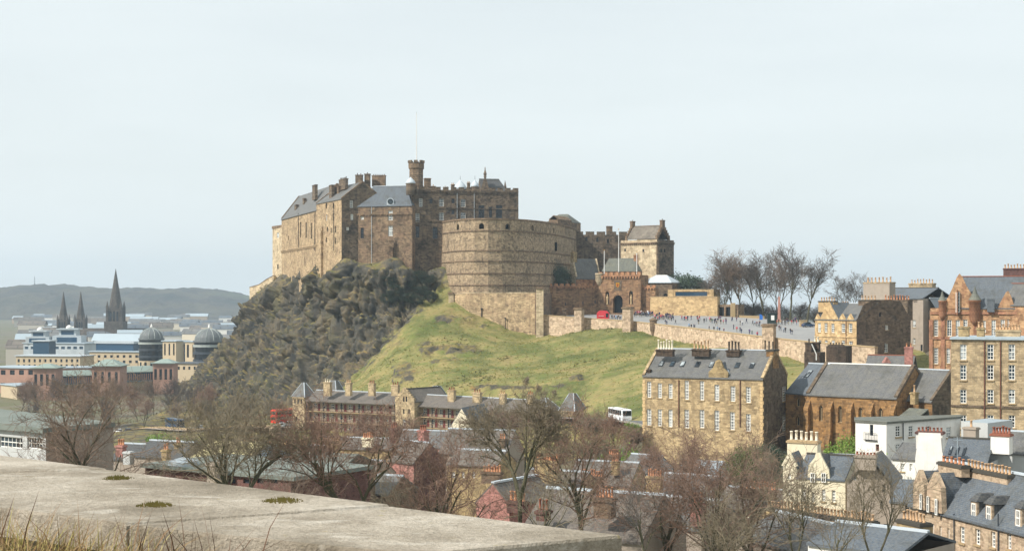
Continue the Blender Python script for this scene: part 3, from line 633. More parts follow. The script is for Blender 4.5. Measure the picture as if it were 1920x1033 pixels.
# gabled block on the corner
qb = Blk('corner_lodging', 'tall gabled castle block whose west face is golden and south gable dark', 'castle building', Q4(593, 601, 640.5, 571, 17), 52, Z(376, 580))
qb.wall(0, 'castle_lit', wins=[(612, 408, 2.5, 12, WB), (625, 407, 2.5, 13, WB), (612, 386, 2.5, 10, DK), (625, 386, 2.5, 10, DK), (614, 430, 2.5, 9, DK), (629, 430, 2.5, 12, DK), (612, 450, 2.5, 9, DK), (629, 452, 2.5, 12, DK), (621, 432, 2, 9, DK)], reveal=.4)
qb.wall(1, 'castle_dark', top=[(.5, Z(344, 580))], wins=[(659, 383, 6, 13, WH), (660, 407, 5, 11, WB), (652, 429, 5, 6, WB)], reveal=.35)  # gable face in the dark stone, which paints in its shade
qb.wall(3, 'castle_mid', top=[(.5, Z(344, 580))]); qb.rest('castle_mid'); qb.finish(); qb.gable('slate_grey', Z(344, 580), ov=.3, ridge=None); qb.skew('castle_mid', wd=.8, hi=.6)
qb.chim_px(618, 626, 347, 372, 590, 'castle_dark', 0); qb.chim_px(634, 654, 336, 356, 586, 'castle_dark', 6, 'pot_dark', ph=.7); qb.chim_px(626, 640, 350, 364, 590, 'castle_mid', 0)
b = MB(); u, z, _ = qb.hit(0, 604, 440); q = qb.loc(u, -1.0, 0); b.box((0, 0, 0), (1.6, 1.4, Z(432, 590) - 52)); b.box((.2, .5, Z(432, 590) - 52), (1.4, 1.4, Z(425, 590) - 52)); b.build('buttress', M['castle_lit'], qb.root, loc=(q[0], q[1], 0), rz=qb.rz)
for x in (626.5,): drainpipe(qb, 0, x, 380, 470, 'iron', .13)
# lodging block with the big slate roof
lb = Blk('palace_lodging', 'brown stone castle block under a broad blue-grey slate roof with a round dormer', 'castle building', Q4(667, 574, 773, 568, 15), 48, Z(386, 571))
lb.wall(0, 'castle_mid', wins=[(732, 404, 9, 18, WB), (732, 433, 9, 19, WB), (679, 437, 6, 20, DK), (679, 409, 6, 6, WB)], reveal=.4)
lb.wall(3, 'castle_mid'); lb.rest('castle_mid'); lb.finish(); lb.gable('slate_blue', Z(349, 576), ov=.3, hip=(4.5, 5.0), ridge='lead', th=.2)
corbel_row(lb, 0, Z(405, 571), .5, .3, 1.2, 'castle_mid')
for a, bb in (((667.5, 386), (684, 349)), ((773, 386), (755, 349))): pass
lb.chim_px(667, 680, 328, 362, 581, 'castle_dark', 2, 'pot_dark', ph=.6); lb.chim_px(684, 694, 326, 356, 583, 'castle_dark', 1, 'pot_dark', ph=.6); lb.chim_px(698, 723, 329, 350, 585, 'castle_mid', 6, 'pot_dark', ph=.5)
b = MB(); c = P(732, 384, 570.5) - Vector((lb.o.x, lb.o.y, lb.z0)); rr = 1.35
b.tube([(0, 0, 0), (0, 3.0, 0)], [rr, rr], 14, 0); b.box((-rr, .01, -1.4), (rr, 2.5, 0), 0); dm = b.build('dormer', M['lead'], lb.root, loc=(c.x, c.y - .2, c.z + 1.2))
b = MB(); b.lathe([(rr * .8, 0), (rr * .8, .05)], 14); o = b.build('pane', M['glass'], dm, loc=(0, -.05, 0)); o.rotation_euler = (R(90), 0, 0)
for px in (697, 667.6): drainpipe(lb, 0, px, 388, 494, 'lead', .09)
b = MB(); q = P(733, 456, 569.3) - Vector((lb.o.x, lb.o.y, lb.z0)); b.box((-1.1, 0, -1.6), (1.1, 1.0, 1.0)); b.box((-.7, .2, -9.5), (.7, 1.0, -1.6)); b.build('garderobe', M['castle_mid'], lb.root, loc=(q.x, q.y - .9, q.z))
# the palace proper
pa = Blk('palace', 'sooty dark stone palace with crenellated wall head and rows of white windows', 'castle building', Q4(772, 571, 972, 580, 26), 46, Z(357, 576))
pa.wall(0, 'castle_dark', wins=[(789, 380, 7, 15, WH), (828, 380, 9, 14, WH), (868.5, 381, 9, 14, WH), (783, 408, 8, 16, WH), (828, 406, 9, 14, WH), (868.5, 405, 9, 13, WH), (849.5, 377, 6, 9, DK), (808, 377, 6, 8, DK), (849.5, 398, 6, 8, DK),
    (903, 397, 11, 24, DK), (920, 398, 6, 20, DK), (936, 397, 12, 24, DK), (783, 435, 7, 21, DK), (816, 437, 9, 21, DK)], reveal=.5)
pa.wall(1, 'castle_dark', wins=[]); pa.rest('castle_dark'); pa.lid('coping_dark'); pa.finish(); corbel_row(pa, 0, Z(361, 572), .5, .35, 1.1, 'castle_dark'); merlons(pa, 0, pa.z1, 1.0, 1.9, 1.0, .7, 'castle_dark'); merlons(pa, 1, pa.z1, 1.0, 1.9, 1.0, .7, 'castle_dark')
for py in (391, 415):
    b = MB(); z = Z(py, 575) - pa.z0; b.bar((0, -.1, z), (pa.d.x * pa.L, pa.d.y * pa.L - .1, z), .3, .3); b.build('string_course', M['castle_dark'], pa.root)
for px in (857, 889): drainpipe(pa, 0, px, 362, 410, 'lead', .08)
pa.chim(7.5, 9, Z(357, 576), Z(334, 580), 2.4, 2.4, 'castle_mid', 0)
for pl, pr_, pt in ((801, 816, 349), (833, 840, 352), (846, 852, 346), (876, 881, 343)): pa.chim_px(pl, pr_, pt, 362, 590, 'castle_mid', 2, 'pot_buff', ph=.6)
def turret_cap(px, pb, pt, Y, r, name, label):
    t = tag(empty(name, P(px, pb, Y)), label, 'turret'); h = Z(pt, Y) - Z(pb, Y); b = MB(); b.lathe([(r, -4), (r, 0), (r * 1.12, 0), (r * 1.12, .3)], 12); b.build('drum', M['castle_dark'], t)
    b = MB(); b.lathe([(r * 1.1, .3), (r * 1.02, h * .3), (r * .75, h * .55), (r * .3, h * .8), (.06, h)], 12); c = b.build('cap', M['lead'], t, True); b = MB(); b.tube([(0, 0, h), (0, 0, h + 1.6)], [.08, .04], 5); b.build('finial', M['iron'], c)
turret_cap(770, 346, 332, 569.5, 1.75, 'turret', 'small turret with a white domed lead cap beside the octagonal flag tower')
turret_cap(863, 357, 337, 585, 2.3, 'turret', 'larger of two turrets with pale pointed caps on the palace wall head')
turret_cap(890.5, 352, 337, 585, 1.5, 'turret', 'smaller of two turrets with pale pointed caps, beside the pinnacled gable')
# octagonal flag tower
t = tag(empty('flag_tower', P(780.5, 362, 590)), 'octagonal battlemented stone stair tower carrying the tall flagpole', 'tower'); h1 = Z(317, 590) - Z(362, 590); h2 = Z(306, 590) - Z(362, 590)
b = MB(); b.lathe([(2.85, -3), (2.85, h1 - .3), (3.1, h1), (3.25, h1 + .3), (3.25, h2)], 8, a0=R(22.5)); b.build('shaft', M['castle_mid'], t)
b = MB(); b.lathe([(3.0, h1 * .28), (3.0, h1 * .28 + .3)], 8, a0=R(22.5)); b.build('string_course', M['castle_mid'], t)
bm = MB(); bm.box((-.75, -.3, 0), (.75, .3, .95)); me = bm.mesh('merlon', M['castle_dark'])
for j in range(8):
    a = R(45 * j); inst('merlon', me, t, (3.0 * math.cos(a), 3.0 * math.sin(a), h2), a + R(90))
fp = tag(empty('flagpole', (P(781, 306, 590).x, 590, Z(306, 590))), 'very tall bare white flagpole on the octagonal tower', 'flagpole')
b = MB(); b.tube([(0, 0, -1), (0, 0, Z(212, 590) - Z(306, 590))], [.24, .12], 8); b.build('mast', M['pole_white'], fp); b = MB(); b.lathe([(.05, 0), (.22, .12), (.22, .3), (.05, .42)], 8); b.build('finial', M['lead'], fp, loc=(0, 0, Z(212, 590) - Z(306, 590)))
# pinnacled gable on the palace
g = Blk('gabled_tower_house', 'dark gabled roof with a spiky pinnacle at the east end of the palace wall head', 'castle building', Q4(902, 592, 951, 594, 9), Z(366, 592), Z(357, 592))
g.wall(0, 'castle_dark'); g.wall(1, 'castle_dark', top=[(.5, Z(336, 594))]); g.wall(3, 'castle_dark', top=[(.5, Z(336, 594))]); g.rest('castle_dark'); g.finish(); g.gable('slate_dark', Z(336, 594), ov=.3, ridge='coping_dark', hip=(0, 2.5))
b = MB(); q = [(0, -.6), (3.3, -.6)]; b.poly([(-.2, -.6, 0), (3.4, -.6, 0), (1.6, -.6, Z(329, 592) - Z(357, 592))]); b.poly([(-.2, 2, 0), (3.4, 2, 0), (1.6, 2, Z(329, 592) - Z(357, 592))]); hh = Z(329, 592) - Z(357, 592)
b.poly([(-.2, -.6, 0), (1.6, -.6, hh), (1.6, 2, hh), (-.2, 2, 0)]); b.poly([(3.4, -.6, 0), (1.6, -.6, hh), (1.6, 2, hh), (3.4, 2, 0)]); go = b.build('front_gable', M['castle_dark'], g.root, loc=(0, 0, Z(357, 592) - g.z0))
b = MB(); b.lathe([(.55, 0), (.5, 1.2), (.7, 1.3), (.12, 3.4), (.25, 3.6), (.03, 4.4)], 6); b.build('pinnacle', M['castle_dark'], go, loc=(1.6, -.3, hh - 1))
# half moon battery
HM = [(815, 600), (819, 590), (824, 580), (833, 569), (848, 559), (868, 552), (890, 548.5), (915, 547.5), (940, 549), (965, 552), (988, 557.5), (1010, 566), (1030, 576), (1048, 589), (1062, 603), (1073, 618), (1081, 634), (1084, 652)]
hp = [XY(*p) for p in HM]; zt = Z(412, 548); zb = 38.0; o = hp[0]
hm = tag(empty('half_moon_battery', (o.x, o.y, zb)), 'huge curved gun battery of banded pale stone with arched gun ports', 'battery')
cen = sum(hp, Vector((0, 0))) / len(hp); b = MB(); ring = []
ports = {4: 1, 6: 1, 8: 1, 10: 1, 12: 1, 14: 1}
nn = []
for i in range(len(hp)):
    d = (hp[min(i + 1, len(hp) - 1)] - hp[max(i - 1, 0)]).normalized(); nn.append(Vector((-d.y, d.x)))
zs = [zb, Z(535, 548), Z(513, 548), Z(490, 548), Z(470, 548), Z(433, 548), zt]; off = [-1.5, -.9, -.6, -.3, -.1, .12, .12]
def hpt(i, k, z=None): v = hp[i] + nn[i] * off[k] - o; return (v.x, v.y, (zs[k] if z is None else z) - zb)
for i in range(len(hp) - 1):
    for k in range(5): b.poly([hpt(i, k), hpt(i + 1, k), hpt(i + 1, k + 1), hpt(i, k + 1)])
    p0 = Vector(hpt(i, 5)[:2]); p1 = Vector(hpt(i + 1, 5)[:2]); d = p1 - p0; L = d.length; d /= L; n = Vector((-d.y, d.x)); T = lambda u, w, z: (p0.x + d.x * u + n.x * w, p0.y + d.y * u + n.y * w, z)
    hl = []
    if i in ports:
        w = 1.9; hl = [[(L / 2 - w / 2 + a, zs[5] - zb + .7 + c) for a, c in arch_pts(w, 2.1, 'round')]]
    b.wall(T, [(0, zs[5] - zb), (L, zs[5] - zb), (L, zt - zb), (0, zt - zb)], hl, 1.2)
b.build('curtain', M['battery'], hm)
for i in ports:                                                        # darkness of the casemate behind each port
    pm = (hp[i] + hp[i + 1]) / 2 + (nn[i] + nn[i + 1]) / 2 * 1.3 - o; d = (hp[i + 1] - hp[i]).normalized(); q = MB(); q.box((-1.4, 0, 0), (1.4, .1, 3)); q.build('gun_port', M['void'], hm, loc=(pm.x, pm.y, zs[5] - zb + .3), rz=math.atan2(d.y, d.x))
b = MB(); b.poly([(p.x - o.x + n.x * .2, p.y - o.y + n.y * .2, zt - zb - 1.2) for p, n in zip(hp, nn)]); b.build('gun_platform', M['coping_dark'], hm)
def curve_band(name, zlo, zhi, out, depth, m, i0=0):
    q = MB()
    for i in range(i0, len(hp) - 1):
        a0 = hp[i] - nn[i] * out - o; a1 = hp[i + 1] - nn[i + 1] * out - o; c0 = a0 + nn[i] * depth; c1 = a1 + nn[i + 1] * depth
        q.hexa([(a0.x, a0.y, zlo - zb), (a1.x, a1.y, zlo - zb), (c1.x, c1.y, zlo - zb), (c0.x, c0.y, zlo - zb), (a0.x, a0.y, zhi - zb), (a1.x, a1.y, zhi - zb), (c1.x, c1.y, zhi - zb), (c0.x, c0.y, zhi - zb)])
    q.build(name, M[m], hm)
curve_band('parapet_coping', zt + .003, zt + .55, .2, 1.8, 'castle_mid')
for k in range(1, 6): curve_band('string_course', zs[k] - .15, zs[k] + .25, -off[k] + .28, .6, 'castle_mid')  # darker stone puts the ledges' shadow and dark streaks into their colour
# wider opening low on the curve
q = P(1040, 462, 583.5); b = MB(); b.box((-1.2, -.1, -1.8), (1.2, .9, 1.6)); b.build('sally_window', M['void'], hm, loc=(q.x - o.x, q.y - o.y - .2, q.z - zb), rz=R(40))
# forewall joining the battery to the gate tower
k = Blk('forewall', 'dark sooty forewall with crenels between the curved battery and the gate tower', 'castle wall', Q4(1078, 634, 1176, 636, 6), 40, Z(440, 634))
k.wall(0, 'castle_dark', reveal=.8, wins=[(1100, 448, 4, 8, DK), (1120, 450, 4, 8, DK), (1140, 452, 4, 8, DK)]); k.rest('castle_dark'); k.lid('coping_dark'); k.finish(); merlons(k, 0, k.z1, 1.2, 3.2, 1.2, 1.0, 'castle_dark')
k.chim_px(1137, 1148, 424, 446, 640, 'castle_mid', 0)
k = Blk('hip_roofed_house', 'low house whose grey hipped roof shows just over the curved battery', 'castle building', Q4(1024, 655, 1068, 650, 12), 56, Z(417, 652)); k.rest('castle_mid'); k.finish(); k.gable('slate_green', Z(402, 655), hip=(3.5, 3.5), ridge=None)
k = Blk('battery_stair_hood', 'small arched stone hood standing on the parapet of the curved battery', 'castle building', Q4(1046, 610, 1072, 622, 4), 58, Z(412, 612)); k.rest('castle_mid'); k.finish(); k.gable('castle_mid', Z(405, 612), ridge=None, ov=.1)
# gate tower with slab roof
ar = Blk('gate_tower', 'square tan tower with crow-stepped gables and ribbed stone slab roof', 'tower', Q4(1164, 611, 1232, 600, 12.5), 40, Z(450, 605))
ar.wall(0, 'castle_pale', wins=[(1206, 470, 3, 5, DK), (1172, 469, 3, 5, DK), (1180, 497, 4, 10, DK)]); ar.wall(1, 'castle_dark', wins=[(1240, 470, 2.5, 7, DK), (1246, 470, 2.5, 7, DK)]); ar.rest('castle_mid'); ar.lid('coping_dark'); ar.finish(); corbel_row(ar, 0, Z(459, 603), .6, .5, 1.0, 'castle_mid'); corbel_row(ar, 1, Z(459, 606), .6, .5, 1.0, 'castle_dark')  # east side in the dark stone, which carries its shade as colour
ar.gable('pantile', Z(424, 607), ov=0, u0=1.2, u1=ar.L - 1.0, w0=1.4, w1=11, ze=Z(449, 607), ridge='castle_mid'); ar.skew('castle_mid', wd=.9, step=5)
for u in (1.6, ar.L - 1.5): ar.chim(u, 6.2, Z(428, 607), Z(413, 607), 1.3, 1.9, 'castle_mid', 1, 'pot_dark', ph=.5)
b = MB(); q = ar.pts[1] - ar.o; b.hexa([(q.x - .5, q.y - 1.2, -2), (q.x + 1.6, q.y - .4, -2), (q.x + 2.2, q.y + 2, -2), (q.x, q.y + 1, -2), (q.x - .3, q.y - .3, Z(462, 600) - 40), (q.x + .3, q.y - .2, Z(462, 600) - 40), (q.x + .5, q.y + 1, Z(462, 600) - 40), (q.x, q.y + 1, Z(462, 600) - 40)]); b.build('buttress', M['castle_mid'], ar.root)
pts = [ar.pts[1], ar.pts[2]]
# gatehouse
gz0 = 37.5
gt = Blk('gatehouse', 'battlemented reddish gatehouse with dark arched gateway under a gilded coat of arms', 'gatehouse', Q4(1122, 573, 1201, 566, 9), gz0, Z(516, 570))
gt.wall(0, 'gate_stone', reveal=1.6, wins=[(1158.5, 570, 18, 34, dict(kind='round', f='iron', g='glass_dark', nx=1, bar=.15, name='gateway')), (1138.5, 559, 7, 25, dict(kind='round', f='sill', g='glass_dark', nx=1, bar=.2, name='niche')), (1183, 558, 7, 25, dict(kind='round', f='sill', g='glass_dark', nx=1, bar=.2, name='niche'))])
gt.wall(1, 'gate_stone'); gt.wall(3, 'castle_pale'); gt.rest('gate_stone'); gt.lid('coping_dark'); gt.finish(); corbel_row(gt, 0, Z(522, 569), .7, .55, 1.1, 'gate_red'); merlons(gt, 0, gt.z1, 1.1, 1.3, .7, .7, 'gate_red'); merlons(gt, 3, gt.z1, 1.1, 1.3, .7, .7, 'gate_red')
u, z, tt = gt.hit(0, 1158.5, 535); q = gt.loc(u, 0, 0); pm = MB(); pm.box((-1.5, -.14, -1.9), (1.5, .05, 1.9)); pn = pm.build('arms_panel', M['castle_dark'], gt.root, loc=(q[0], q[1], z), rz=gt.rz)
gold = flat('gilding', 'c9952e', .35, .6); red_e = flat('heraldic_red', '8e2f24', .6)
b = MB(); b.prism([(-.7, .9), (.7, .9), (.7, -.1), (.4, -.7), (0, -1.0), (-.4, -.7), (-.7, -.1)], 0, .1, 0); sh = b.build('shield', [gold], pn); sh.rotation_euler = (R(90), 0, 0); sh.location = (0, -.15, .1)
b = MB(); b.prism([(-.3, .55), (0, .35), (.3, .55), (.35, -.05), (.1, -.2), (.3, -.6), (0, -.7), (-.3, -.5), (-.1, -.1), (-.4, .1)], 0, .06); e = b.build('lion_charge', [red_e], sh, loc=(0, 0, .1))
for cxn in (1138.5, 1183):
    u, z, _ = gt.hit(0, cxn, 571); q = gt.loc(u, .25, 0)
    st_ = tag(empty('statue', (gt.o.x + q[0], gt.o.y + q[1], gz0 + z)), 'standing stone figure in the ' + ('west' if cxn < 1150 else 'east') + ' niche of the gatehouse', 'statue', 'gatehouse statues')
    b = MB(); b.lathe([(.4, 0), (.45, .3), (.3, .5), (.36, 1.4), (.42, 2.2), (.5, 2.9), (.25, 3.2), (.14, 3.3), (.24, 3.5), (.24, 3.75), (.1, 3.9)], 10); b.build('figure', M['sill'], st_, True)
tb = MB(); tb.lathe([(.5, -3.0), (1.1, -1.6), (1.5, -.9), (1.5, 1.3), (1.6, 1.35), (1.6, 2.0)], 12); q = gt.loc(.2, .4, 0); tb.build('bartizan', M['castle_pale'], gt.root, True, loc=(q[0], q[1], Z(522, 573) - gz0))
# wings of the gatehouse
k = Blk('gatehouse_wing', 'long low crenellated wing wall west of the gatehouse', 'castle wall', Q4(1017, 574, 1122, 574.5, 5), 34, Z(537, 574)); k.wall(0, 'gate_stone', wins=[(1093, 568, 2, 6, DK), (1116, 566, 2, 6, DK), (1060, 570, 2, 6, DK)]); k.wall(3, 'castle_pale'); k.rest('gate_stone'); k.lid('coping_dark'); k.finish(); corbel_row(k, 0, Z(541, 573), .6, .5, 1.1, 'gate_red'); merlons(k, 0, k.z1, 1.0, 1.5, .7, .7, 'gate_red')
k = Blk('gatehouse_wing', 'short crenellated wing wall east of the gatehouse', 'castle wall', Q4(1201, 568, 1229, 566, 5), 36, Z(540, 567)); k.wall(0, 'gate_stone'); k.rest('gate_stone'); k.lid('coping_dark'); k.finish(); corbel_row(k, 0, Z(543, 566), .6, .5, 1.1, 'gate_red'); merlons(k, 0, k.z1, 1.0, 1.4, .7, .7, 'gate_red')
k = Blk('guard_house', 'narrow pale gable end with chimney and slate roof behind the gatehouse wing', 'castle building', Q4(1080, 585, 1126, 591, 5.5), 38, Z(520, 587)); k.wall(0, 'gate_red'); k.wall(1, 'gate_stone', top=[(.5, Z(484, 588))]); k.wall(3, 'castle_pale', top=[(.5, Z(484, 588))]); k.rest('gate_stone'); k.finish(); k.gable('slate_grey', Z(486, 588), ov=.3, ridge=None); k.skew('castle_pale', wd=.8, hi=.6); k.chim(.8, 2.75, Z(492, 588), Z(474, 590), 1.6, 2.0, 'yellow_stone', 2, 'pot_buff', ph=.6)
k = Blk('guard_house', 'small slate-roofed house directly behind the gatehouse battlements', 'castle building', Q4(1128, 592, 1196, 588, 9), 38, Z(508, 590)); k.rest('gate_stone'); k.finish(); k.gable('slate_green', Z(485, 592), ov=.3, hip=(2, 2), ridge=None); k.chim(13, 4, Z(498, 590), Z(478, 590), 1.6, 1.2, 'gate_red', 2, 'pot_buff', ph=.6)
for px, pt, pb, lab in ((1133, 470, 506, 'short white flagpole at the west end of the gatehouse roof'), (1160, 431, 505, 'tallest white flagpole in the middle of the gatehouse roof'), (1194, 474, 507, 'short white flagpole at the east end of the gatehouse roof')):
    f = tag(empty('flagpole', P(px, pb, 572)), lab, 'flagpole', 'gatehouse flagpoles'); h = Z(pt, 572) - Z(pb, 572); b = MB(); b.tube([(0, 0, -1.5), (0, 0, h)], [.16, .11], 8); b.build('mast', M['pole_white'], f); b = MB(); b.lathe([(.05, 0), (.2, .1), (.2, .3), (.03, .4)], 8); b.build('finial', gold, f, loc=(0, 0, h))
# ticket pavilion
k = Blk('ticket_pavilion', 'dark pavilion with a pale hipped glass roof beside the gatehouse', 'pavilion', Q4(1203, 592, 1260, 586, 10), 37, Z(531, 588)); k.wall(0, 'castle_dark', wins=[(1248, 556, 9, 12, dict(kind='round', f='dark_paint', g='glass_dark', nx=1))]); k.rest('castle_dark'); k.lid('zinc'); k.finish(); k.gable('lead', Z(517, 590), ov=.6, hip=(4, 4), ridge='white_paint', ze=Z(529, 588))
wall_run('barrier_wall', 'long golden stone barrier wall behind the crowd on the esplanade', 'wall', [XY(1219, 562), XY(1345, 549)], [Z(557, 561), Z(557, 550)], [36, 36], 2.2, 'golden', 'sill')
k = Blk('refreshment_hut', 'flat-roofed hut with dark window band over the golden barrier wall', 'hut', Q4(1252, 585, 1338, 576, 7), 40, Z(544, 580)); k.wall(0, 'golden', wins=[(1296, 551, 60, 8, dict(f='dark_paint', g='glass_blue', nx=8, ny=2))]); k.rest('golden'); k.lid('zinc'); k.finish()
b = MB(); q = [p - k.o for p in k.pts]; b.prism([(v.x, v.y) for v in q], k.z1 - k.z0 + .004, k.z1 - k.z0 + .35); b.build('fascia', M['sill'], k.root)
k = Blk('gateway_block', 'low dark double gateway with pale pier at the end of the golden wall', 'gateway', Q4(1346, 550, 1384, 546, 6), 36, Z(571, 548)); k.wall(0, 'castle_mid', reveal=1.2, wins=[(1352, 584, 11, 17, dict(f='iron', g='glass_dark', nx=1)), (1365, 584, 9, 17, dict(f='iron', g='glass_dark', nx=1))]); k.rest('castle_mid'); k.lid('coping_dark'); k.finish()
b = MB(); c = XY(1374, 547) - k.o; b.box((c.x - .8, c.y - 1, 0), (c.x + .8, c.y + .4, Z(568, 547) - 36)); b.build('pier', M['sill'], k.root)
# retaining walls round the foot of the battery
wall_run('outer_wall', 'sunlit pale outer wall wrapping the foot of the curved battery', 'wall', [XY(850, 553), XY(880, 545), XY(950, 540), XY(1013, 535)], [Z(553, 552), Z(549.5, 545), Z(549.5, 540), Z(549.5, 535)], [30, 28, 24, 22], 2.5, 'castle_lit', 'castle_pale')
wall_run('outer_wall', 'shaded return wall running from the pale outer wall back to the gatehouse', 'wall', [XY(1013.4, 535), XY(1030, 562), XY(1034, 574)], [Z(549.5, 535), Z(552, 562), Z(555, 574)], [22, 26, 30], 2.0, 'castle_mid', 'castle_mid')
def pier(name, label, px, pt, pb, Y, w, m, cap=True, rz=0.0, group=None):
    t = tag(empty(name, P(px, pb, Y), rz), label, 'pier', group); h = Z(pt, Y) - Z(pb, Y); b = MB(); b.box((-w / 2, -w / 2, -2), (w / 2, w / 2, h - .7)); b.build('shaft', M[m], t)
    if cap: b = MB(); b.box((-w / 2 - .3, -w / 2 - .3, h - .7), (w / 2 + .3, w / 2 + .3, h - .25)); b.box((-w / 2 - .05, -w / 2 - .05, h - .25), (w / 2 + .05, w / 2 + .05, h)); b.build('cap', M['castle_mid'], t)
pier('wall_pier', 'square pier at the west end of the pale outer wall', 846, 548, 578, 553, 1.9, 'castle_pale'); pier('wall_pier', 'tall corner pier with dark cap on the pale outer wall', 1012, 538, 636, 534, 2.6, 'castle_pale')
for px, pt, pb, Y, w, lab in ((1086, 577, 624, 523, 2.7, 'square stone pier with broad cap on the esplanade wall opposite the gateway'), (1177, 575, 634, 503, 2.9, 'tallest stone pier on the esplanade wall, beside the crowd'), (1442, 607, 668, 421, 3.2, 'broad stone pier on the esplanade wall above the dark chimneys')):
    pier('wall_pier', lab, px, pt, pb, Y, w, 'esp_wall', rz=R(-25))
pier('wall_pier', 'small dark pillar standing in front of the gatehouse wing', 1058, 578, 602, 545, 1.4, 'castle_mid')
t = tag(empty('wall_turret', P(1225, 618, 491)), 'little corbelled turret on the esplanade wall', 'turret'); b = MB(); b.lathe([(.2, -2.2), (.9, -.6), (1.15, 0), (1.15, 2.8), (1.35, 2.9), (1.35, 3.3), (.2, 4.0)], 10); b.build('drum', M['castle_mid'], t)
# esplanade sheet and its south wall
def esp(ti, s_):
    i = min(int(ti), len(EN) - 2); f = ti - i; a = EN[i].lerp(EN[i + 1], f); c = EF[i].lerp(EF[i + 1], f); return a.lerp(c, s_)
def mat_asphalt(name, a, c, e):
    s = NT(name); v = s.obj(); col = s.mix(s.mapr(s.noise(v, .12, 5, .6), .35, .7, 0, 1), lin(a), lin(c)); col = s.mix(s.mapr(s.noise(v, .9, 4, .7), .5, .75, 0, .5), col, lin(e)); s.bump(s.noise(v, 8, 3, .6), .2, .03); return s.base(col)
M['asphalt'] = mat_asphalt('esplanade_asphalt', '8b8b8a', '9a9996', '77787a'); M['road'] = mat_asphalt('road_asphalt', '5f6062', '6a6a6a', '535457'); M['pave'] = mat_asphalt('paving_stone', '8f887d', '9c958a', '7c766c')
b = MB(); NTn = (len(EN) - 1) * 4; NS = 8
V = [[esp(i / 4, j / NS) for j in range(NS + 1)] for i in range(NTn + 1)]
for i in range(NTn):
    for j in range(NS): b.poly([V[i][j], V[i + 1][j], V[i + 1][j + 1], V[i][j + 1]])
tag(b.build('esplanade_pavement', M['asphalt']), kind='structure')
EG = np.array([[*esp(ti, s_)] for ti in np.linspace(0, len(EN) - 1.001, 160) for s_ in np.linspace(0, 1, 60)])
def on_esp(px, py):
    """point of the esplanade seen at this column and row"""
    gx = CX + F * EG[:, 0] / EG[:, 1]; gy = HY - F * (EG[:, 2] - ZC) / EG[:, 1]; i = int(np.argmin((gx - px) ** 2 + (gy - py) ** 2)); return Vector(EG[i])
wp = [(p.x, p.y - .1) for p in EN]
wall_run('esplanade_wall', 'long sunlit rubble wall holding up the south side of the esplanade', 'wall', wp, [p.z + 1.15 for p in EN], [p.z - 9 for p in EN], 1.0, 'esp_wall', 'sill')
wall_run('esplanade_wall', 'low pale wall along the far edge of the esplanade under the bare trees', 'wall', [XY(1386, 540), XY(1432, 532)], [Z(592.5, 540), Z(594, 532)], [35, 35], .8, 'sill', 'sill')
for px, pt, pb, lab in ((903, 580, 612, 'dark drainpipe down the pale outer wall nearer the crag'), (947.5, 598, 630, 'dark drainpipe down the pale outer wall above the turf')):
    p = P(px, pb, 543.3 - (px - 903) * .08); t = tag(empty('wall_drain', p), lab, 'drainpipe'); b = MB(); b.tube([(0, -.2, -1), (0, -.2, (pb - pt) * 540 / F)], [.16, .16], 6); b.build('pipe', M['iron'], t); b = MB(); b.box((-.3, -.5, (pb - pt) * 540 / F), (.3, .1, (pb - pt) * 540 / F + .5)); b.build('hopper', M['iron'], t)
# low walls stepping down the western skyline
wall_run('crag_wall', 'old pale wall stepping down the western edge of the crag', 'wall', [XY(468, 696), XY(486, 692), XY(500, 688), XY(513, 684)], [Z(539, 696), Z(534, 692), Z(524, 688), Z(517, 684)], [40, 40, 42, 44], 2, 'castle_pale', 'castle_mid')
# things on the esplanade
def kiosk():
    p = on_esp(1131, 598); t = tag(empty('kiosk', p, R(-10)), 'rounded bright red kiosk standing before the gatehouse', 'kiosk'); red = plain('red_paint', 'c23a40', .2, .7, '7d2428', .5, 0, streak=.1)
    b = MB(); L, Wd, H = 4.4, 2.2, 3.0; prof = [(0, 0), (L, 0), (L, 1.8), (L - .4, 2.5), (L - 1.2, 2.95), (1.2, 3.0), (.4, 2.6), (0, 1.9)]
    n = len(prof); f = [(x - L / 2, -Wd / 2, z) for x, z in prof]; g_ = [(x - L / 2, Wd / 2, z) for x, z in prof]; b.poly(f); b.poly(list(reversed(g_)))
    for i in range(n): j = (i + 1) % n; b.poly([f[i], g_[i], g_[j], f[j]])
    b.build('body', red, t); b = MB(); b.box((L / 2 - 1.1, -Wd / 2 - .03, .5), (L / 2 - .15, -Wd / 2 + .02, 2.0)); b.build('hatch', M['glass_dark'], t); b = MB(); b.box((-1.5, -Wd / 2 - .25, 1.0), (.4, -Wd / 2, 1.08)); b.build('counter', M['white_paint'], t)
kiosk()
p = on_esp(1446, 607); t = tag(empty('notice_board', p), 'dark boarded booth with a white notice panel on the esplanade', 'notice board'); b = MB(); b.box((-1.6, -.6, .2), (1.6, .6, 3.4)); b.box((-1.8, -.8, 3.4), (1.8, .8, 3.6)); b.build('booth', flat('dark_green_paint', '24332f', .6), t); b = MB(); b.box((-.5, -.66, 1.3), (.6, -.605, 2.9)); b.build('panel', M['white_paint'], t)
for s_ in (-1.4, 1.4):
    b = MB(); b.box((s_ - .1, -.1, -.3), (s_ + .1, .1, .2)); b.build('leg', M['iron'], t)
p = on_esp(1425, 602); t = tag(empty('banner', p), 'blue upright banner at the end of the low pale wall', 'banner'); b = MB(); b.tube([(0, 0, 0), (0, 0, 2.4)], [.05, .04], 6); b.build('pole', M['iron'], t); b = MB(); b.prism([(-.1, .4), (1.0, .4), (1.1, 1.4), (.6, 2.2), (-.1, 2.3)], -.03, .03); o_ = b.build('cloth', flat('blue_cloth', '2e6fc0', .7), t); o_.rotation_euler = (R(90), 0, 0)
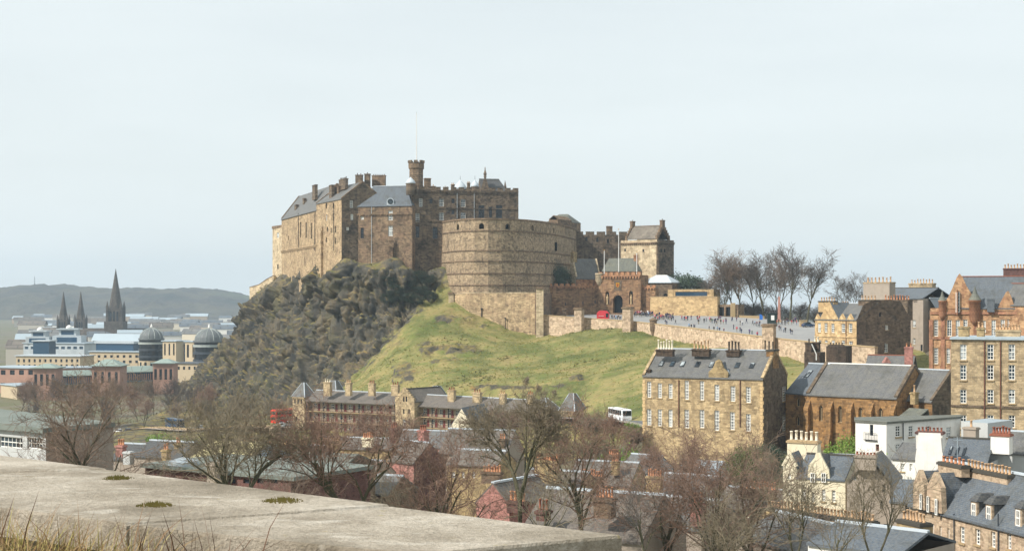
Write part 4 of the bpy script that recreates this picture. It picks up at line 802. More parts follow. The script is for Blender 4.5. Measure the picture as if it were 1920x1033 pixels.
p = on_esp(1462, 604); t = tag(empty('obelisk', p), 'slender pink granite obelisk among the bare trees', 'monument'); b = MB(); b.box((-.9, -.9, -.3), (.9, .9, .5)); b.build('plinth', M['sill'], t); b = MB(); b.lathe([(.62, .5), (.42, 8.2), (.03, 8.9)], 4, a0=R(45)); b.build('shaft', plain('pink_granite', 'b98a7c', .3, .6, '7c5a50'), t)
p = on_esp(1506, 612); t = tag(empty('stone_plinth', p), 'plain pale stone block at the edge of the esplanade', 'plinth'); b = MB(); b.box((-1.1, -.8, -.3), (1.1, .8, 1.9)); b.build('block', M['sill'], t); b = MB(); b.box((-1.2, -.9, 1.9), (1.2, .9, 2.1)); b.build('cap', M['sill'], t)
# ------------------------------------------------------------------ town on the east side
SA = dict(f='white_paint', g='mix', nx=3, ny=6, bar=.16, sill='sill'); SB = dict(f='white_paint', g='mix', nx=2, ny=4, bar=.13, sill='sill'); SC = dict(f='white_paint', g='mix', nx=2, ny=2, bar=.12); SD = dict(f='dark_paint', g='glass_dark', nx=2, ny=2, bar=.1)
# church hall
h = Blk('church_hall', 'long two-storey stone hall with two rows of tall white sash windows and skylights', 'hall', Q4(1205, 302, 1431, 290, 15), 8, Z(708, 296))
top = [(1217, 730, 8, 30), (1237, 732, 8, 28), (1257, 733, 8, 27), (1287.5, 731, 8, 36), (1316, 732, 8, 36), (1344, 736, 9, 30), (1374, 738, 9, 29), (1403, 740, 9, 30)]
bot = [(1217, 782, 9, 31), (1237, 783, 8, 32), (1257, 784, 8, 33), (1287.5, 785, 9, 35), (1316, 785, 9, 34), (1344, 788, 9, 38), (1373, 789, 9, 33), (1403, 792, 9, 33)]
h.wall(0, 'hall', wins=[w + (SA,) for w in top + bot]); zr = Z(659, 296)
h.wall(1, 'hall_dark', top=[(.5, zr)], wins=[(1471, 738, 8, 28, SA), (1471, 793, 8, 30, SA)]); h.wall(3, 'hall', top=[(.5, zr)]); h.rest('hall_dark'); h.finish()  # shaded gable takes the darker copy of the hall stone
h.gable('slate_grey', zr, ov=.25, ridge='lead'); h.skew('hall', wd=.6, hi=.5)
def skylight(blk, u, f, w=1.0, l=1.6, name='skylight', frame='dark_paint', g='glass_blind'):
    axis, a0, a1, c0, c1, cm, ze, zr_ = blk.geo; th = math.atan2(zr_ - ze, cm - c0); c = c0 + (cm - c0) * f; x, y, z = blk.loc(u, c, ze + (zr_ - ze) * f + .28); b = MB(); b.box((-w / 2, -l / 2, 0), (w / 2, l / 2, .12)); o = b.build(name, M[frame], blk.ro, loc=(x, y, z)); o.rotation_euler = Matrix.Rotation(blk.rz, 4, 'Z').to_3x3().to_4x4().to_euler(); o.rotation_euler = (Matrix.Rotation(blk.rz, 3, 'Z') @ Matrix.Rotation(th, 3, 'X')).to_euler()
    b = MB(); b.box((-w / 2 + .1, -l / 2 + .1, .121), (w / 2 - .1, l / 2 - .1, .15)); b.build('pane', M[g], o)
for j, u in enumerate((2.8, 5.2, 7.4, 10.6, 13.6, 19.0, 22.0)): skylight(h, u, .42, .9, 1.7, g='glass_blind' if j % 2 == 0 else 'glass')
# central wallhead gable
u, z, tt = h.hit(0, 1347, 710); b = MB(); hw, hh = 2.0, Z(677, 294) - Z(712, 294)
b.poly([(-hw, -.12, -.3), (hw, -.12, -.3), (hw, -.12, 1.2), (1.1, -.12, 2.0), (.55, -.12, hh - .3), (0, -.12, hh), (-.55, -.12, hh - .3), (-1.1, -.12, 2.0), (-hw, -.12, 1.2)])
P9 = [(hw, -.3), (hw, 1.2), (1.1, 2.0), (.55, hh - .3), (0, hh), (-.55, hh - .3), (-1.1, 2.0), (-hw, 1.2), (-hw, -.3)]
for (x0, z0_), (x1, z1_) in zip(P9[:-1], P9[1:]): b.poly([(x0, -.12, z0_), (x0, .5, z0_), (x1, .5, z1_), (x1, -.12, z1_)])
b.poly([(x, .5, z_) for x, z_ in P9]); q = h.loc(u, 0, 0); wg = b.build('wallhead_gable', M['yellow_stone'], h.root, loc=(q[0], q[1], h.z1 - h.z0), rz=h.rz)
b = MB(); b.poly([(-hw + .3, .5, 1.0), (0, .5, hh - .6), (0, 4.6, hh - .6), (-hw + .3, .5, 1.0)]); b.poly([(hw - .1, .5, .6), (0, .5, hh - .6), (0, 5.2, hh - .6)]); b.build('gablet_roof', M['slate_blue'], wg)
b = MB(); b.bar((hw - .1, .6, .8), (0, 5.2, hh - .5), .3, .15); b.build('flashing', M['lead'], wg)
h.chim_px(1233, 1262, 655, 668, 303, 'dark_stack', 6, 'pot_white', lw=1.2, ph=1.9, pr=.2); h.chim_px(1300, 1330, 654, 668, 301, 'dark_stack', 5, 'pot_buff', lw=1.2, ph=1.9, pr=.2); h.chim_px(1365, 1387, 656, 668, 299, 'dark_stack', 4, 'pot_dark', lw=1.4, ph=1.9, pr=.24); h.chim_px(1432, 1452, 656, 675, 299, 'dark_stack', 3, 'pot_dark', lw=1.2, ph=1.9)
h.chim(h.L - .6, 7.5, Z(690, 297), Z(655, 296), 1.4, 3.6, 'church', 0, cap='coping_dark'); h.chim(1.0, .9, Z(712, 300), Z(693, 300), .7, .7, 'dark_stack', 0)
for px in (1273, 1388): drainpipe(h, 0, px, 712, 800, 'brown_paint', .1)
for i_, px in ((0, 1207.5), (0, 1428)):                               # dressed corner stones
    u, z, _ = h.hit(0, px, 760); q = h.loc(u, -.06, 0); me = None
    for j in range(26):
        b = MB(); ww = .55 if j % 2 else .8; b.box((-ww / 2, 0, 0), (ww / 2, .3, .62)); b.build('quoin', M['golden'], h.root, loc=(q[0], q[1], 2.5 + j * .7), rz=h.rz) if 2.5 + j * .7 < h.z1 - h.z0 - .7 else None
# church
c = Blk('stone_church', 'golden brown church with stepped buttresses, lancet windows and broad slate roof', 'church', Q4(1513, 296, 1682, 284, 16), 8, Z(743, 290))
LC = dict(kind='pointed', f='sill', g='glass_dark', nx=2, bar=.16)
c.wall(0, 'church', wins=[(1539, 774, 7, 30, LC), (1575, 776, 7, 32, LC), (1613, 777, 7, 28, LC), (1651, 778, 7, 28, LC)], reveal=.5); zr = Z(685, 296)
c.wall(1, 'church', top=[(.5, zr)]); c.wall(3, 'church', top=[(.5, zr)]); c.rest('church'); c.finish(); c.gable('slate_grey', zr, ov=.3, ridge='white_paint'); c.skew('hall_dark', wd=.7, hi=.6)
for px in (1516, 1558, 1596, 1634, 1676):
    u, z, _ = c.hit(0, px, 790); q = c.loc(u, 0, 0); b = MB(); H = Z(752, 290) - c.z0
    b.hexa([(-.55, -1.9, 0), (.55, -1.9, 0), (.55, .1, 0), (-.55, .1, 0), (-.55, -1.9, H * .55), (.55, -1.9, H * .55), (.55, .1, H * .55), (-.55, .1, H * .55)]); b.hexa([(-.55, -1.9, H * .55), (.55, -1.9, H * .55), (.55, .1, H * .55), (-.55, .1, H * .55), (-.5, -1.2, H * .62), (.5, -1.2, H * .62), (.5, .1, H * .62), (-.5, .1, H * .62)])
    b.hexa([(-.5, -1.2, H * .62), (.5, -1.2, H * .62), (.5, .1, H * .62), (-.5, .1, H * .62), (-.5, -1.2, H * .9), (.5, -1.2, H * .9), (.5, .1, H), (-.5, .1, H)]); b.build('buttress', M['church'], c.root, loc=(q[0], q[1], 0), rz=c.rz)
k = Blk('church_link', 'narrow link with steep blue slate roof and skylight between hall and church', 'church wing', Q4(1473, 301.5, 1513, 297, 14), 8, Z(738, 298)); k.wall(0, 'church', wins=[(1496, 754, 8, 17, dict(LC, kind='round')), (1496, 788, 8, 20, LC)], reveal=.5); k.wall(1, 'church', top=[(.5, Z(683, 305))]); k.wall(3, 'church', top=[(.5, Z(683, 305))]); k.rest('church'); k.finish(); k.gable('slate_blue', Z(683, 305), ov=.3, ridge='lead'); skylight(k, 2.2, .62, 1.1, 2.2)
ch = Blk('church_chancel', 'lower east end of the church with dark gable and slate roof', 'church wing', Q4(1684, 289, 1748, 283, 13), 8, Z(751, 286)); zr = Z(694, 292); ch.wall(0, 'church', wins=[(1725, 770, 8, 14, dict(LC, kind='pointed'))]); ch.wall(1, 'hall_dark', top=[(.5, zr)]); ch.wall(3, 'church', top=[(.5, zr)]); ch.rest('church'); ch.finish(); ch.gable('slate_grey', zr, ov=.3, ridge='lead'); ch.skew('hall_dark', ends=(1,), wd=.6, hi=.5); ch.chim_px(1711, 1718, 735, 758, 284, 'yellow_stone', 1, 'pot_buff', ph=1.3)  # gable's shade is put in by the darker hall stone
k = Blk('church_porch', 'small grey lean-to porch tucked against the church', 'porch', Q4(1680, 279, 1716, 276, 5), 8, Z(787, 278)); k.rest('church'); k.finish(); k.gable('slate_green', Z(768, 280), ov=.2, ridge=None, mid=.9)
# dark chimney breast and cottages between hall and school
k = Blk('mutual_gable', 'tall dark chimney gable with white flue pipes beside the hall roof', 'chimney gable', Q4(1508, 330, 1538, 328, 3), 15, Z(660, 329)); k.rest('dark_stack'); k.lid('coping_dark'); k.finish(); k.chim_px(1512, 1522, 642, 664, 330, 'dark_stack', 1, 'pot_dark'); k.chim_px(1526, 1536, 641, 662, 331, 'dark_stack', 2, 'pot_white', ph=1.2)
b = MB(); q = P(1528, 645, 328) - Vector((k.o.x, k.o.y, k.z0)); b.tube([(q.x - .8, q.y - .5, q.z), (q.x + .2, q.y - .5, q.z - 2.2), (q.x + .2, q.y - .5, q.z - 3.5)], [.12] * 3, 6); b.build('flue_pipe', M['white_paint'], k.root)
k = Blk('flat_roofed_house', 'low sooty stone block with flat top behind the church ridge', 'house', Q4(1549, 345, 1586, 343, 6), 18, Z(649, 344)); k.rest('dark_stack'); k.lid('coping_dark'); k.finish(); k.chim_px(1556, 1580, 646, 652, 346, 'dark_stack', 5, 'pot_dark', ph=.5)
k = Blk('red_ridged_cottage', 'small slate cottage with red ridge and a pink chimney behind the church', 'cottage', Q4(1622, 352, 1712, 348, 9), 16, Z(690, 350)); k.rest('pink'); k.finish(); k.gable('slate_grey', Z(668, 352), ov=.3, ridge='pot_red'); k.chim_px(1697, 1711, 650, 690, 345, 'pink', 2, 'pot_orange', ph=.9)
b = MB(); q = P(1664, 678, 348.5) - Vector((k.o.x, k.o.y, k.z0)); b.poly([(-.9, 0, -.3), (.9, 0, -.3), (0, 0, 1.1)]); b.poly([(-.9, 0, -.3), (0, 0, 1.1), (0, 2, 1.1), (-.9, 2, -.3)]); b.poly([(.9, 0, -.3), (0, 0, 1.1), (0, 2, 1.1), (.9, 2, -.3)]); b.build('dormer', M['pink'], k.root, loc=tuple(q))
# golden gabled tenement with dark side
g = Blk('gabled_tenement', 'golden ashlar tenement with pointed gablets and a big dark side wall', 'tenement', Q4(1528, 414, 1606, 398, 18.5), 20, Z(600, 405)); GW = dict(SB, bar=.16)
g.wall(0, 'golden', wins=[(1536, 614, 6, 17, GW), (1548.5, 614, 6, 17, GW), (1561.5, 615, 6, 17, GW), (1581, 615, 7, 17, GW), (1594.5, 615, 7, 17, GW), (1537, 645, 6, 14, GW), (1549, 645, 6, 14, GW), (1562, 645, 6, 14, GW), (1581, 645, 6, 14, GW), (1595, 648, 7, 17, GW), (1595, 674, 7, 12, GW)])
g.wall(1, 'brown_rubble', top=[(.82, Z(566, 408)), (.62, Z(562, 408)), (.3, Z(562, 404)), (.12, Z(572, 402))], wins=[(1663, 614, 6, 9, dict(SB, bar=.2)), (1662, 652, 7, 17, SB), (1650, 590, 4, 8, SD)])  # side wall's shade is put into its darker stone colour
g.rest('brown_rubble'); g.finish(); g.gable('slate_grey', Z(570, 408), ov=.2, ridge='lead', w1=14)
def gablet(blk, px, pt, pb, wpx, m, rm, i=0, dep=5.0, Yo=0):
    u, z, tt = blk.hit(i, px, pb); w = wpx * tt / F / max(.6, blk.d.x); hgt = (pb - pt) * tt / F; q = blk.loc(u, -.1, 0); b = MB(); b.poly([(-w / 2, 0, 0), (w / 2, 0, 0), (0, 0, hgt)]); b.poly([(-w / 2, .4, 0), (w / 2, .4, 0), (0, .4, hgt)])
    b.poly([(-w / 2, 0, 0), (0, 0, hgt), (0, .4, hgt), (-w / 2, .4, 0)]); b.poly([(w / 2, 0, 0), (0, 0, hgt), (0, .4, hgt), (w / 2, .4, 0)]); b.poly([(-w / 2, 0, 0), (w / 2, 0, 0), (w / 2, .4, 0), (-w / 2, .4, 0)])
    go = b.build('gablet', M[m], blk.root, loc=(q[0], q[1], z), rz=blk.rz); b = MB(); b.poly([(-w / 2 + .1, .4, 0), (0, .4, hgt - .15), (0, dep, hgt - .15), (-w / 2 + .1, dep * .2, 0)]); b.poly([(w / 2 - .1, .4, 0), (0, .4, hgt - .15), (0, dep, hgt - .15), (w / 2 - .1, dep * .2, 0)]); b.build('gablet_roof', M[rm], go); return go
gablet(g, 1554, 566, 600.3, 34, 'golden', 'slate_blue', dep=7); gablet(g, 1579.5, 588, 600.3, 13, 'golden', 'slate_blue', dep=3.5); gablet(g, 1594.5, 588, 600.3, 13, 'golden', 'slate_blue', dep=3.5); gablet(g, 1533, 588, 600.3, 11, 'golden', 'slate_blue', dep=3.5)
for py in (631, 662):
    b = MB(); u, z, _ = g.hit(0, 1567, py); q0 = g.loc(0, -.08, 0); q1 = g.loc(g.L, -.08, 0); b.bar((q0[0], q0[1], z), (q1[0], q1[1], z), .25, .3); b.build('string_course', M['golden'], g.root)
drainpipe(g, 0, 1587, 602, 680, 'brown_paint', .1)
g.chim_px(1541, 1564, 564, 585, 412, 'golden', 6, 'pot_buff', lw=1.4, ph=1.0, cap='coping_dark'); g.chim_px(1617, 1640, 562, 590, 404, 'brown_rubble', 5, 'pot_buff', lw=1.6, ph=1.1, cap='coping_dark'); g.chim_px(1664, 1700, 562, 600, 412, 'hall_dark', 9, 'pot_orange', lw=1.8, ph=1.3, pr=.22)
g.chim_px(1580, 1590, 570, 580, 420, 'golden', 3, 'pot_buff', ph=.8)
k = Blk('harled_tower_house', 'tall grey harled house with two pot-crowned chimney blocks above the tenements', 'house', Q4(1640, 440, 1731, 426, 14), 20, Z(560, 432)); k.wall(0, 'harl', wins=[(1706, 563.5, 7, 8, dict(SC, bar=.2)), (1716.5, 563.5, 7, 8, dict(SC, bar=.2)), (1714, 607, 6, 14, SB), (1714, 640, 5, 12, SB), (1728, 652, 4, 12, SD)]); k.rest('harl'); k.finish(); k.gable('slate_blue', Z(541, 436), ov=.3, ridge='coping_dark')
k.chim_px(1630, 1667, 529, 575, 433, 'harl', 7, 'pot_buff', lw=2.6, ph=1.5, pr=.26, cap='tenement'); k.chim_px(1713, 1745, 531, 562, 441, 'tenement', 8, 'pot_buff', lw=1.8, ph=1.2, pr=.22)
k = Blk('link_house', 'narrow shaded stone house between the harled house and the red school', 'house', Q4(1729, 430, 1757, 424, 10), 20, Z(582, 427)); k.wall(0, 'brown_rubble', wins=[(1738, 592, 8, 17, SB), (1740, 640, 5, 12, SD)]); k.rest('brown_rubble'); k.finish(); k.gable('slate_blue', Z(560, 430), ov=.2, ridge='lead', axis='w')
# red sandstone school
s_ = Blk('sandstone_school', 'ornate red and golden sandstone school with tall stepped gable and conical turret', 'school', Q4(1744, 372, 1960, 362, 16), 20, Z(578, 367)); RW = dict(SA, ny=6, bar=.15, nx=2)
s_.wall(0, 'school_stone', wins=[(1755, 615, 8, 31, RW), (1780, 615, 9, 30, RW), (1796, 615, 8, 30, RW), (1810, 612, 8, 26, RW), (1755, 667, 8, 30, RW), (1778, 667, 7, 28, RW), (1800, 667, 7, 28, RW), (1863, 615, 8, 30, RW), (1880, 606, 8, 14, RW), (1893, 606, 8, 14, RW), (1846, 612, 5, 22, RW)]); s_.rest('school_stone'); s_.finish(); s_.gable('slate_blue', Z(520, 376), ov=.2, ridge='pot_red', u0=6.5)
ga = MB(); A = [(1770, 579), (1772, 566), (1779, 555), (1787, 537), (1794, 520), (1799, 513), (1805, 520), (1812, 536), (1822, 552), (1828, 566), (1829, 579)]
def panel(blk, pts, m, name, off=-.15, dep=.8, mats=None):
    o = [blk.hit(0, *p)[:2] for p in pts]; b = MB(); n = len(o); fa_ = [blk.loc(u, off, z + blk.z0) for u, z in o]; ba = [blk.loc(u, off + dep, z + blk.z0) for u, z in o]; b.poly(fa_); b.poly(list(reversed(ba)))
    for i in range(n): j = (i + 1) % n; b.poly([fa_[i], ba[i], ba[j], fa_[j]])
    return b.build(name, M[m], blk.root)
panel(s_, A, 'school_stone', 'stepped_gable'); panel(s_, [(1868, 583), (1874, 570), (1886, 548), (1890, 545), (1896, 556), (1905, 583)], 'school_stone', 'stepped_gable')
u, z, t_ = s_.hit(0, 1796, 566); q = s_.loc(u, -.32, 0); win_objs(s_.root, (q[0] - .5, q[1], z - 2.6), s_.rz, 1.0, 5.0, 2, 6, 'rect', .16, 'white_paint', 'glass')
b = MB(); b.bar((0, -.2, 0), (0, -.2, 6.2), 2.0, .24); b.build('window_surround', M['red_sand'], s_.root, loc=(q[0], q[1] + .3, z - 3.2), rz=s_.rz)
for py in (587, 634):
    u, z, _ = s_.hit(0, 1800, py); q0 = s_.loc(0, -.1, 0); q1 = s_.loc(s_.L, -.1, 0); b = MB(); b.bar((q0[0], q0[1], z), (q1[0], q1[1], z), .4, .6); b.build('string_course', M['red_sand'], s_.root)
def side_turret(px, pt, pm, pb, r, dy=0):
    u, z, tt = s_.hit(0, px, pm); q = s_.loc(u, -.2, 0); H = (pm - pt) * tt / F; D = (pb - pm) * tt / F; b = MB(); b.lathe([(.2, -D - 1.5), (r, -D), (r, 0), (r * 1.15, .05), (r * 1.15, .3)], 12); o = b.build('turret', M['red_sand'], s_.root, True, loc=(q[0], q[1], z)); b = MB(); b.lathe([(r * 1.2, .3), (r * .5, H * .5), (.08, H)], 12); b.build('cone', M['slate_green'], o)
side_turret(1828, 537, 565, 600, 1.35); side_turret(1767, 545, 566, 590, .9)
for px in (1768, 1829, 1745.5): 
    u, z, _ = s_.hit(0, px, 640); q = s_.loc(u, -.3, 0); b = MB(); b.box((-.45, 0, 2), (.45, .6, Z(600, 367) - s_.z0)); b.build('pilaster', M['red_sand'], s_.root, loc=(q[0], q[1], 0), rz=s_.rz)
s_.chim_px(1884, 1920, 503, 530, 378, 'brick_red', 7, 'pot_buff', lw=2, ph=1.1, pr=.22); s_.chim_px(1852, 1864, 560, 585, 366, 'slate_blue', 0)
k = Blk('school_wing', 'grey slated wing roof of the school with red ridge', 'school wing', Q4(1858, 368, 1960, 360, 12), 20, Z(572, 364)); k.rest('school_stone'); k.finish(); k.gable('slate_grey', Z(533, 370), ov=.3, ridge='pot_red', hip=(3, 0))
# plain tenement at the east edge
t_ = Blk('plain_tenement', 'tall plain tan tenement with four rows of white sash windows and drainpipes', 'tenement', Q4(1783, 243, 1990, 236, 14), 6, Z(637, 240)); TW = dict(SB, ny=4, bar=.12)
rows = [(660, 29), (698, 28), (743, 26), (790, 24)]; t_.wall(0, 'tenement', wins=[(x, y, 12, hh_, TW) for y, hh_ in rows for x in (1806, 1857, 1897, 1935)], reveal=.25); t_.rest('tenement'); t_.lid('zinc'); t_.finish()
b = MB(); q = [p - t_.o for p in t_.pts]; b.prism([(q[0].x - .3, q[0].y - .35), (q[1].x, q[1].y - .35), (q[2].x, q[2].y), (q[3].x - .3, q[3].y)], t_.z1 - t_.z0 + .005, t_.z1 - t_.z0 + .35); b.build('roof_edge', M['zinc'], t_.root)
for px in (1846, 1876): drainpipe(t_, 0, px, 640, 830, 'brown_paint', .09)
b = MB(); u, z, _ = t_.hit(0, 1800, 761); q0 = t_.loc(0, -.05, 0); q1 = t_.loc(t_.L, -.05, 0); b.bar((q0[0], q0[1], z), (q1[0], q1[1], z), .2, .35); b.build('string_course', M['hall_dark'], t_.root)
t_.chim_px(1799, 1816, 612, 640, 247, 'yellow_stone', 0); t_.chim_px(1833, 1845, 614, 640, 247, 'yellow_stone', 2, 'pot_buff'); t_.chim_px(1870, 1910, 618, 640, 247, 'tenement', 8, 'pot_buff', ph=.9)
# white flat-roofed house
w = Blk('white_flat_house', 'long white rendered house with flat grey roof and a crooked end wall', 'house', [XY(1604, 220), XY(1662, 216), XY(1800, 226), XY(1800, 229.5), XY(1604, 224.5)], 6, Z(788, 222)); w.wall(0, 'harl_white', wins=[(1634, 806, 6, 20, SD), (1645, 839, 7, 13, dict(SC, f='brown_paint'))]); w.wall(1, 'harl_white', wins=[(1684, 808, 9, 20, TW), (1684, 841, 9, 18, TW), (1708, 808, 8, 20, TW), (1708, 838, 8, 16, TW), (1779, 810, 9, 20, TW), (1740, 808, 8, 20, TW)], reveal=.2); w.rest('harl_white'); w.lid('zinc'); w.finish()
b = MB(); q = [p - w.o for p in w.pts]; b.prism([(q[0].x - .2, q[0].y - .2), (q[1].x, q[1].y - .3), (q[2].x + .2, q[2].y - .2), (q[3].x + .2, q[3].y), (q[4].x - .2, q[4].y)], w.z1 - w.z0 + .005, w.z1 - w.z0 + .3); b.build('roof_edge', M['slate_green'], w.root)
drainpipe(w, 1, 1692, 792, 870, 'dark_paint', .08)
b = MB(); c0 = P(1634, 824, 218); 
bal = empty('balcony', (c0.x - w.o.x, c0.y - w.o.y, c0.z - w.z0)); bal.parent = w.root; bal.rotation_euler = (0, 0, math.atan2(w.d.y, w.d.x))
b.box((-1.1, -.4, -.1), (1.1, .4, 0)); b.build('deck', M['iron'], bal); b = MB()
for j in range(9): x = -1.05 + j * .262; b.tube([(x, -.38, 0), (x, -.38, 1.0)], [.025, .025], 4)
b.bar((-1.1, -.38, 1.0), (1.1, -.38, 1.0), .06, .05); tag(b.build('railing', M['iron'], bal), kind='stuff')
k = Blk('grey_flat_house', 'pale grey flat-roofed extension beside the white house', 'house', Q4(1802, 225, 1852, 222, 8), 6, Z(792, 223)); k.rest('harl_grey'); k.lid('zinc'); k.finish(); k.chim_px(1812, 1830, 800, 820, 220, 'harl', 1, 'pot_buff')
# white gabled house with broad chimney
w2 = Blk('white_gabled_house', 'white harled house with a very broad chimney gable and blue slate roof', 'house', Q4(1672, 203, 1722, 201, 9), 6, Z(862, 202)); w2.wall(0, 'harl_white', wins=[(1692, 876, 7, 14, TW), (1708, 876, 5, 14, SC)]); w2.wall(1, 'harl_white', top=[(.5, Z(832, 200))]); w2.wall(3, 'harl_white', top=[(.5, Z(832, 200))]); w2.rest('harl_white'); w2.finish(); w2.gable('slate_grey', Z(838, 202), ov=.2, ridge=None)
k = Blk('white_chimney_house', 'white house with tall tapering chimney wall and dark blue roof', 'house', Q4(1716, 198.5, 1770, 197, 9), 6, Z(862, 197)); zt_ = Z(812, 197); k.wall(0, 'harl_white', top=[(.93, Z(846, 197)), (.88, zt_), (.12, zt_), (.04, Z(846, 197))]); k.rest('harl_white'); k.finish(); k.chim_px(1722, 1766, 808, 840, 199.2, 'harl_white', 7, 'pot_red', lw=1.8, ph=.6, pr=.16, cap='brick_red')
k = Blk('blue_roofed_house', 'house with wide dark blue slate roof, skylights and aerial', 'house', Q4(1764, 202, 1852, 199, 9), 6, Z(868, 200)); k.rest('harl_grey'); k.finish(); k.gable('slate_blue', Z(826, 203), ov=.2, ridge='coping_dark')
for u in (.9, 1.8, 2.7): skylight(k, u, .4, .35, 1.8, g='glass_blind')
b = MB(); q = P(1795, 842, 196) - Vector((k.o.x, k.o.y, k.z0)); b.tube([(0, 0, -2), (0, 0, 1.6)], [.04, .04], 5); b.bar((-.5, 0, 1.5), (.7, 0, 1.5), .04, .04); b.bar((-.5, 0, 1.2), (.7, 0, 1.2), .04, .04); b.build('aerial', M['zinc'], k.root, loc=tuple(q))
k = Blk('grey_gable_house', 'grey gabled house with white chimney and red pots at the east edge', 'house', Q4(1850, 206, 1990, 200, 9), 6, Z(852, 203)); k.rest('harl_grey'); k.finish(); k.gable('slate_grey', Z(812, 207), ov=.2, ridge='lead'); k.chim_px(1864, 1892, 812, 850, 201, 'harl_white', 6, 'pot_red', lw=1.4, ph=1.0, pr=.2, cap='pot_red'); gablet(k, 1818, 838, 866, 34, 'harl', 'slate_grey', dep=3) if False else None
# cream house
cr = Blk('cream_house', 'cream harled house with twin crow-like gables and white-potted chimney', 'house', Q4(1493, 189.5, 1585, 186.5, 9), 4, Z(900, 187)); CWn = dict(SC, bar=.14)
cr.wall(0, 'harl_cream', wins=[(1507, 928, 9, 22, TW), (1524, 932, 6, 20, TW), (1544, 928, 8, 22, TW), (1563, 930, 8, 22, TW)]); cr.wall(1, 'harl_cream', top=[(.5, Z(858, 190))]); cr.wall(3, 'harl_cream', top=[(.5, Z(858, 190))]); cr.rest('harl_cream'); cr.finish(); cr.gable('slate_blue', Z(858, 190), ov=.2, ridge='coping_dark'); cr.chim_px(1482, 1533, 825, 865, 199, 'harl_cream', 6, 'pot_white', lw=1.6, ph=1.2, pr=.22, cap='sill')
panel(cr, [(1514, 905), (1516, 872), (1528, 857), (1530, 849), (1538, 848), (1541, 856), (1554, 880), (1557, 905)], 'harl_cream', 'wallhead_gable', -.1, .4)
for px in (1524.5, 1545): u, z, _ = cr.hit(0, px, 893); q = cr.loc(u, -.2, 0); win_objs(cr.root, (q[0] - .3, q[1], z - .7), cr.rz, .6, 1.2, 2, 2, 'rect', .1, 'white_paint', 'glass_dark')
b = MB(); A0 = cr.hit(0, 1535, 852); q = cr.loc(A0[0], 0, 0); hz_ = A0[1] - .2; b.poly([(-1.9, .3, hz_ - 3.4), (0, .3, hz_), (0, 6, hz_), (-1.9, 3, hz_ - 3.4)]); b.poly([(1.5, .3, hz_ - 2.6), (0, .3, hz_), (0, 6, hz_), (1.5, 3, hz_ - 2.6)]); b.build('gablet_roof', M['slate_dark'], cr.root, loc=(q[0], q[1], 0), rz=cr.rz)
k = Blk('cream_stair_tower', 'slim cream stair tower with pointed gable at the cream house', 'stair tower', Q4(1468, 190, 1493, 189.3, 5), 4, Z(876, 190)); k.wall(0, 'harl_cream', top=[(.5, Z(851, 190))], wins=[(1480, 893, 5, 10, CWn), (1479, 925, 4, 8, CWn)]); k.rest('harl_cream'); k.finish(); k.gable('slate_blue', Z(853, 190), axis='w', ov=.1, ridge=None); k.skew('harl_cream', ends=(0,), wd=.4, hi=.4)
k = Blk('grey_harled_gable', 'big grey harled gable end with central chimney and two dark windows', 'house', Q4(1588, 184.6, 1670, 182.6, 10), 4, Z(908, 184)); k.wall(0, 'harl', top=[(.62, Z(866, 184)), (.5, Z(856, 184)), (.32, Z(862, 184))], wins=[(1657, 915, 7, 15, SD), (1653, 946, 6, 14, SD), (1603, 893, 7, 14, SC), (1661, 988, 9, 12, SD)]); k.rest('harl'); k.finish(); k.gable('slate_grey', Z(860, 184), axis='w', ov=.1, ridge=None, u0=.2); k.chim_px(1606, 1641, 852, 880, 183.2, 'harl', 6, 'pot_red', lw=1.2, ph=.35, cap='harl'); k.skew('coping_dark', ends=(0,), wd=.4, hi=.2)
k = Blk('slated_mid_house', 'brown slated roof joining the cream house and the grey gable', 'house', Q4(1548, 196, 1612, 194.5, 8), 4, Z(902, 194)); k.rest('harl'); k.finish(); k.gable('slate_brown', Z(857, 198), ov=.2, ridge='lead')
k = Blk('grey_lean_house', 'shaded grey cottage with blue roof beside the big grey gable', 'cottage', Q4(1668, 177, 1715, 175.4, 8), 4, Z(945, 175)); k.wall(0, 'harl', wins=[(1701, 955, 8, 14, SD)]); k.rest('harl'); k.finish(); k.gable('slate_blue', Z(905, 178), ov=.2, ridge=None)
# cottage terrace in the near corner
r_ = Blk('stone_terrace', 'pinkish stone terrace with gabled stair towers, dormers and blue slate roof', 'terrace', Q4(1706, 166, 1990, 140, 9), 2, Z(947, 165)); 
r_.wall(0, 'cottage', wins=[(1735, 990, 4, 28, SC), (1749, 995, 4, 28, SC), (1763, 1000, 4, 28, SC), (1778, 1004, 4, 28, SC), (1804, 1002, 9, 30, TW), (1833, 1006, 9, 30, TW), (1862, 1011, 9, 30, TW), (1892, 1014, 8, 30, TW)]); r_.rest('cottage'); r_.finish(); r_.gable('slate_blue', Z(879, 160), ov=.3, ridge='lead')
for pts_, lab in (([(1719, 952), (1720, 905), (1730, 880), (1740, 908), (1742, 956)], 'a'), ([(1745, 957), (1746, 910), (1759, 884), (1772, 914), (1774, 962)], 'b')):
    panel(r_, pts_, 'cottage', 'wallhead_gable', -.5, .6); apx, apy = pts_[2]; u, z, tt = r_.hit(0, apx, apy + 2); q = r_.loc(u, -.2, 0); b = MB(); b.poly([(-.75, .1, z - 1.75), (0, .1, z), (0, 5, z), (-.75, 3.4, z - 1.75)]); b.poly([(.75, .1, z - 1.75), (0, .1, z), (0, 5, z), (.75, 3.4, z - 1.75)]); b.poly([(-.75, .1, z - 4.5), (-.75, .1, z - 1.7), (-.75, 3.6, z - 1.7)]); b.poly([(.75, .1, z - 4.8), (.75, .1, z - 1.7), (.75, 3.6, z - 1.7)]); b.build('gablet_roof', M['slate_blue'], r_.root, loc=(q[0], q[1], 0), rz=r_.rz)
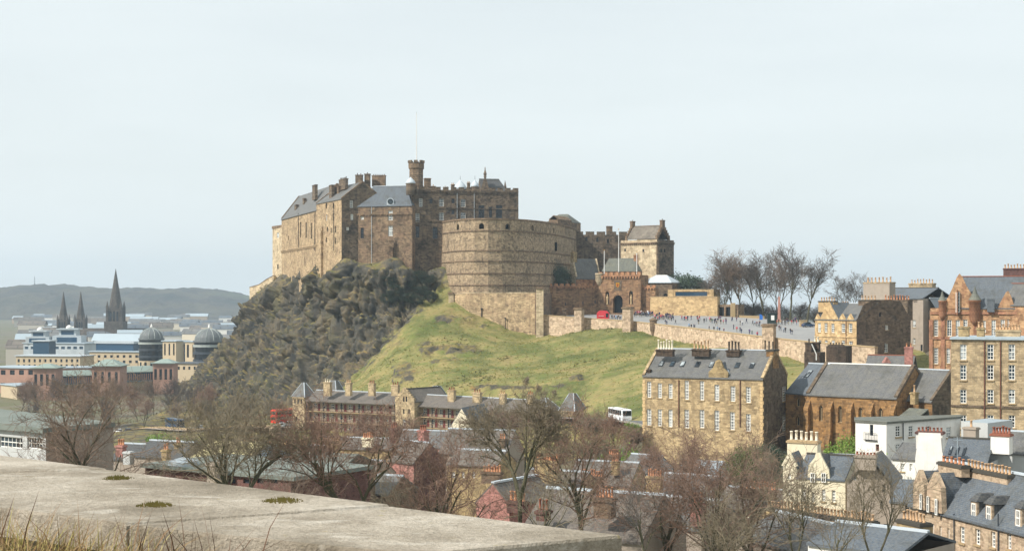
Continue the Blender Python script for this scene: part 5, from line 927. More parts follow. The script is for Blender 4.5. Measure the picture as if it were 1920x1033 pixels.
for px, py in ((1735.5, 940), (1749, 945), (1764.5, 950)):
    u, z, _ = r_.hit(0, px, py); q = r_.loc(u, -.6, 0); win_objs(r_.root, (q[0] - .15, q[1], z - .8), r_.rz, .4, 1.7, 1, 2, 'rect', .1, 'white_paint', 'glass_dark')
def dormer(blk, px, pt, pb, wpx, m='cottage', rm='slate_dark', face=.25):
    axis, a0, a1, c0, c1, cm, ze, zr_ = blk.geo; u, z, tt = blk.hit(0, px, pb); w_ = wpx * tt / F; hgt = (pb - pt) * tt / F; q = blk.loc(u, .25, 0); zb_ = z; t0 = MB(); t0.box((-w_ / 2, 0, -.3), (w_ / 2, .25, hgt * .72)); do = t0.build('dormer', M[m], blk.root, loc=(q[0], q[1], zb_), rz=blk.rz)
    dd = 2.8; b = MB(); b.hexa([(-w_ / 2, .25, -.2), (w_ / 2, .25, -.2), (w_ / 2, dd, hgt * .5), (-w_ / 2, dd, hgt * .5), (-w_ / 2, .25, hgt * .7), (w_ / 2, .25, hgt * .7), (w_ / 2, dd, hgt * .7), (-w_ / 2, dd, hgt * .7)]); b.build('cheek', M[rm], do)
    b = MB(); e = .18; b.poly([(-w_ / 2 - e, -.2, hgt * .7), (w_ / 2 + e, -.2, hgt * .7), (w_ / 2 - .2, .6, hgt), (-w_ / 2 + .2, .6, hgt)]); b.poly([(-w_ / 2 - e, -.2, hgt * .7), (-w_ / 2 + .2, .6, hgt), (-w_ / 2 + .2, 3.4, hgt), (-w_ / 2 - e, dd, hgt * .7)]); b.poly([(w_ / 2 + e, -.2, hgt * .7), (w_ / 2 - .2, .6, hgt), (w_ / 2 - .2, 3.4, hgt), (w_ / 2 + e, dd, hgt * .7)]); b.poly([(-w_ / 2 + .2, .6, hgt), (w_ / 2 - .2, .6, hgt), (w_ / 2 - .2, 3.4, hgt), (-w_ / 2 + .2, 3.4, hgt)]); b.build('dormer_roof', M[rm], do)
    ww = round(w_ * .62, 1); hh_ = round(hgt * .62, 1); win_objs(do, (-ww / 2, -.06, 0), 0, ww, hh_, 2, 2, 'rect', .12, 'white_paint', 'glass')
for px, pt, pb in ((1822, 925, 972), (1850, 930, 978), (1905, 938, 986)): dormer(r_, px, pt, pb, 21)
for px in (1791, 1874): drainpipe(r_, 0, px, 962, 1033, 'dark_paint', .07)
r_.chim_px(1768, 1808, 868, 890, 162, 'cottage', 6, 'pot_orange', lw=1.0, ph=.7, pr=.17, cap='coping_dark'); r_.chim_px(1818, 1890, 882, 900, 158, 'cottage', 13, 'pot_buff', lw=1.0, ph=.9, pr=.16, cap='coping_dark')
# near roofs along the bottom edge
k = Blk('pot_crowned_wall', 'long low chimney wall with a row of buff pots in front of the cream house', 'chimney wall', Q4(1430, 150, 1545, 144, 1.2), 4, Z(965, 147)); k.rest('yellow_stone'); k.lid('coping_dark'); k.finish(); k.chim(k.L / 2, .6, k.z1, k.z1 + .4, k.L - .2, 1.0, 'coping_dark', 18, 'pot_buff', .75, .15)
k = Blk('pot_crowned_wall', 'nearer chimney wall with a row of buff pots under the bare saplings', 'chimney wall', Q4(1522, 138, 1634, 133, 1.2), 4, Z(980, 135)); k.rest('cottage'); k.lid('coping_dark'); k.finish(); k.chim(k.L / 2, .6, k.z1, k.z1 + .4, k.L - .2, 1.0, 'coping_dark', 17, 'pot_buff', .7, .14)
k = Blk('pot_crowned_wall', 'short thick mossy chimney stack with buff pots beside the stone terrace', 'chimney wall', Q4(1681, 140, 1724, 137, 1.5), 4, Z(982, 139)); k.rest('yellow_stone'); k.lid('coping_dark'); k.finish(); k.chim(k.L / 2, .7, k.z1, k.z1 + .35, k.L, 1.3, 'coping_dark', 7, 'pot_buff', .9, .14)
k = Blk('low_slated_house', 'brown slate roof with white lead ridge in the near corner', 'house', Q4(1380, 140, 1530, 128, 9), 4, Z(1024, 134)); k.rest('harl'); k.finish(); k.gable('slate_grey', Z(985, 134), ov=.3, ridge='lead'); gablet(k, 1555, 1000, 1040, 90, 'harl_white', 'slate_grey') if False else None
k = Blk('low_slated_house', 'near slate roof with pale gable between the pot-crowned walls', 'house', Q4(1515, 126, 1690, 120, 9), 4, Z(1030, 123)); k.wall(0, 'harl_white'); k.rest('harl'); k.finish(); k.gable('slate_blue', Z(992, 126), ov=.3, ridge='lead')
# ------------------------------------------------------------------ balconied barracks at the foot of the slope
M['door_red'] = flat('red_door', '7a3a34', .6); M['plaster'] = plain('shaded_plaster', 'a89a86', .35, .5, '8d8270'); M['green_copper'] = plain('verdigris_roof', '8f9c94', .3, .4, '7a958c', .6, .05, 0, .2); M['cream_stone'] = plain('cream_stone', 'c0b094', .25, .4, 'a08c6d'); M['pink_stone'] = plain('pink_stone', 'a88574', .35, .3, '7a6052'); M['steel_white'] = plain('white_cladding', 'b4bcc0', .3, .2, '7d878d', .5, 0, 0, .3); M['felt'] = plain('green_felt', '7d837c', .4, .3, '4d5a54', .9, .05, 0, .1); M['pale_felt'] = plain('buff_felt', 'b7ad83', .35, .4, '8a8262', .9, .05, 0, .2)
def gallery_range(label, pl, Yl, pr, Yr, pe, pr_idge, Ym, doors, D=10):
    k = Blk('balconied_range', label, 'barracks', Q4(pl, Yl, pr, Yr, D), 2, Z(pe, Ym)); n = doors; L = k.L; z1 = k.z1 - k.z0
    k.pts_front = k.pts[0]; zf = [z1 - 3.0, z1 - 6.0, z1 - 9.0]
    # recessed main wall with doors and windows
    p = k.loc(0, 1.6, 0); T = lambda u, w, z: (p[0] + k.d.x * u + k.n.x * w, p[1] + k.d.y * u + k.n.y * w, z); holes = []; spec = []
    for fz in zf:
        for j in range(n):
            u0 = (j + .5) * L / n; holes.append([(u0 - 1.7 + a, fz + .05 + c) for a, c in arch_pts(.9, 2.1, 'rect')]); spec.append((u0 - 1.7, fz + .05, .9, 2.1, 'door'))
            holes.append([(u0 - .1 + a, fz + .8 + c) for a, c in arch_pts(1.2, 1.4, 'rect')]); spec.append((u0 - .1, fz + .8, 1.2, 1.4, 'window'))
    k.mb.wall(T, [(0, 0), (L, 0), (L, z1), (0, z1)], holes, .2, k.mi('plaster')); k.done.add(0); k.wall(1, 'tenement', top=[(.5, Z(pr_idge, Ym))]); k.wall(3, 'tenement', top=[(.5, Z(pr_idge, Ym))]); k.rest('tenement'); k.finish()  # plaster colour is darkened to hold the shade of the galleries
    db = MB(); db.box((0, 0, 0), (.9, .06, 2.1)); dme = db.mesh('door', M['door_red'])
    for u, z, w, h_, kind in spec:
        if kind == 'door': inst('door', dme, k.root, T(u, .14, z), k.rz)
        else: win_objs(k.root, T(u, .1, z), k.rz, w, h_, 2, 2, 'rect', .12, 'white_paint', 'glass')
    k.gable('slate_brown', Z(pr_idge, Ym), ov=.5, ridge='lead')
    for fz in zf:
        b = MB(); b.box((0, 0, fz - .18), (L, 1.6, fz)); g_ = b.build('gallery', M['sill'], k.root, rz=k.rz); b = MB(); b.bar((0, .06, fz + 1.05), (L, .06, fz + 1.05), .1, .08); b.bar((0, .06, fz + .15), (L, .06, fz + .15), .06, .06)
        for j in range(int(L / .35)): b.bar((j * .35, .06, fz + .1), (j * .35, .06, fz + 1.0), .04, .04)
        tag(b.build('railing', M['iron'], g_), kind='stuff')
    pb = MB(); pb.box((-.12, 0, 0), (.12, .24, z1)); pme = pb.mesh('post', M['iron'])
    for j in range(n // 2 + 1): q = k.loc(min(max(j * L / (n // 2), .15), L - .15), .02, 0); inst('post', pme, k.root, (q[0], q[1], 0), k.rz)
    return k
a = gallery_range('west range of the balconied barracks, between the spired tower and the stepped gable', 574, 440, 741, 424, 754, 737, 432, 10)
for pl, pr_, pt, pm in ((608, 621, 716, 'pot_white'), (649, 659, 717, 'pot_buff'), (692, 703, 718, 'pot_red'), (735, 748, 721, 'pot_red')): a.chim_px(pl, pr_, pt, 742, 437 - (pl - 600) * .09, 'tenement', 3, pm, ph=.9, along='u')
a = gallery_range('east range of the balconied barracks, behind the leafless trees', 780, 420, 1000, 396, 766, 748, 408, 14)
for pl, pr_, pt, pm in ((841, 853, 731, 'pot_red'), (888, 902, 735, 'pot_red'), (938, 948, 738, 'pot_buff'), (990, 1000, 739, 'pot_orange')): a.chim_px(pl, pr_, pt, 758, 416 - (pl - 840) * .11, 'tenement', 3, pm, ph=.9)
def spire_tower(name, label, pl, Yl, pr, Yr, pe, pa_, Y, D, m, wins, rm='slate_grey', flat_top=.08):
    k = Blk(name, label, 'tower', Q4(pl, Yl, pr, Yr, D), 2, Z(pe, Y)); k.wall(0, m, wins=wins, reveal=.25); k.rest(m); k.finish(); corbel_row(k, 0, k.z1 - .7, .35, .25, .8, m); h_ = Z(pa_, Y) - Z(pe, Y); b = MB(); L, Dd = k.L, k.D; o = .35; f = flat_top
    A = [k.loc(-o, -o, k.z1), k.loc(L + o, -o, k.z1), k.loc(L + o, Dd + o, k.z1), k.loc(-o, Dd + o, k.z1)]; Bq = [k.loc(L / 2 - L * f, Dd / 2 - L * f, k.z1 + h_), k.loc(L / 2 + L * f, Dd / 2 - L * f, k.z1 + h_), k.loc(L / 2 + L * f, Dd / 2 + L * f, k.z1 + h_), k.loc(L / 2 - L * f, Dd / 2 + L * f, k.z1 + h_)]
    b.hexa(A + Bq); ro = b.build('roof', M[rm], k.root)
    for i in range(4): b = MB(); b.bar(A[i], Bq[i], .25, .15); b.build('hip_flashing', M['lead'], ro)
    return k
spire_tower('stair_tower', 'slender pale stone stair tower with steep slate spire at the west end of the barracks', 548.5, 443, 571, 440, 744, 718, 441, 4.5, 'tenement', [(553, 752, 2.5, 8, SD), (559, 752, 2.5, 8, SD), (565, 752, 2.5, 8, SD), (556, 785, 2.5, 8, SD)])
spire_tower('stair_tower', 'stair tower with steep spire at the far east end of the barracks', 990, 402, 1028, 398, 771, 747, 399, 6, 'tenement', [(1000, 785, 3, 9, SD)])
spire_tower('stair_tower', 'steep grey spired tower standing alone beside the barracks', 1050, 400, 1077, 397, 770, 738, 398, 5, 'tenement', [(1063, 785, 3, 9, SD)], flat_top=.14)
k = Blk('stepped_gable_block', 'tall pale stone block with crow-stepped gable between the two barracks ranges', 'barracks', Q4(741, 423, 777, 418, 14), 2, Z(752, 421)); k.wall(0, 'tenement', top=[(.5, Z(729, 421))], wins=[(757, 748, 3, 10, SD), (762, 748, 3, 10, SD), (757, 771, 3, 9, SD), (767, 771, 3, 9, SD), (758, 791, 7, 11, SC)], reveal=.3); k.wall(1, 'tenement'); k.rest('tenement'); k.finish(); k.gable('slate_brown', Z(730, 421), axis='w', ov=.2, ridge='coping_dark'); k.skew('tenement', ends=(0,), wd=.6, step=6)
for px, lab in ((620, 'steep roofed dormer tower peeping over the barracks ridge near the spired tower'), (812, 'steep lead-edged roof peeping over the barracks beside the stepped gable')): spire_tower('back_tower', lab, px - 10, 452 - (px - 620) * .08, px + 10, 450 - (px - 620) * .08, 738 if px < 700 else 744, 714 if px < 700 else 724, 450 - (px - 620) * .08, 4, 'tenement', [], flat_top=.2)
# ------------------------------------------------------------------ houses of the old market quarter
def house(name, label, pl, Yl, pr, Yr, D, pe, prd, wm, rm, axis='u', ridge='lead', wins=(), sidewins=(), chims=(), sm=None, z0=0, ov=.25, sk=None, cat='house', group=None):
    Ym = (Yl + Yr) / 2
    if name != 'pink_house': dy_ = (Yl - Yr) * .27; Yl, Yr = Ym + dy_, Ym - dy_
    k = Blk(name, label, cat, Q4(pl, Yl, pr, Yr, D), z0, Z(pe, Ym), group); zr = Z(prd, Ym); ap = [(.5, zr)]
    k.wall(0, wm, top=ap if axis == 'w' else None, wins=wins); k.wall(1, sm or wm, top=ap if axis == 'u' else None, wins=sidewins); k.wall(2, wm, top=ap if axis == 'w' else None); k.wall(3, wm, top=ap if axis == 'u' else None); k.finish(); k.gable(rm, zr, axis=axis, ov=ov, ridge=ridge)
    if sk: k.skew(sk, wd=.5, hi=.35)
    for c_ in chims: k.chim_px(*c_[:5], c_[5], *c_[6:8], lw=1.1, ph=1.0)
    return k
mw = dict(SC, bar=.12)
house('pink_house', 'rose-pink rendered house with dark red brick side wall among bare branches', 728, 254, 776, 249, 7, 866, 832, 'pink', 'slate_brown', sm='brick_red', ridge='lead', chims=[(787, 800, 806, 850, 254, 'pink', 3, 'pot_red')])
house('slated_house', 'wide brown slate roof with lead valley behind the pink house', 822, 276, 950, 268, 10, 852, 811, 'harl', 'slate_brown', chims=[(937, 948, 822, 850, 272, 'brown_rubble', 3, 'pot_orange')])
house('slated_house', 'slate roof with white ridge stepping down beside the pink chimney', 740, 300, 830, 294, 9, 838, 812, 'pink', 'slate_grey', chims=[(733, 745, 802, 830, 296, 'brick_red', 3, 'pot_red')])
house('cream_gable_house', 'pale cream triangular gable in front of the balconied barracks', 838, 322, 893, 318, 14, 812, 766, 'harl_cream', 'slate_blue', axis='w', ridge=None)
house('terraced_house', 'yellow stone terraced house with small windows below the brown slate roof', 838, 236, 932, 230, 8, 873, 850, 'yellow_stone', 'slate_brown', wins=[(850, 890, 6, 12, mw), (868, 890, 6, 12, mw), (888, 890, 6, 12, mw), (910, 890, 6, 12, mw)], chims=[(905, 940, 884, 905, 228, 'brown_rubble', 7, 'pot_orange')])
house('yellow_chimney_house', 'brown house crowned by a broad yellow stone chimney with many orange pots', 960, 212, 1078, 203, 9, 925, 890, 'tenement', 'slate_brown', wins=[(985, 945, 6, 14, mw), (1010, 945, 6, 14, mw), (1040, 945, 6, 14, mw)], chims=[(1006, 1046, 862, 905, 206, 'yellow_stone', 9, 'pot_orange')])
house('red_gable_house', 'small salmon red gable close behind the parapet', 893, 172, 955, 167, 9, 944, 908, 'pink', 'slate_brown', axis='w', ridge='lead', chims=[(955, 985, 938, 960, 168, 'brick_red', 4, 'pot_orange')])
house('brown_roof_house', 'mauve brown slate roof with two pot-lined chimneys near the yellow chimney', 1062, 244, 1182, 236, 9, 908, 872, 'tenement', 'slate_brown', chims=[(1094, 1130, 892, 915, 233, 'brown_rubble', 8, 'pot_orange'), (1148, 1160, 864, 890, 240, 'yellow_stone', 4, 'pot_orange')])
house('near_slated_house', 'large near roof of brown slates with white lead ridge and hips', 975, 138, 1205, 128, 11, 1008, 938, 'harl', 'slate_brown', chims=[(1118, 1150, 932, 970, 132, 'brown_rubble', 6, 'pot_orange'), (1010, 1028, 955, 975, 134, 'brick_red', 3, 'pot_red')])
house('slated_house', 'low slate house with yellow chimney seen through the branching tree', 560, 236, 702, 228, 8, 893, 868, 'harl', 'slate_brown', wins=[(600, 905, 6, 12, mw), (640, 908, 6, 12, mw)], chims=[(640, 676, 862, 885, 230, 'yellow_stone', 7, 'pot_orange'), (575, 590, 858, 880, 234, 'harl_white', 3, 'pot_buff')])
house('slated_house', 'low slate house left of the pink wall with white ridge', 640, 205, 728, 199, 8, 925, 898, 'brown_rubble', 'slate_grey', chims=[(670, 684, 886, 912, 201, 'harl', 3, 'pot_orange')])
house('white_chimney_cottage', 'slate cottage with a wide white and tan chimney near the road', 438, 264, 520, 258, 8, 862, 842, 'harl', 'slate_brown', chims=[(447, 482, 828, 856, 258, 'harl_white', 8, 'pot_buff'), (500, 512, 838, 856, 262, 'brown_rubble', 3, 'pot_orange')])
house('pot_row_cottage', 'cottage whose long chimney carries a fence-like row of buff pots', 520, 266, 590, 261, 8, 858, 840, 'harl', 'slate_brown', chims=[(522, 578, 834, 852, 259, 'brown_rubble', 14, 'pot_buff')])
house('pot_row_cottage', 'long low cottage with buff pots just below the balconied barracks', 590, 306, 735, 297, 8, 842, 825, 'yellow_stone', 'slate_brown', chims=[(596, 640, 826, 842, 299, 'yellow_stone', 11, 'pot_buff'), (680, 700, 820, 838, 300, 'harl_cream', 5, 'pot_orange')])
house('grey_house', 'grey house with white windowed attic beside the coach', 1160, 254, 1218, 247, 8, 884, 858, 'harl_grey', 'slate_grey', wins=[(1175, 900, 7, 13, mw)], chims=[(1142, 1160, 852, 880, 252, 'brown_rubble', 5, 'pot_orange')])
house('slated_house', 'slate roof half hidden by the big bare tree below the church hall', 1225, 222, 1335, 214, 9, 930, 898, 'tenement', 'slate_grey', wins=[(1250, 948, 7, 14, mw), (1290, 948, 7, 14, mw)], chims=[(1215, 1240, 892, 925, 217, 'yellow_stone', 6, 'pot_orange')])
house('slated_house', 'dark slate roof with a long row of orange pots below the church hall', 1340, 206, 1468, 197, 9, 955, 925, 'brown_rubble', 'slate_brown', chims=[(1392, 1452, 916, 935, 199, 'brown_rubble', 14, 'pot_orange')])
house('pale_shed', 'pale roofed outbuilding behind the big bare tree', 1270, 252, 1345, 246, 7, 885, 868, 'harl_grey', 'zinc', ridge=None)
house('near_slated_house', 'grey slate roof with white ridge near the end of the parapet', 1190, 152, 1315, 144, 9, 988, 946, 'harl', 'slate_grey', chims=[(1300, 1318, 942, 985, 146, 'pink', 3, 'pot_orange')])
house('dark_slate_house', 'dark blue slate house with two chimneys below the street wall', 252, 244, 338, 237, 8, 858, 833, 'harl', 'slate_dark', chims=[(306, 317, 842, 866, 236, 'yellow_stone', 2, 'pot_orange'), (330, 338, 830, 850, 242, 'yellow_stone', 2, 'pot_orange')])
house('small_slate_house', 'little slate house with pale chimney next to the flat modern block', 205, 250, 258, 246, 8, 862, 838, 'harl', 'slate_dark', chims=[(220, 234, 834, 856, 245, 'pink', 3, 'pot_orange'), (234, 248, 846, 870, 243, 'harl_grey', 0, 'pot_white')])
house('buff_roof_hall', 'low hall with pale buff hipped roof near the green flat roof', 352, 196, 455, 190, 12, 866, 838, 'zinc', 'pale_felt', ridge=None)
k = Blk('green_flat_block', 'low block with grey-green flat roof and red brick wall just past the parapet', 'building', Q4(272, 158, 545, 146, 12), 4, Z(887, 152)); k.wall(0, 'brick_red', wins=[(410 + j * 26, 902, 12, 8, SD) for j in range(5)]); k.rest('brick_red'); k.lid('felt'); k.finish(); b = MB(); q = [p - k.o for p in k.pts]; b.prism([(q[0].x - .4, q[0].y - .6), (q[1].x + .4, q[1].y - .6), (q[2].x + .4, q[2].y), (q[3].x, q[3].y)], k.z1 - k.z0 + .005, k.z1 - k.z0 + .4); b.build('roof_slab', M['felt'], k.root); k.chim_px(394, 411, 866, 915, 150, 'harl', 0)
b = MB(); b.lathe([(0.1, 0), (1.6, .1), (1.6, .5), (.2, .9)], 14); q = P(344, 873, 156) - Vector((k.o.x, k.o.y, k.z0)); b.build('roof_light', M['steel_white'], k.root, loc=tuple(q))
house('hipped_store', 'brown felt-roofed store under the forked tree', 520, 196, 640, 190, 10, 880, 858, 'brown_rubble', 'slate_green', ridge=None)
# pale modern block at the west edge
k = Blk('modern_block', 'low modern block with white sloping roof edge, window band and grey end wall', 'building', Q4(-120, 172, 86, 160, 9), 8, Z(808, 162)); BW = dict(f='white_paint', g='glass', nx=6, ny=2, bar=.1)
k.wall(0, 'harl_grey', wins=[(20, 829, 44, 20, BW), (66, 831, 30, 20, BW), (-30, 826, 44, 20, BW)], reveal=.3); k.wall(1, 'harl'); k.rest('harl_grey'); k.lid('zinc'); k.finish(); b = MB(); q0 = k.loc(-.5, -.6, k.z1); q1 = k.loc(k.L + .3, -.6, k.z1); q2 = k.loc(k.L + .3, k.D, k.z1); q3 = k.loc(-.5, k.D, k.z1); up = Vector((0, 0, 1.1)); e = Vector((0, 0, .005)); b.hexa([Vector(x) + e for x in (q0, q1, q2, q3)] + [Vector(q0) + up, Vector(q1) + up * .5, Vector(q2) + up * .5, Vector(q3) + up]); b.build('roof_slab', M['felt'], k.root)
# ------------------------------------------------------------------ the western city
M['dome_lead'] = plain('dome_lead', '6b6f70', .4, .3, '565d5c', .55, .05, 0, .3); M['dome_rib'] = flat('dome_rib', '9aa19c', .6)
def rot_dome(name, label, px, Y, pd_top, pd_bot, pb, rpx, m_dome='dome_lead'):
    r = rpx * Y / F; z0 = -8; t = tag(empty(name, (X(px, Y), Y, z0)), label, 'domed office'); zd = Z(pd_bot, Y) - z0; zt_ = Z(pd_top, Y) - z0; h_ = zt_ - zd
    b = MB(); b.lathe([(r * 1.12, 0), (r * 1.12, zd * .45)], 24); b.build('base_drum', M['cream_stone'], t)
    b = MB(); b.lathe([(r * 1.05, zd * .45), (r * 1.05, zd - 1)], 24); b.build('glass_drum', M['glass_dark'], t)
    for f in (.55, .72, .88):
        b = MB(); b.lathe([(r * 1.1, zd * f - .7), (r * 1.1, zd * f + .7)], 24); b.build('floor_band', M['dome_rib'] if f == .88 else M['dark_paint'], t)
    b = MB(); b.lathe([(r * 1.1, zd - 1), (r * 1.1, zd)] + [(r * math.cos(a_) , zd + h_ * math.sin(a_)) for a_ in [R(x) for x in (0, 15, 30, 45, 60, 75, 86)]], 24); d_ = b.build('dome', M[m_dome], t)
    for j in range(12):
        a_ = R(30 * j); b = MB(); pts = [((r * 1.01) * math.cos(e_) * math.cos(a_), (r * 1.01) * math.cos(e_) * math.sin(a_), zd + h_ * 1.01 * math.sin(e_)) for e_ in [R(x) for x in (0, 20, 40, 60, 80)]]; b.tube(pts, [.22] * 5, 4); b.build('rib', M['dome_rib'], d_)
    b = MB(); b.lathe([(.5, 0), (.8, .8), (.4, 2.2), (.1, 3)], 8); b.build('finial', M['white_paint'], d_, loc=(0, 0, zt_))
    me = None
    for j in range(14):
        a_ = R(360 / 14 * j); b = MB(); b.box((-.7, -.2, 0), (.7, .2, zd * .3)); b.build('window', M['glass_dark'], t, loc=(r * 1.12 * math.cos(a_), r * 1.12 * math.sin(a_), zd * .12), rz=a_ + R(90))
rot_dome('domed_rotunda', 'domed glass rotunda of the western city, the one nearer the tall spire', 284, 990, 615, 634, 690, 22); rot_dome('domed_rotunda', 'domed glass rotunda of the western city, tight against the crag', 392, 920, 616, 638, 690, 27)
def far_block(name, label, pl, Yl, pr, Yr, D, pt, wm, rm='zinc', rows=(), ncol=8, wh=1.8, ww=1.4, z0=-9, cat='building', pr_top=None, slab=.6, g='glass_dark'):
    Ym = (Yl + Yr) / 2; k = Blk(name, label, cat, Q4(pl, Yl, pr, Yr, D), z0, Z(pt, Ym)); wins = [(pl + (pr - pl) * (j + .5) / ncol, y, ww, wh, dict(f='dark_paint', g=g, nx=2, ny=2, bar=.12)) for y in rows for j in range(ncol)]
    k.wall(0, wm, wins=wins, reveal=.4); k.rest(wm); k.lid(rm); k.finish()
    if slab: b = MB(); q = [p - k.o for p in k.pts]; d_, n_ = k.d * .8, k.n * .8; qs = [q[0] - d_ - n_, q[1] + d_ - n_, q[2] + d_ + n_, q[3] - d_ + n_]; b.prism([(v.x, v.y) for v in qs], k.z1 - k.z0 + .01, k.z1 - k.z0 + slab); b.build('roof_slab', M[rm], k.root)
    return k
o1 = far_block('office_block', 'long cream and pink office block with green roofs and a colonnade', 32, 800, 332, 862, 22, 718, 'cream_stone', 'zinc', rows=(727, 741), ncol=26, wh=6, ww=4)
def pav(pl, pr_, pt, pm, pb, Y, m, dome=False):
    w_ = (pr_ - pl) * Y / F; c = P((pl + pr_) / 2, pm, Y) - Vector((o1.o.x, o1.o.y, o1.z0)); b = MB(); b.box((-w_ / 2, -4, -c.z), (w_ / 2, w_ - 4, 0)); pv = b.build('pavilion', M[m], o1.root, loc=tuple(c)); h_ = (pm - pt) * Y / F; b = MB(); b.box((-w_ * .6, -5.5, .01), (w_ * .6, w_ - 2.5, .5)); b.hexa([(-w_ * .5, -4.5, .5), (w_ * .5, -4.5, .5), (w_ * .5, w_ - 3.5, .5), (-w_ * .5, w_ - 3.5, .5), (-w_ * .15, w_ * .3 - 4, h_), (w_ * .15, w_ * .3 - 4, h_), (w_ * .15, w_ * .6 - 4, h_), (-w_ * .15, w_ * .6 - 4, h_)]); b.build('pavilion_roof', M['green_copper'], pv)
    for j in range(4): b = MB(); b.box((-.7, -4.1, -9), (.7, -3.9, -3)); b.build('window', M['glass_dark'], pv, loc=(-w_ / 2 + w_ * (j + .5) / 4, 0, 0))
pav(66, 109, 682, 690, 753, 800, 'pink_stone'); pav(176, 228, 674, 686, 740, 822, 'pink_stone'); pav(290, 328, 673, 681, 730, 850, 'pink_stone')
for pl, pr_, pt, pb, Y in ((109, 176, 696, 718, 812), (228, 292, 688, 712, 838)):
    c0 = P(pl, pb, Y); c1 = P(pr_, pb, Y + 12); b = MB(); d_ = (c1 - c0); L = Vector((d_.x, d_.y)).length; ho = (pb - pt) * Y / F; b.box((0, 0, -.5), (L, 10, ho * .55)); up_ = b.build('upper_storey', M['glass_blue'], o1.root, loc=tuple(c0 - Vector((o1.o.x, o1.o.y, o1.z0))), rz=math.atan2(d_.y, d_.x))
    b = MB(); b.box((-.5, -1.5, ho * .55), (L + .5, 11, ho * .6)); b.hexa([(-.5, -1.5, ho * .6), (L + .5, -1.5, ho * .6), (L + .5, 11, ho * .6), (-.5, 11, ho * .6), (1, 3, ho), (L - 1, 3, ho), (L - 1, 8, ho), (1, 8, ho)]); b.build('green_roof', M['green_copper'], up_)
    fm = MB(); fm.box((-.3, -.15, 0), (.3, .02, ho * .5)); fme = fm.mesh('fin', M['pink_stone'])
    for j in range(16): inst('fin', fme, up_, (L * (j + .5) / 16, -.05, -.4))
g1 = far_block('glass_office', 'white and glass stepped office with two small white domes on top', 44, 1090, 158, 1075, 25, 644, 'steel_white', 'zinc', rows=(652,), ncol=10, wh=5, ww=7, g='glass_blue')
for pl, pr_, pt, pb, dx in ((48, 92, 622, 643, 66), (98, 152, 618, 643, 119)):
    Y = 1088; c = P((pl + pr_) / 2, pb, Y) - Vector((g1.o.x, g1.o.y, g1.z0)); w_ = (pr_ - pl) * Y / F; h_ = (pb - pt) * Y / F; b = MB(); b.box((-w_ / 2, 0, -.5), (w_ / 2, 14, h_ * .55)); b.box((-w_ * .3, 2, h_ * .55), (w_ * .3, 12, h_)); b.box((-w_ * .38, .5, h_), (w_ * .38, 13, h_ + .8)); tw = b.build('upper_tier', M['steel_white'], g1.root, loc=tuple(c)); b = MB(); b.box((-w_ * .35, -.15, h_ * .05), (w_ * .35, .05, h_ * .42)); b.box((-w_ * .22, 1.85, h_ * .62), (w_ * .22, 2.05, h_ * .92)); b.build('glazing', M['glass_blue'], tw)
    b = MB(); b.lathe([(2.3, 0), (2.2, 1), (1.4, 2), (.2, 2.5)], 12); b.build('cap_dome', M['white_paint'], tw, True, loc=(0, 6, h_ + .8))
far_block('glass_office', 'dark glazed entrance block below the white stepped office', 62, 1040, 92, 1038, 10, 640, 'glass_blue', 'steel_white', slab=.8)
far_block('cream_office', 'cream office with small square windows below the domed rotunda', 168, 1010, 262, 1000, 18, 660, 'cream_stone', 'zinc', rows=(668, 678), ncol=8, wh=5, ww=5); far_block('dark_office', 'dark office with pale overhanging roof beside the domed rotunda', 180, 1020, 250, 1012, 14, 644, 'glass_blue', 'steel_white', slab=1.5)
far_block('cream_office', 'narrow cream tower block with tall dark slots between the rotundas', 305, 960, 330, 955, 12, 640, 'cream_stone', 'zinc', rows=(655,), ncol=3, wh=22, ww=3); far_block('dark_office', 'blue glazed link block between the two domed rotundas', 328, 965, 356, 960, 12, 645, 'glass_blue', 'zinc'); far_block('cream_office', 'slim cream stair block leaning on the second rotunda', 347, 925, 368, 920, 10, 641, 'cream_stone', 'zinc', rows=(658,), ncol=2, wh=24, ww=4)
far_block('cream_office', 'low cream wing at the foot of the second rotunda', 330, 900, 420, 890, 14, 682, 'cream_stone', 'slate_blue', rows=(690,), ncol=9, wh=6, ww=4); far_block('pink_office', 'pinkish office at the western edge with big square windows', -20, 850, 66, 838, 20, 690, 'pink_stone', 'zinc', rows=(698, 722, 742), ncol=5, wh=9, ww=9); far_block('cream_office', 'cream office with white roof line in front of the glass office', 30, 960, 150, 950, 18, 668, 'cream_stone', 'steel_white', rows=(676, 686), ncol=12, wh=6, ww=4); far_block('cream_office', 'low wing with terrace railing behind the green roofed block', 110, 900, 215, 905, 16, 690, 'pink_stone', 'zinc', rows=(698,), ncol=12, wh=4, ww=4)
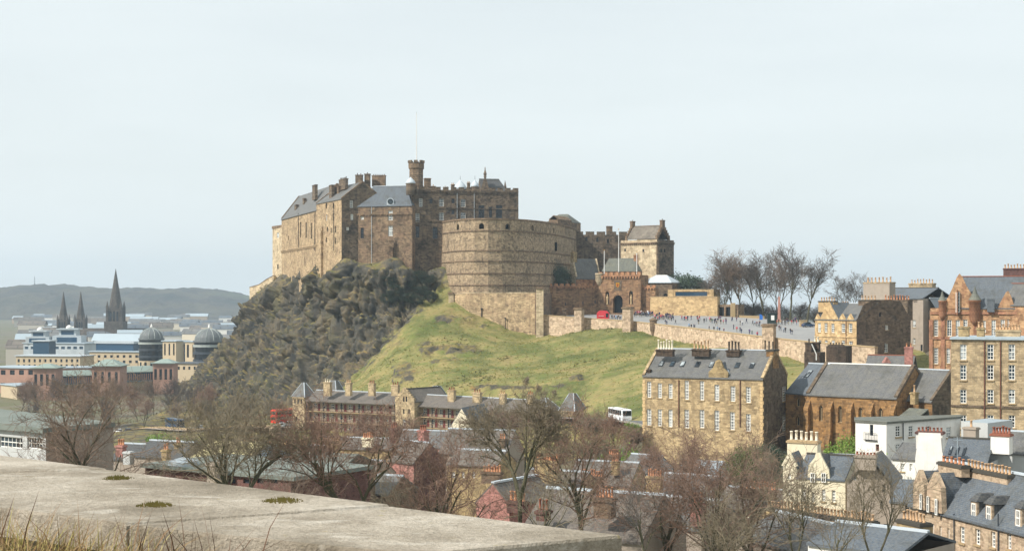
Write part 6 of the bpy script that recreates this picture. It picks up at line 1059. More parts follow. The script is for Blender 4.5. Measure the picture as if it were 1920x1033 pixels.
# cathedral with three spires
M['cath'] = masonry('cathedral_stone', '5f574e', '4f4841', '6b6154', '595047', 2.2, 1.0, '1f1d1b', .5, .5, seed=21)
Yc = 1610; cz = -9; ct = tag(empty('cathedral', (X(217, Yc), Yc, cz)), 'dark gothic cathedral with one great spire and two slim western spires', 'cathedral')
def spire(parent, x, y, hw, zt_, za, m='cath', pin=True, name='tower'):
    b = MB(); b.box((-hw, -hw, 0), (hw, hw, zt_)); t = b.build(name, M[m], parent, loc=(x, y, 0)); b = MB(); b.lathe([(hw * 1.02, zt_ - .01), (hw * .62, zt_ + (za - zt_) * .38), (.15, za)], 8, a0=R(22.5)); b.build('spire', M[m], t)
    for fx in (-.5, 0, .5):
        b = MB(); b.box((fx * hw - hw * .14, -hw - .15, zt_ * .62), (fx * hw + hw * .14, -hw + .1, zt_ * .92)); b.build('louvre', M['glass_dark'], t)
    if pin:
        for sx in (-1, 1):
            for sy in (-1, 1): b = MB(); b.box((-hw * .17, -hw * .17, 0), (hw * .17, hw * .17, zt_ + hw * .35)); b.lathe([(hw * .2, zt_ + hw * .35), (.05, zt_ + hw * 1.15)], 4, a0=R(45)); b.build('pinnacle', M[m], t, loc=(sx * hw, sy * hw, 0))
    for s in (-.95, .95): b = MB(); b.poly([(s * hw * .4 - hw * .18, -hw * .85, zt_), (s * hw * .4 + hw * .18, -hw * .85, zt_), (s * hw * .4, -hw * .85, zt_ + hw * .9)]); b.poly([(s * hw * .4 - hw * .18, -hw * .85, zt_), (s * hw * .4, -hw * .85, zt_ + hw * .9), (s * hw * .4, -hw * .3, zt_ + hw * .8)]); b.build('lucarne', M[m], t)
    return t
tw = spire(ct, 0, 0, 7.2, Z(578, Yc) - cz, Z(504, Yc) - cz); b = MB(); b.box((-10, -10, 0), (10, 10, Z(602, Yc) - cz)); b.build('tower_base', M['cath'], ct)
for px in (119, 151.5): spire(ct, X(px, Yc + 40) - X(217, Yc), 40, 5.0, Z(600, Yc) - cz, Z(546, Yc) - cz)
b = MB(); xa = X(110, Yc) - X(217, Yc); b.box((xa, 2, 0), (38, 30, 12)); b.poly([(xa, 2, 12), (38, 2, 12), (38, 16, 22), (xa, 16, 22)]); b.poly([(xa, 30, 12), (38, 30, 12), (38, 16, 22), (xa, 16, 22)]); b.poly([(38, 2, 12), (38, 30, 12), (38, 16, 22)]); b.poly([(xa, 2, 12), (xa, 30, 12), (xa, 16, 22)]); b.build('nave', M['cath'], ct)
# far town: rows of small houses on the plain
fr_ = random.Random(5); FW = [plain('far_wall_' + n_, c_, .2, .2, '8a8378') for n_, c_ in (('cream', 'd8cdb8'), ('grey', 'aaa59a'), ('white', 'e4e2dc'), ('brown', '9c8b76'))]; FR = [M['slate_grey'], M['slate_brown'], M['slate_blue'], M['zinc']]
fm = []
for wi in range(4):
    b = MB(); b.box((0, 0, 0), (1, .6, .7)); wme = b.mesh('wall', FW[wi]); b = MB(); b.poly([(-.03, -.03, .69), (1.03, -.03, .69), (1.03, .3, 1.0), (-.03, .3, 1.0)]); b.poly([(-.03, .63, .69), (1.03, .63, .69), (1.03, .3, 1.0), (-.03, .3, 1.0)]); b.poly([(0, 0, .69), (0, .6, .69), (0, .3, .98)]); b.poly([(1, 0, .69), (1, .6, .69), (1, .3, .98)]); fm.append((wme, b.mesh('roof', FR[wi])))
for j in range(110):
    px = fr_.uniform(10, 500); Y = fr_.choice([1250, 1500, 1900, 2300, 2800, 3300]) * fr_.uniform(.9, 1.1); L = fr_.uniform(22, 55); H = fr_.uniform(12, 22); wi = fr_.randrange(4); t = tag(empty('town_house', (X(px, Y), Y, -9), fr_.uniform(-.3, .3)), 'small far house of the hazy western town below the wooded hill', 'house', 'far houses of the western town'); t.scale = (L, 18, H)
    inst('wall', fm[wi][0], t); inst('roof', fm[wi][1], t)
# wooded hill on the horizon
def mat_wood():
    s = NT('winter_woodland'); v = s.obj(); c_ = s.ramp(s.noise(v, .006, 6, .65), [(.3, lin('30352b')), (.45, lin('453f38')), (.55, lin('565040')), (.7, lin('3c382f'))]); c_ = s.mix(s.mapr(s.noise(v, .0022, 3, .5), .6, .7, 0, .5), c_, lin('66704a')); s.bump(s.noise(v, .05, 5, .7), 1.0, 8); return s.base(c_)
xs = np.arange(-2600, 1400, 14.0); ys = np.arange(3600, 5600, 22.0)
prof_px = [-200, 20, 65, 130, 210, 300, 350, 440, 480, 560, 700, 900]; prof_py = [545, 538, 534, 538, 541, 542, 540, 552, 558, 566, 580, 600]
def hillz(x, y):
    px = CX + F * x / 4500.0; crest = ZC - (np.interp(px, prof_px, prof_py) - HY) * 4500 / F; u = np.clip((y - 3700) / 850, 0, 1); d = np.clip((y - 4550) / 1000, 0, 1); return -12 + (crest + 12) * (u * u * (3 - 2 * u)) * (1 - .6 * d)
co, fa = grid_mesh('x', xs, ys, hillz); bum = np.array([noise.fractal(Vector(c_) * .012, .7, 2.2, 4) * 9 + noise.fractal(Vector((c_[0] * .05, c_[1] * .05, 0)), .6, 2, 2) * 7.0 for c_ in co]); co[:, 2] += bum * np.clip((co[:, 2] + 12) / 30, 0, 1)
tag(inst('far_hill', np_mesh('far_hill', co, fa, mat_wood(), smooth=False)), kind='structure')
t = tag(empty('mast', P(65, 533, 4500)), 'thin lattice mast on the crest of the wooded hill', 'mast'); b = MB(); b.tube([(0, 0, -8), (0, 0, 24)], [1.2, .5], 4); b.build('tower', M['iron'], t)
for z in (8, 15, 21): b = MB(); b.box((-2, -.4, z), (2, .4, z + .7)); b.build('arm', M['iron'], t)
# ------------------------------------------------------------------ street at the foot of the slope
RD = [(130,800,590),(200,801,556),(300,802,520),(430,803,472),(520,805,446),(600,793,454),(700,791,448),(800,792,440),(900,792,428),(1000,793,410),(1100,793,388),(1160,793,371),(1200,794,357),(1250,795,345)]
RD = [P(*p) for p in RD]
def ribbon(name, pts, offs, lift, m, z_fn=None):
    b = MB(); rows = []
    for i, p in enumerate(pts):
        d = (pts[min(i + 1, len(pts) - 1)] - pts[max(i - 1, 0)]); d = Vector((d.x, d.y)).normalized(); n = Vector((-d.y, d.x)); rows.append([(p.x + n.x * o, p.y + n.y * o, p.z + lift) for o in offs])
    for i in range(len(rows) - 1):
        for j in range(len(offs) - 1): b.poly([rows[i][j], rows[i + 1][j], rows[i + 1][j + 1], rows[i][j + 1]])
    return tag(b.build(name, m), kind='structure')
dense = []
for i in range(len(RD) - 1):
    for f in range(6): dense.append(RD[i].lerp(RD[i + 1], f / 6))
dense.append(RD[-1])
for p in dense: p.z = gz(p.x, p.y) + .3
for _ in range(3):
    zs_ = [p.z for p in dense]
    for i in range(1, len(dense) - 1): dense[i].z = zs_[i] * .5 + (zs_[i - 1] + zs_[i + 1]) * .25
ribbon('road', dense, (-4.5, 0, 4.5), 0, M['road'])
ribbon('pavement', dense, (-7.0, -4.5), .13, M['pave']); ribbon('pavement', dense, (4.5, 6.5), .13, M['pave'])
def kerb(o):
    b = MB(); 
    for i in range(len(dense) - 1):
        a, c = dense[i], dense[i + 1]; d = (c - a); n = Vector((-d.y, d.x, 0)).normalized(); b.hexa([a + n * (o - .1) + Vector((0, 0, -.1)), c + n * (o - .1) + Vector((0, 0, -.1)), c + n * (o + .1) + Vector((0, 0, -.1)), a + n * (o + .1) + Vector((0, 0, -.1)), a + n * (o - .1) + Vector((0, 0, .14)), c + n * (o - .1) + Vector((0, 0, .14)), c + n * (o + .1) + Vector((0, 0, .14)), a + n * (o + .1) + Vector((0, 0, .14))])
    tag(b.build('kerb', M['pave']), kind='structure')
kerb(-4.5); kerb(4.5)
b = MB()
for i in range(0, len(dense) - 1, 2): a, c = dense[i], dense[i].lerp(dense[i + 1], .5); n = Vector((-(c - a).y, (c - a).x, 0)).normalized() * .08; up = Vector((0, 0, .012)); b.poly([a - n + up, c - n + up, c + n + up, a + n + up])
tag(b.build('road_marking', M['white_paint']), kind='structure')
sw = [p for p in dense if p.x < X(540, 445)]
wall_run('street_wall', 'low pale retaining wall along the lower street west of the barracks', 'wall', [(p.x, p.y - 7.6) for p in sw], [p.z + .9 for p in sw], [p.z - 7 for p in sw], .5, 'esp_wall', 'sill')
# ------------------------------------------------------------------ vehicles
def extrude_prof(prof, w, n_in=0):
    b = MB(); f = [(x, -w / 2, z) for x, z in prof]; g = [(x, w / 2, z) for x, z in prof]; b.poly(f); b.poly(list(reversed(g)))
    for i in range(len(prof)): j = (i + 1) % len(prof); b.poly([f[i], g[i], g[j], f[j]])
    return b
tyre = flat('tyre', '1c1c1d', .8); rimm = flat('wheel_rim', 'a8abad', .35, .7); lampm = flat('head_lamp', 'e6e6df', .15, 0, .6); lampr = flat('tail_lamp', '9a2a22', .3)
def wheel(t, x, y, r, w=.24):
    b = MB(); b.tube([(0, -w / 2, 0), (0, w / 2, 0)], [r, r], 14); o = b.build('wheel', tyre, t, loc=(x, y, r)); b = MB(); b.tube([(0, -w / 2 - .02, 0), (0, w / 2 + .02, 0)], [r * .6, r * .6], 10); b.build('rim', rimm, o)
def car(label, p, rz, paint, group='cars along the lower street'):
    t = tag(empty('parked_car', p, rz), label, 'car', group); L = 4.2
    b = extrude_prof([(-2.1, .3), (2.05, .3), (2.1, .65), (1.95, .85), (1.0, .98), (-1.9, 1.0), (-2.1, .8)], 1.7); b.build('body', paint, t)
    b = extrude_prof([(-1.75, .99), (.95, .97), (.25, 1.46), (-1.2, 1.48)], 1.46); cab = b.build('cabin', M['glass_dark'], t); b = extrude_prof([(-1.25, 1.47), (.3, 1.45), (.2, 1.52), (-1.15, 1.54)], 1.5); b.build('roof', paint, cab)
    for x in (-1.3, 1.3):
        for y in (-.78, .78): wheel(t, x, y, .31)
    for y in (-.6, .6): b = MB(); b.box((2.02, y - .18, .62), (2.12, y + .18, .78)); b.build('headlight', lampm, t); b = MB(); b.box((-2.13, y - .15, .7), (-2.03, y + .15, .85)); b.build('tail_light', lampr, t)
    return t
def bus(name, label, p, rz, L, H, W_, paint, deck2, cat):
    t = tag(empty(name, p, rz), label, cat); b = extrude_prof([(-L / 2, .35), (L / 2, .35), (L / 2 + .05, H * .3), (L / 2 - .15, H - .25), (L / 2 - .5, H), (-L / 2 + .2, H), (-L / 2, H - .2)], W_); b.build('body', paint, t)
    for k_, (z0_, z1_) in enumerate([(1.25, 2.1), (2.85, 3.75)] if deck2 else [(1.55, 2.7)]):
        for s in (-1, 1):
            for j in range(7): x0 = -L / 2 + .5 + j * (L - 1.2) / 7; b = MB(); b.box((x0, s * W_ / 2 - .02, z0_), (x0 + (L - 1.2) / 7 - .12, s * W_ / 2 + .02, z1_)); b.build('window', M['glass_dark'], t)
        b = MB(); b.box((L / 2 - .3, -W_ / 2 + .15, z0_), (L / 2 + .06, W_ / 2 - .15, z1_ + .05)); b.build('windscreen', M['glass_dark'], t); b = MB(); b.box((-L / 2 - .03, -W_ / 2 + .2, z0_), (-L / 2 + .1, W_ / 2 - .2, z1_)); b.build('rear_window', M['glass_dark'], t)
    for x in (-L * .3, L * .33):
        for y in (-W_ / 2 + .15, W_ / 2 - .15): wheel(t, x, y, .5, .3)
    for y in (-W_ / 2 + .3, W_ / 2 - .3): b = MB(); b.box((L / 2, y - .2, .6), (L / 2 + .1, y + .2, .85)); b.build('headlight', lampm, t)
    return t
def on_road(px, off=0.0):
    best = min(range(len(dense) - 1), key=lambda i: abs(CX + F * dense[i].x / dense[i].y - px)); d = dense[best + 1] - dense[best]; a = math.atan2(d.y, d.x); n = Vector((-d.y, d.x, 0)).normalized(); return dense[best] + n * off + Vector((0, 0, .01)), a
red_b = plain('bus_red', 'd23b26', .15, .5, '8a241a', .35, 0, streak=0); wht = flat('car_white', 'e8ecee', .25, 0, .5); sil = flat('car_silver', 'b6bcc1', .3, .3, .5); blu = flat('car_blue', '24415f', .25, 0, .5); blk = flat('car_black', '1f2226', .25, 0, .5)
p, a = on_road(541, 3.0); bus('double_decker_bus', 'orange-red double-decker bus half hidden by the spired stair tower', p, a + .2, 10.5, 4.3, 2.5, red_b, True, 'bus')
p, a = on_road(1172, -1.5); bus('coach', 'white touring coach parked beside the church hall', p, a, 10, 3.0, 2.4, wht, False, 'coach')
p, a = on_road(318, 1.5); bus('coach', 'dark blue coach on the lower street under the brown trees', p, a, 11, 3.3, 2.5, blu, False, 'coach')
for px, off, m_, lab in ((522, -2.5, wht, 'white car on the lower street in front of the red bus'), (538, -2.8, sil, 'silver car between the red bus and the stair tower'), (224, -2, wht, 'white car at the west end of the lower street'), (240, 2, blu, 'blue car beside the white one at the west end of the street'), (380, -2, sil, 'silver car on the street near the foot of the crag')):
    p, a = on_road(px, off); car(lab, p, a + (0 if off > 0 else math.pi), m_)
p = on_esp(1517, 613); car('dark blue car parked at the edge of the esplanade by the golden tenement', p, R(20), blu, 'cars on the esplanade')
# ------------------------------------------------------------------ trees: tapered trunk, limbs, and a crown of bare twigs
def bark(name, c1, c2, c3):
    s = NT(name); v = s.obj(); col = s.mix(s.mapr(s.noise(v, .7, 4, .6), .35, .65, 0, 1), lin(c1), lin(c2)); col = s.mix(s.mapr(s.noise(v, 2.5, 3, .6), .5, .75, 0, .6), col, lin(c3)); return s.base(col)
BK = bark('bark', '565140', '4a4a38', '6a6a50'); TWB = bark('twig_brown', '8a7767', '766658', '988572'); TWR = bark('twig_red', '907565', '7c6658', '9e8471'); TWG = bark('twig_grey', '6d655e', '5d5651', '7a7168'); TWO = bark('twig_olive', '857a66', '756c5a', '928670')
def gen_tree(seed, H=20.0, wide=.5, trunk=.3, n1=7, spread=.75, lv=5, up=.25, r0=.3, fine=.02, twigs=(6, 5, 4, 3), multi=1, taper=.58, L0=.66, k1=1.0):
    """limbs and twigs grown in units of the height, then given widths in metres"""
    rg = random.Random(seed); polys = [[], []]
    def grow(p, d, L, r, level):
        ns = 6 if level < 1 else 4 if level < 2 else (3 if level < 4 else 2); pts = [p.copy()]; rad = [r]; dirs = []
        for i in range(ns):
            w = .11 + .06 * level; d = (d + Vector((rg.gauss(0, w), rg.gauss(0, w), rg.gauss(0, w) * .7 + up * .12 * (1 if level else .3)))).normalized(); p = p + d * L / ns; pts.append(p.copy()); rad.append(max(fine * .8, r * (1 - (i + 1) / ns * (.4 if level == 0 else .62)))); dirs.append(d.copy())
        polys[0 if level < 2 else 1].append((pts, rad, 7 if level == 0 else 5 if level == 1 else 4 if level == 2 else 3))
        if level >= lv: return
        k = n1 if level == 0 else twigs[min(level - 1, len(twigs) - 1)]
        for j in range(k):
            f = (trunk + (1 - trunk) * (j + rg.random() * .7) / k) if level == 0 else .25 + .75 * (j + rg.random() * .8) / k
            f = min(f, 1.0); ii = min(int(f * ns), ns - 1); q = pts[ii].lerp(pts[ii + 1], f * ns - ii); dd = dirs[ii]; az = rg.random() * 6.283 if level else j * 2.4 + rg.random() * .6
            e1 = dd.cross(Vector((.3, .2, 1)) if abs(dd.z) < .9 else Vector((1, 0, 0))).normalized(); e2 = dd.cross(e1); ang = spread * rg.uniform(.65, 1.15) * (1 - .35 * f if level == 0 else 1)
            nd = (dd * math.cos(ang) + (e1 * math.cos(az) + e2 * math.sin(az)) * math.sin(ang)).normalized(); nd = (nd + Vector((0, 0, up * (.6 if level else .9)))).normalized()
            grow(q, nd, L * (rg.uniform(.5, .72) if level else rg.uniform(.5, .75) * (1.15 - .5 * f) * k1), max(fine, rad[ii] * rg.uniform(taper - .1, taper + .08)), level + 1)
    for m_ in range(multi):
        d0 = Vector((0, 0, 1)) if multi == 1 else Vector((math.cos(m_ * 2.2 + seed) * .3, math.sin(m_ * 2.2 + seed) * .3, 1)).normalized(); grow(Vector((0, 0, -.02)), d0, L0, r0 * (1 if multi == 1 else .75), 0)
    al = np.array([tuple(p) for g in polys for pts, _, _ in g for p in pts]); top = np.percentile(al[:, 2], 98.5); rad_ = np.percentile(np.hypot(al[:, 0], al[:, 1]), 97); sx = H * wide / (2 * rad_); sz = sx if top * sx < H else H / top; sh = H - top * sz; out = []   # crown keeps its shape, the bole makes up the height
    for g in polys:
        V_ = []; F_ = []
        for pts, rad, n in g:
            pts = [Vector((p.x * sx, p.y * sx, p.z * sz + sh)) for p in pts]; b0 = len(V_)
            if n == 7 and sh > .5: pts = [Vector((0, 0, -.5))] + pts; rad = [rad[0] * 1.25] + rad
            for i, p in enumerate(pts):
                d = (pts[min(i + 1, len(pts) - 1)] - pts[max(i - 1, 0)]).normalized(); e1 = d.cross(Vector((0, 0, 1)) if abs(d.z) < .95 else Vector((1, 0, 0))).normalized(); e2 = d.cross(e1)
                for k in range(n): a_ = 6.28319 * k / n; V_.append(p + (e1 * math.cos(a_) + e2 * math.sin(a_)) * rad[i])
            for i in range(len(pts) - 1):
                for k in range(n): k2 = (k + 1) % n; F_.append((b0 + i * n + k, b0 + i * n + k2, b0 + (i + 1) * n + k2, b0 + (i + 1) * n + k))
        out.append((np.array([tuple(v) for v in V_]), np.array(F_)))
    return out
TV = {}
def tree_meshes(key, tw):
    k = (key, tw.name)
    if k not in TV:
        if key not in TV: TV[key] = gen_tree(**TS[key])
        (v0, f0), (v1, f1) = TV[key]; TV[k] = (np_mesh('trunk', v0, f0, BK), np_mesh('crown', v1, f1, tw))
    return TV[k]
# H: height the kind was grown at, wide: crown width over height, r0 and fine: trunk and twig radii in metres
TS = {'broad': dict(seed=3, H=25, wide=.86, n1=7, trunk=.25, spread=.78, up=.2, lv=4, twigs=(6, 5, 4), fine=.05, r0=.36), 'broad2': dict(seed=11, H=25, wide=.86, n1=6, trunk=.2, spread=.74, up=.22, lv=4, twigs=(6, 5, 4), fine=.05, r0=.34, multi=2), 'tall': dict(seed=31, H=27, wide=.8, n1=8, trunk=.25, spread=.7, up=.24, lv=4, twigs=(6, 5, 4), fine=.05, r0=.36),
      'fork': dict(seed=5, H=23, wide=.62, n1=6, trunk=.45, spread=.72, up=.12, lv=5, twigs=(4, 4, 4, 3), multi=3, fine=.016, r0=.24, taper=.64, L0=.6, k1=1.2), 'fork2': dict(seed=21, H=23, wide=.56, n1=7, trunk=.4, spread=.66, up=.14, lv=5, twigs=(5, 4, 4, 3), multi=2, fine=.016, r0=.24, taper=.64, L0=.6, k1=1.2), 'fork3': dict(seed=44, H=23, wide=.6, n1=8, trunk=.4, spread=.75, up=.12, lv=5, twigs=(5, 4, 4, 3), fine=.016, r0=.26, taper=.64, L0=.62, k1=1.15), 'haze': dict(seed=18, H=21, wide=.74, n1=8, trunk=.5, spread=.85, up=.12, lv=5, twigs=(5, 4, 4, 3), fine=.016, r0=.26, taper=.62, L0=.55, k1=1.3),
      'sapling': dict(seed=14, H=20, wide=.42, n1=7, trunk=.45, spread=.7, up=.15, L0=.6, k1=1.1, lv=4, twigs=(4, 4, 3), fine=.016, r0=.12, taper=.62), 'slim': dict(seed=61, H=22, wide=.42, n1=6, trunk=.4, spread=.62, up=.16, L0=.6, k1=1.15, lv=4, twigs=(5, 4, 3), fine=.016, r0=.14, multi=2, taper=.62), 'dense': dict(seed=8, H=20, wide=.95, n1=10, trunk=.12, spread=.8, up=.25, lv=4, twigs=(7, 6, 5), fine=.045, r0=.3), 'market': dict(seed=72, H=20, wide=.75, n1=8, trunk=.3, spread=.85, up=.16, lv=5, twigs=(5, 5, 4, 3), fine=.028, r0=.26), 'market2': dict(seed=75, H=20, wide=.72, n1=7, trunk=.25, spread=.8, up=.18, lv=5, twigs=(5, 5, 4, 3), fine=.028, r0=.24, multi=2)}
def tree(label, px, Y, pt, key, tw, rz=0.0, zb=None, wide=1.0, group=None, name='bare_tree', cat='tree'):
    x = X(px, Y); zb = gz(x, Y) - .3 if zb is None else zb; H = (Z(pt, Y) - zb) / TS[key]['H']; t = tag(empty(name, (x, Y, zb), rz), label, cat, group); a, c_ = tree_meshes(key, tw)
    t.scale = (H * wide, H * wide, H); inst('trunk', a, t); inst('crown', c_, t); return t
G1 = 'bare trees behind the esplanade'
for px, Y, pt, key, tw, rz, wd, lab in ((1312, 592, 508, 'broad', TWG, 0, 1.0, 'small grey bare tree beside the dark evergreen behind the golden barrier wall'), (1356, 574, 484, 'broad2', TWG, 1, 1.0, 'bare tree rising over the end of the flat-roofed hut'), (1392, 570, 474, 'broad', TWB, 2, 1.0, 'bare tree with brownish crown above the dark double gateway'), (1432, 566, 476, 'broad2', TWG, 4, 1.0, 'broad bare tree behind the blue banner'), (1374, 582, 480, 'tall', TWB, 2.7, .9, 'brownish bare tree standing back between the hut and the gateway'), (1412, 584, 478, 'broad', TWB, 3.6, .95, 'brownish bare tree standing back over the low pale wall'), (1458, 580, 482, 'broad2', TWB, 1.6, .9, 'brownish bare tree standing back behind the notice booth'),
    (1482, 560, 464, 'tall', TWG, .5, 1.0, 'tallest bare tree of the esplanade, just past the pink obelisk'), (1514, 552, 476, 'broad', TWG, 5, 1.0, 'open-crowned bare tree at the east end of the esplanade row'), (1570, 560, 520, 'sapling', TWG, 1.2, 1.0, 'thin pale bare tree just west of the golden tenement chimneys'), (1594, 560, 516, 'broad2', TWG, 2.2, 1.0, 'faint bare tree showing over the golden tenement roof'), (1622, 565, 512, 'sapling', TWG, 3, 1.0, 'faint slender tree against the grey harled chimney'), (1750, 520, 543, 'sapling', TWG, 3, 1.0, 'faint small tree between the harled chimney and the red school')):
    tree(lab, px, Y, pt, key, tw, rz, 35, wd, G1)
for j, (px, Y, pt) in enumerate([(1392, 586, 568), (1418, 584, 573), (1446, 580, 570), (1470, 576, 574), (1494, 572, 570), (1520, 566, 574), (1545, 560, 577), (1330, 600, 543)]): tree('low grey scrub between the trunks behind the esplanade', px, Y, pt, 'dense', TWG, j, 33, 1.5, 'scrub behind the esplanade', 'bush', 'bush')
G2 = 'dark trunked trees in front of the old roofs'
for px, Y, pt, key, tw, rz, wd, lab in ((445, 112, 742, 'fork', TWO, .3, 1.0, 'forked dark-stemmed tree rising above the red brick wall'), (650, 118, 752, 'fork', TWR, 1.9, 1.0, 'wide many-stemmed tree hiding the west barracks range'), (838, 120, 806, 'fork3', TWR, 2.2, 1.0, 'dark bare tree in front of the pink house'), (975, 118, 732, 'fork2', TWO, 3.4, 1.0, 'tall green-stemmed tree in front of the yellow chimney'), (1105, 122, 760, 'fork3', TWR, .1, 1.0, 'leaning slender tree between the yellow chimney and the coach'), (1020, 105, 872, 'sapling', TWO, 2.0, 1.0, 'low drooping sapling over the near brown roof'), (1205, 112, 900, 'sapling', TWG, 4.0, 1.0, 'small pale weeping tree near the end of the parapet'),
    (1335, 128, 806, 'haze', TWR, .7, 1.0, 'big dense reddish tree hiding the foot of the church hall'), (1262, 134, 818, 'haze', TWR, 2.6, 1.0, 'reddish twiggy tree below the western windows of the church hall'), (1405, 132, 820, 'haze', TWB, 4.4, 1.0, 'brown twiggy tree below the hall gable'), (1345, 100, 925, 'slim', TWO, 1.0, 1.2, 'low dark forked tree at the bottom edge below the reddish ones'), (1488, 108, 862, 'slim', TWO, .4, 1.0, 'slim bare sapling in front of the cream house'), (1640, 104, 850, 'slim', TWO, 2.9, 1.0, 'tall bare sapling in front of the grey gable'), (1565, 102, 935, 'sapling', TWO, 1.3, 1.0, 'low branching sapling between the two pot-crowned walls'), (182, 150, 695, 'fork3', TWB, 1.2, 1.0, 'bare tree rising behind the flat modern block'), (112, 158, 795, 'haze', TWR, 2.2, .7, 'scrubby reddish bush against the grey end of the modern block'), (560, 140, 862, 'haze', TWB, 5.1, .8, 'tangled low bush above the parapet'), (745, 130, 880, 'haze', TWO, .4, .7, 'tangled olive bush by the pink wall')):
    tree(lab, px, Y, pt, key, tw, rz, None, wd, G2)
G3 = 'brown trees along the foot of the crag'
tr = random.Random(17)
L3 = ['at the western edge below the pink office', 'before the big windows of the pink office', 'between the pink office and the first pavilion', 'low in front of the first pavilion', 'before the green upper storey', 'beside the central pavilion', 'in front of the central pavilion', 'between the central and east pavilions', 'below the first domed rotunda', 'before the east pavilion', 'between the two domed rotundas', 'tight under the western crag', 'small and nearer, before the first pavilion', 'small and nearer, below the first rotunda', 'small and nearer, below the second rotunda', 'small and nearer, at the western edge', 'small and nearer, below the central pavilion']
for j, (px, Y, pt) in enumerate([(40, 690, 712), (72, 660, 716), (104, 700, 708), (136, 640, 726), (168, 680, 706), (196, 650, 716), (228, 690, 712), (258, 640, 722), (288, 670, 708), (318, 640, 712), (346, 610, 716), (372, 590, 722), (150, 600, 744), (270, 590, 742), (330, 570, 748), (60, 600, 748), (210, 590, 745)]):
    tree('twiggy brown tree ' + L3[j], px, Y, pt, tr.choice(['broad', 'broad2', 'dense']), tr.choice([TWR, TWB, TWG, TWR]), tr.random() * 6, -8, tr.uniform(.8, 1.1), G3)
for px, Y, pt, lab in ((398, 520, 748, 'scrubby tree at the western foot of the crag'), (432, 500, 740, 'scrubby tree under the lowest crag ledges'), (468, 490, 742, 'brown tree between the crag and the lower street'), (504, 480, 748, 'brown tree just west of the red bus'), (530, 475, 752, 'scrubby tree behind the red bus'), (985, 436, 706, 'dark bush on the turf behind the east barracks range'), (1010, 428, 722, 'twiggy bush on the turf beside the dark one'), (1040, 424, 730, 'low bush on the turf near the lone spired tower')): tree(lab, px, Y, pt, 'dense', TWO if px < 600 else TWB, px * .1, None, .9, 'bushes on the hillside', 'bush', 'bush')
L4 = ['below the west barracks range', 'beside the pink house chimney', 'beside the cream triangular gable', 'behind the cream triangular gable', 'before the middle of the east barracks', 'before the east end of the barracks', 'before the first eastern spired tower', 'before the lone spired tower', 'just west of the white coach', 'under the white coach', 'below the bright green bush by the coach', 'between the mauve roof and the coach', 'behind the yellow chimney', 'low beside the brown slate roof', 'below the spired stair tower', 'under the hall gable beside the church', 'below the dark gable corner of the hall', 'below the middle of the church hall', 'below the western corner of the church hall']
G4 = 'reddish trees between the market roofs and the barracks'
for j, (px, Y, pt, wd) in enumerate([(690, 330, 772, .8), (760, 326, 785, .7), (905, 330, 768, .9), (940, 345, 762, .9), (985, 335, 766, .9), (1030, 340, 764, .9), (1075, 330, 768, .9), (1120, 325, 774, .9), (1155, 315, 780, .9), (1185, 300, 800, .8), (1180, 270, 830, .7), (1120, 280, 820, .8), (1050, 285, 812, .7), (920, 290, 812, .6), (610, 330, 790, .7), (1440, 240, 850, .6), (1380, 245, 838, .7), (1300, 245, 842, .7), (1240, 250, 838, .7)]):
    tree('hazy reddish-brown bare tree ' + L4[j], px, Y, pt, ['market', 'market2'][j % 2], [TWR, TWB, TWR, TWO][j % 4], j * 1.3, None, wd * 1.15, G4)
# evergreens: crowns of small leaves round a stem
def leaf_mat(name, a, c_):
    s = NT(name); v = s.obj(); s.p.inputs['Roughness'].default_value = .6; return s.base(s.mix(s.mapr(s.noise(v, .9, 4, .7), .35, .65, 0, 1), lin(a), lin(c_)))
LG = leaf_mat('evergreen_leaf', '55603f', '6a6f48'); LB = leaf_mat('bright_leaf', '5d7a34', '7d9440'); LD = leaf_mat('dark_leaf', '37463a', '4b5a44')
def leaf_mesh(seed, n, cl, size):
    rg = random.Random(seed); V_ = []; F_ = []
    for c_ in range(cl):
        th = rg.random() * 6.283; ph = math.acos(rg.uniform(-.75, 1)); rr = rg.uniform(.25, .48); cc = Vector((rr * math.sin(ph) * math.cos(th), rr * math.sin(ph) * math.sin(th), .55 + rr * .9 * math.cos(ph))); cr_ = rg.uniform(.09, .2)
        for k in range(n // cl):
            q = cc + Vector((rg.gauss(0, 1), rg.gauss(0, 1), rg.gauss(0, .8))).normalized() * cr_ * rg.uniform(.4, 1.0); a = Vector((rg.gauss(0, 1), rg.gauss(0, 1), rg.gauss(0, 1))).normalized(); b_ = a.cross(Vector((rg.gauss(0, 1), rg.gauss(0, 1), rg.gauss(0, 1)))).normalized(); s_ = size * rg.uniform(.6, 1.3); i = len(V_); V_ += [q - a * s_, q + b_ * s_ * .5, q + a * s_, q - b_ * s_ * .5]; F_.append((i, i + 1, i + 2, i + 3))
    return np.array([tuple(v) for v in V_]), np.array(F_)
LV = leaf_mat('ivy_shade_leaf', '26332a', '3a4432')
LM = {s: leaf_mesh(s, 7000, 50, .017) for s in (1, 2)}
def bush(label, px, Y, pt, zb, wd, lm, s=1, group='evergreen bushes', name='evergreen_bush'):
    x = X(px, Y); zb = gz(x, Y) - .3 if zb is None else zb; H = Z(pt, Y) - zb; t = tag(empty(name, (x, Y, zb), px), label, 'bush', group); t.scale = (H * wd, H * wd, H); v, f = LM[s]; inst('crown', np_mesh('crown', v, f, lm), t); b = MB(); b.tube([(0, 0, -.05), (.02, 0, .4), (0, .02, .7)], [.03, .022, .01], 6); b.build('trunk', BK, t)
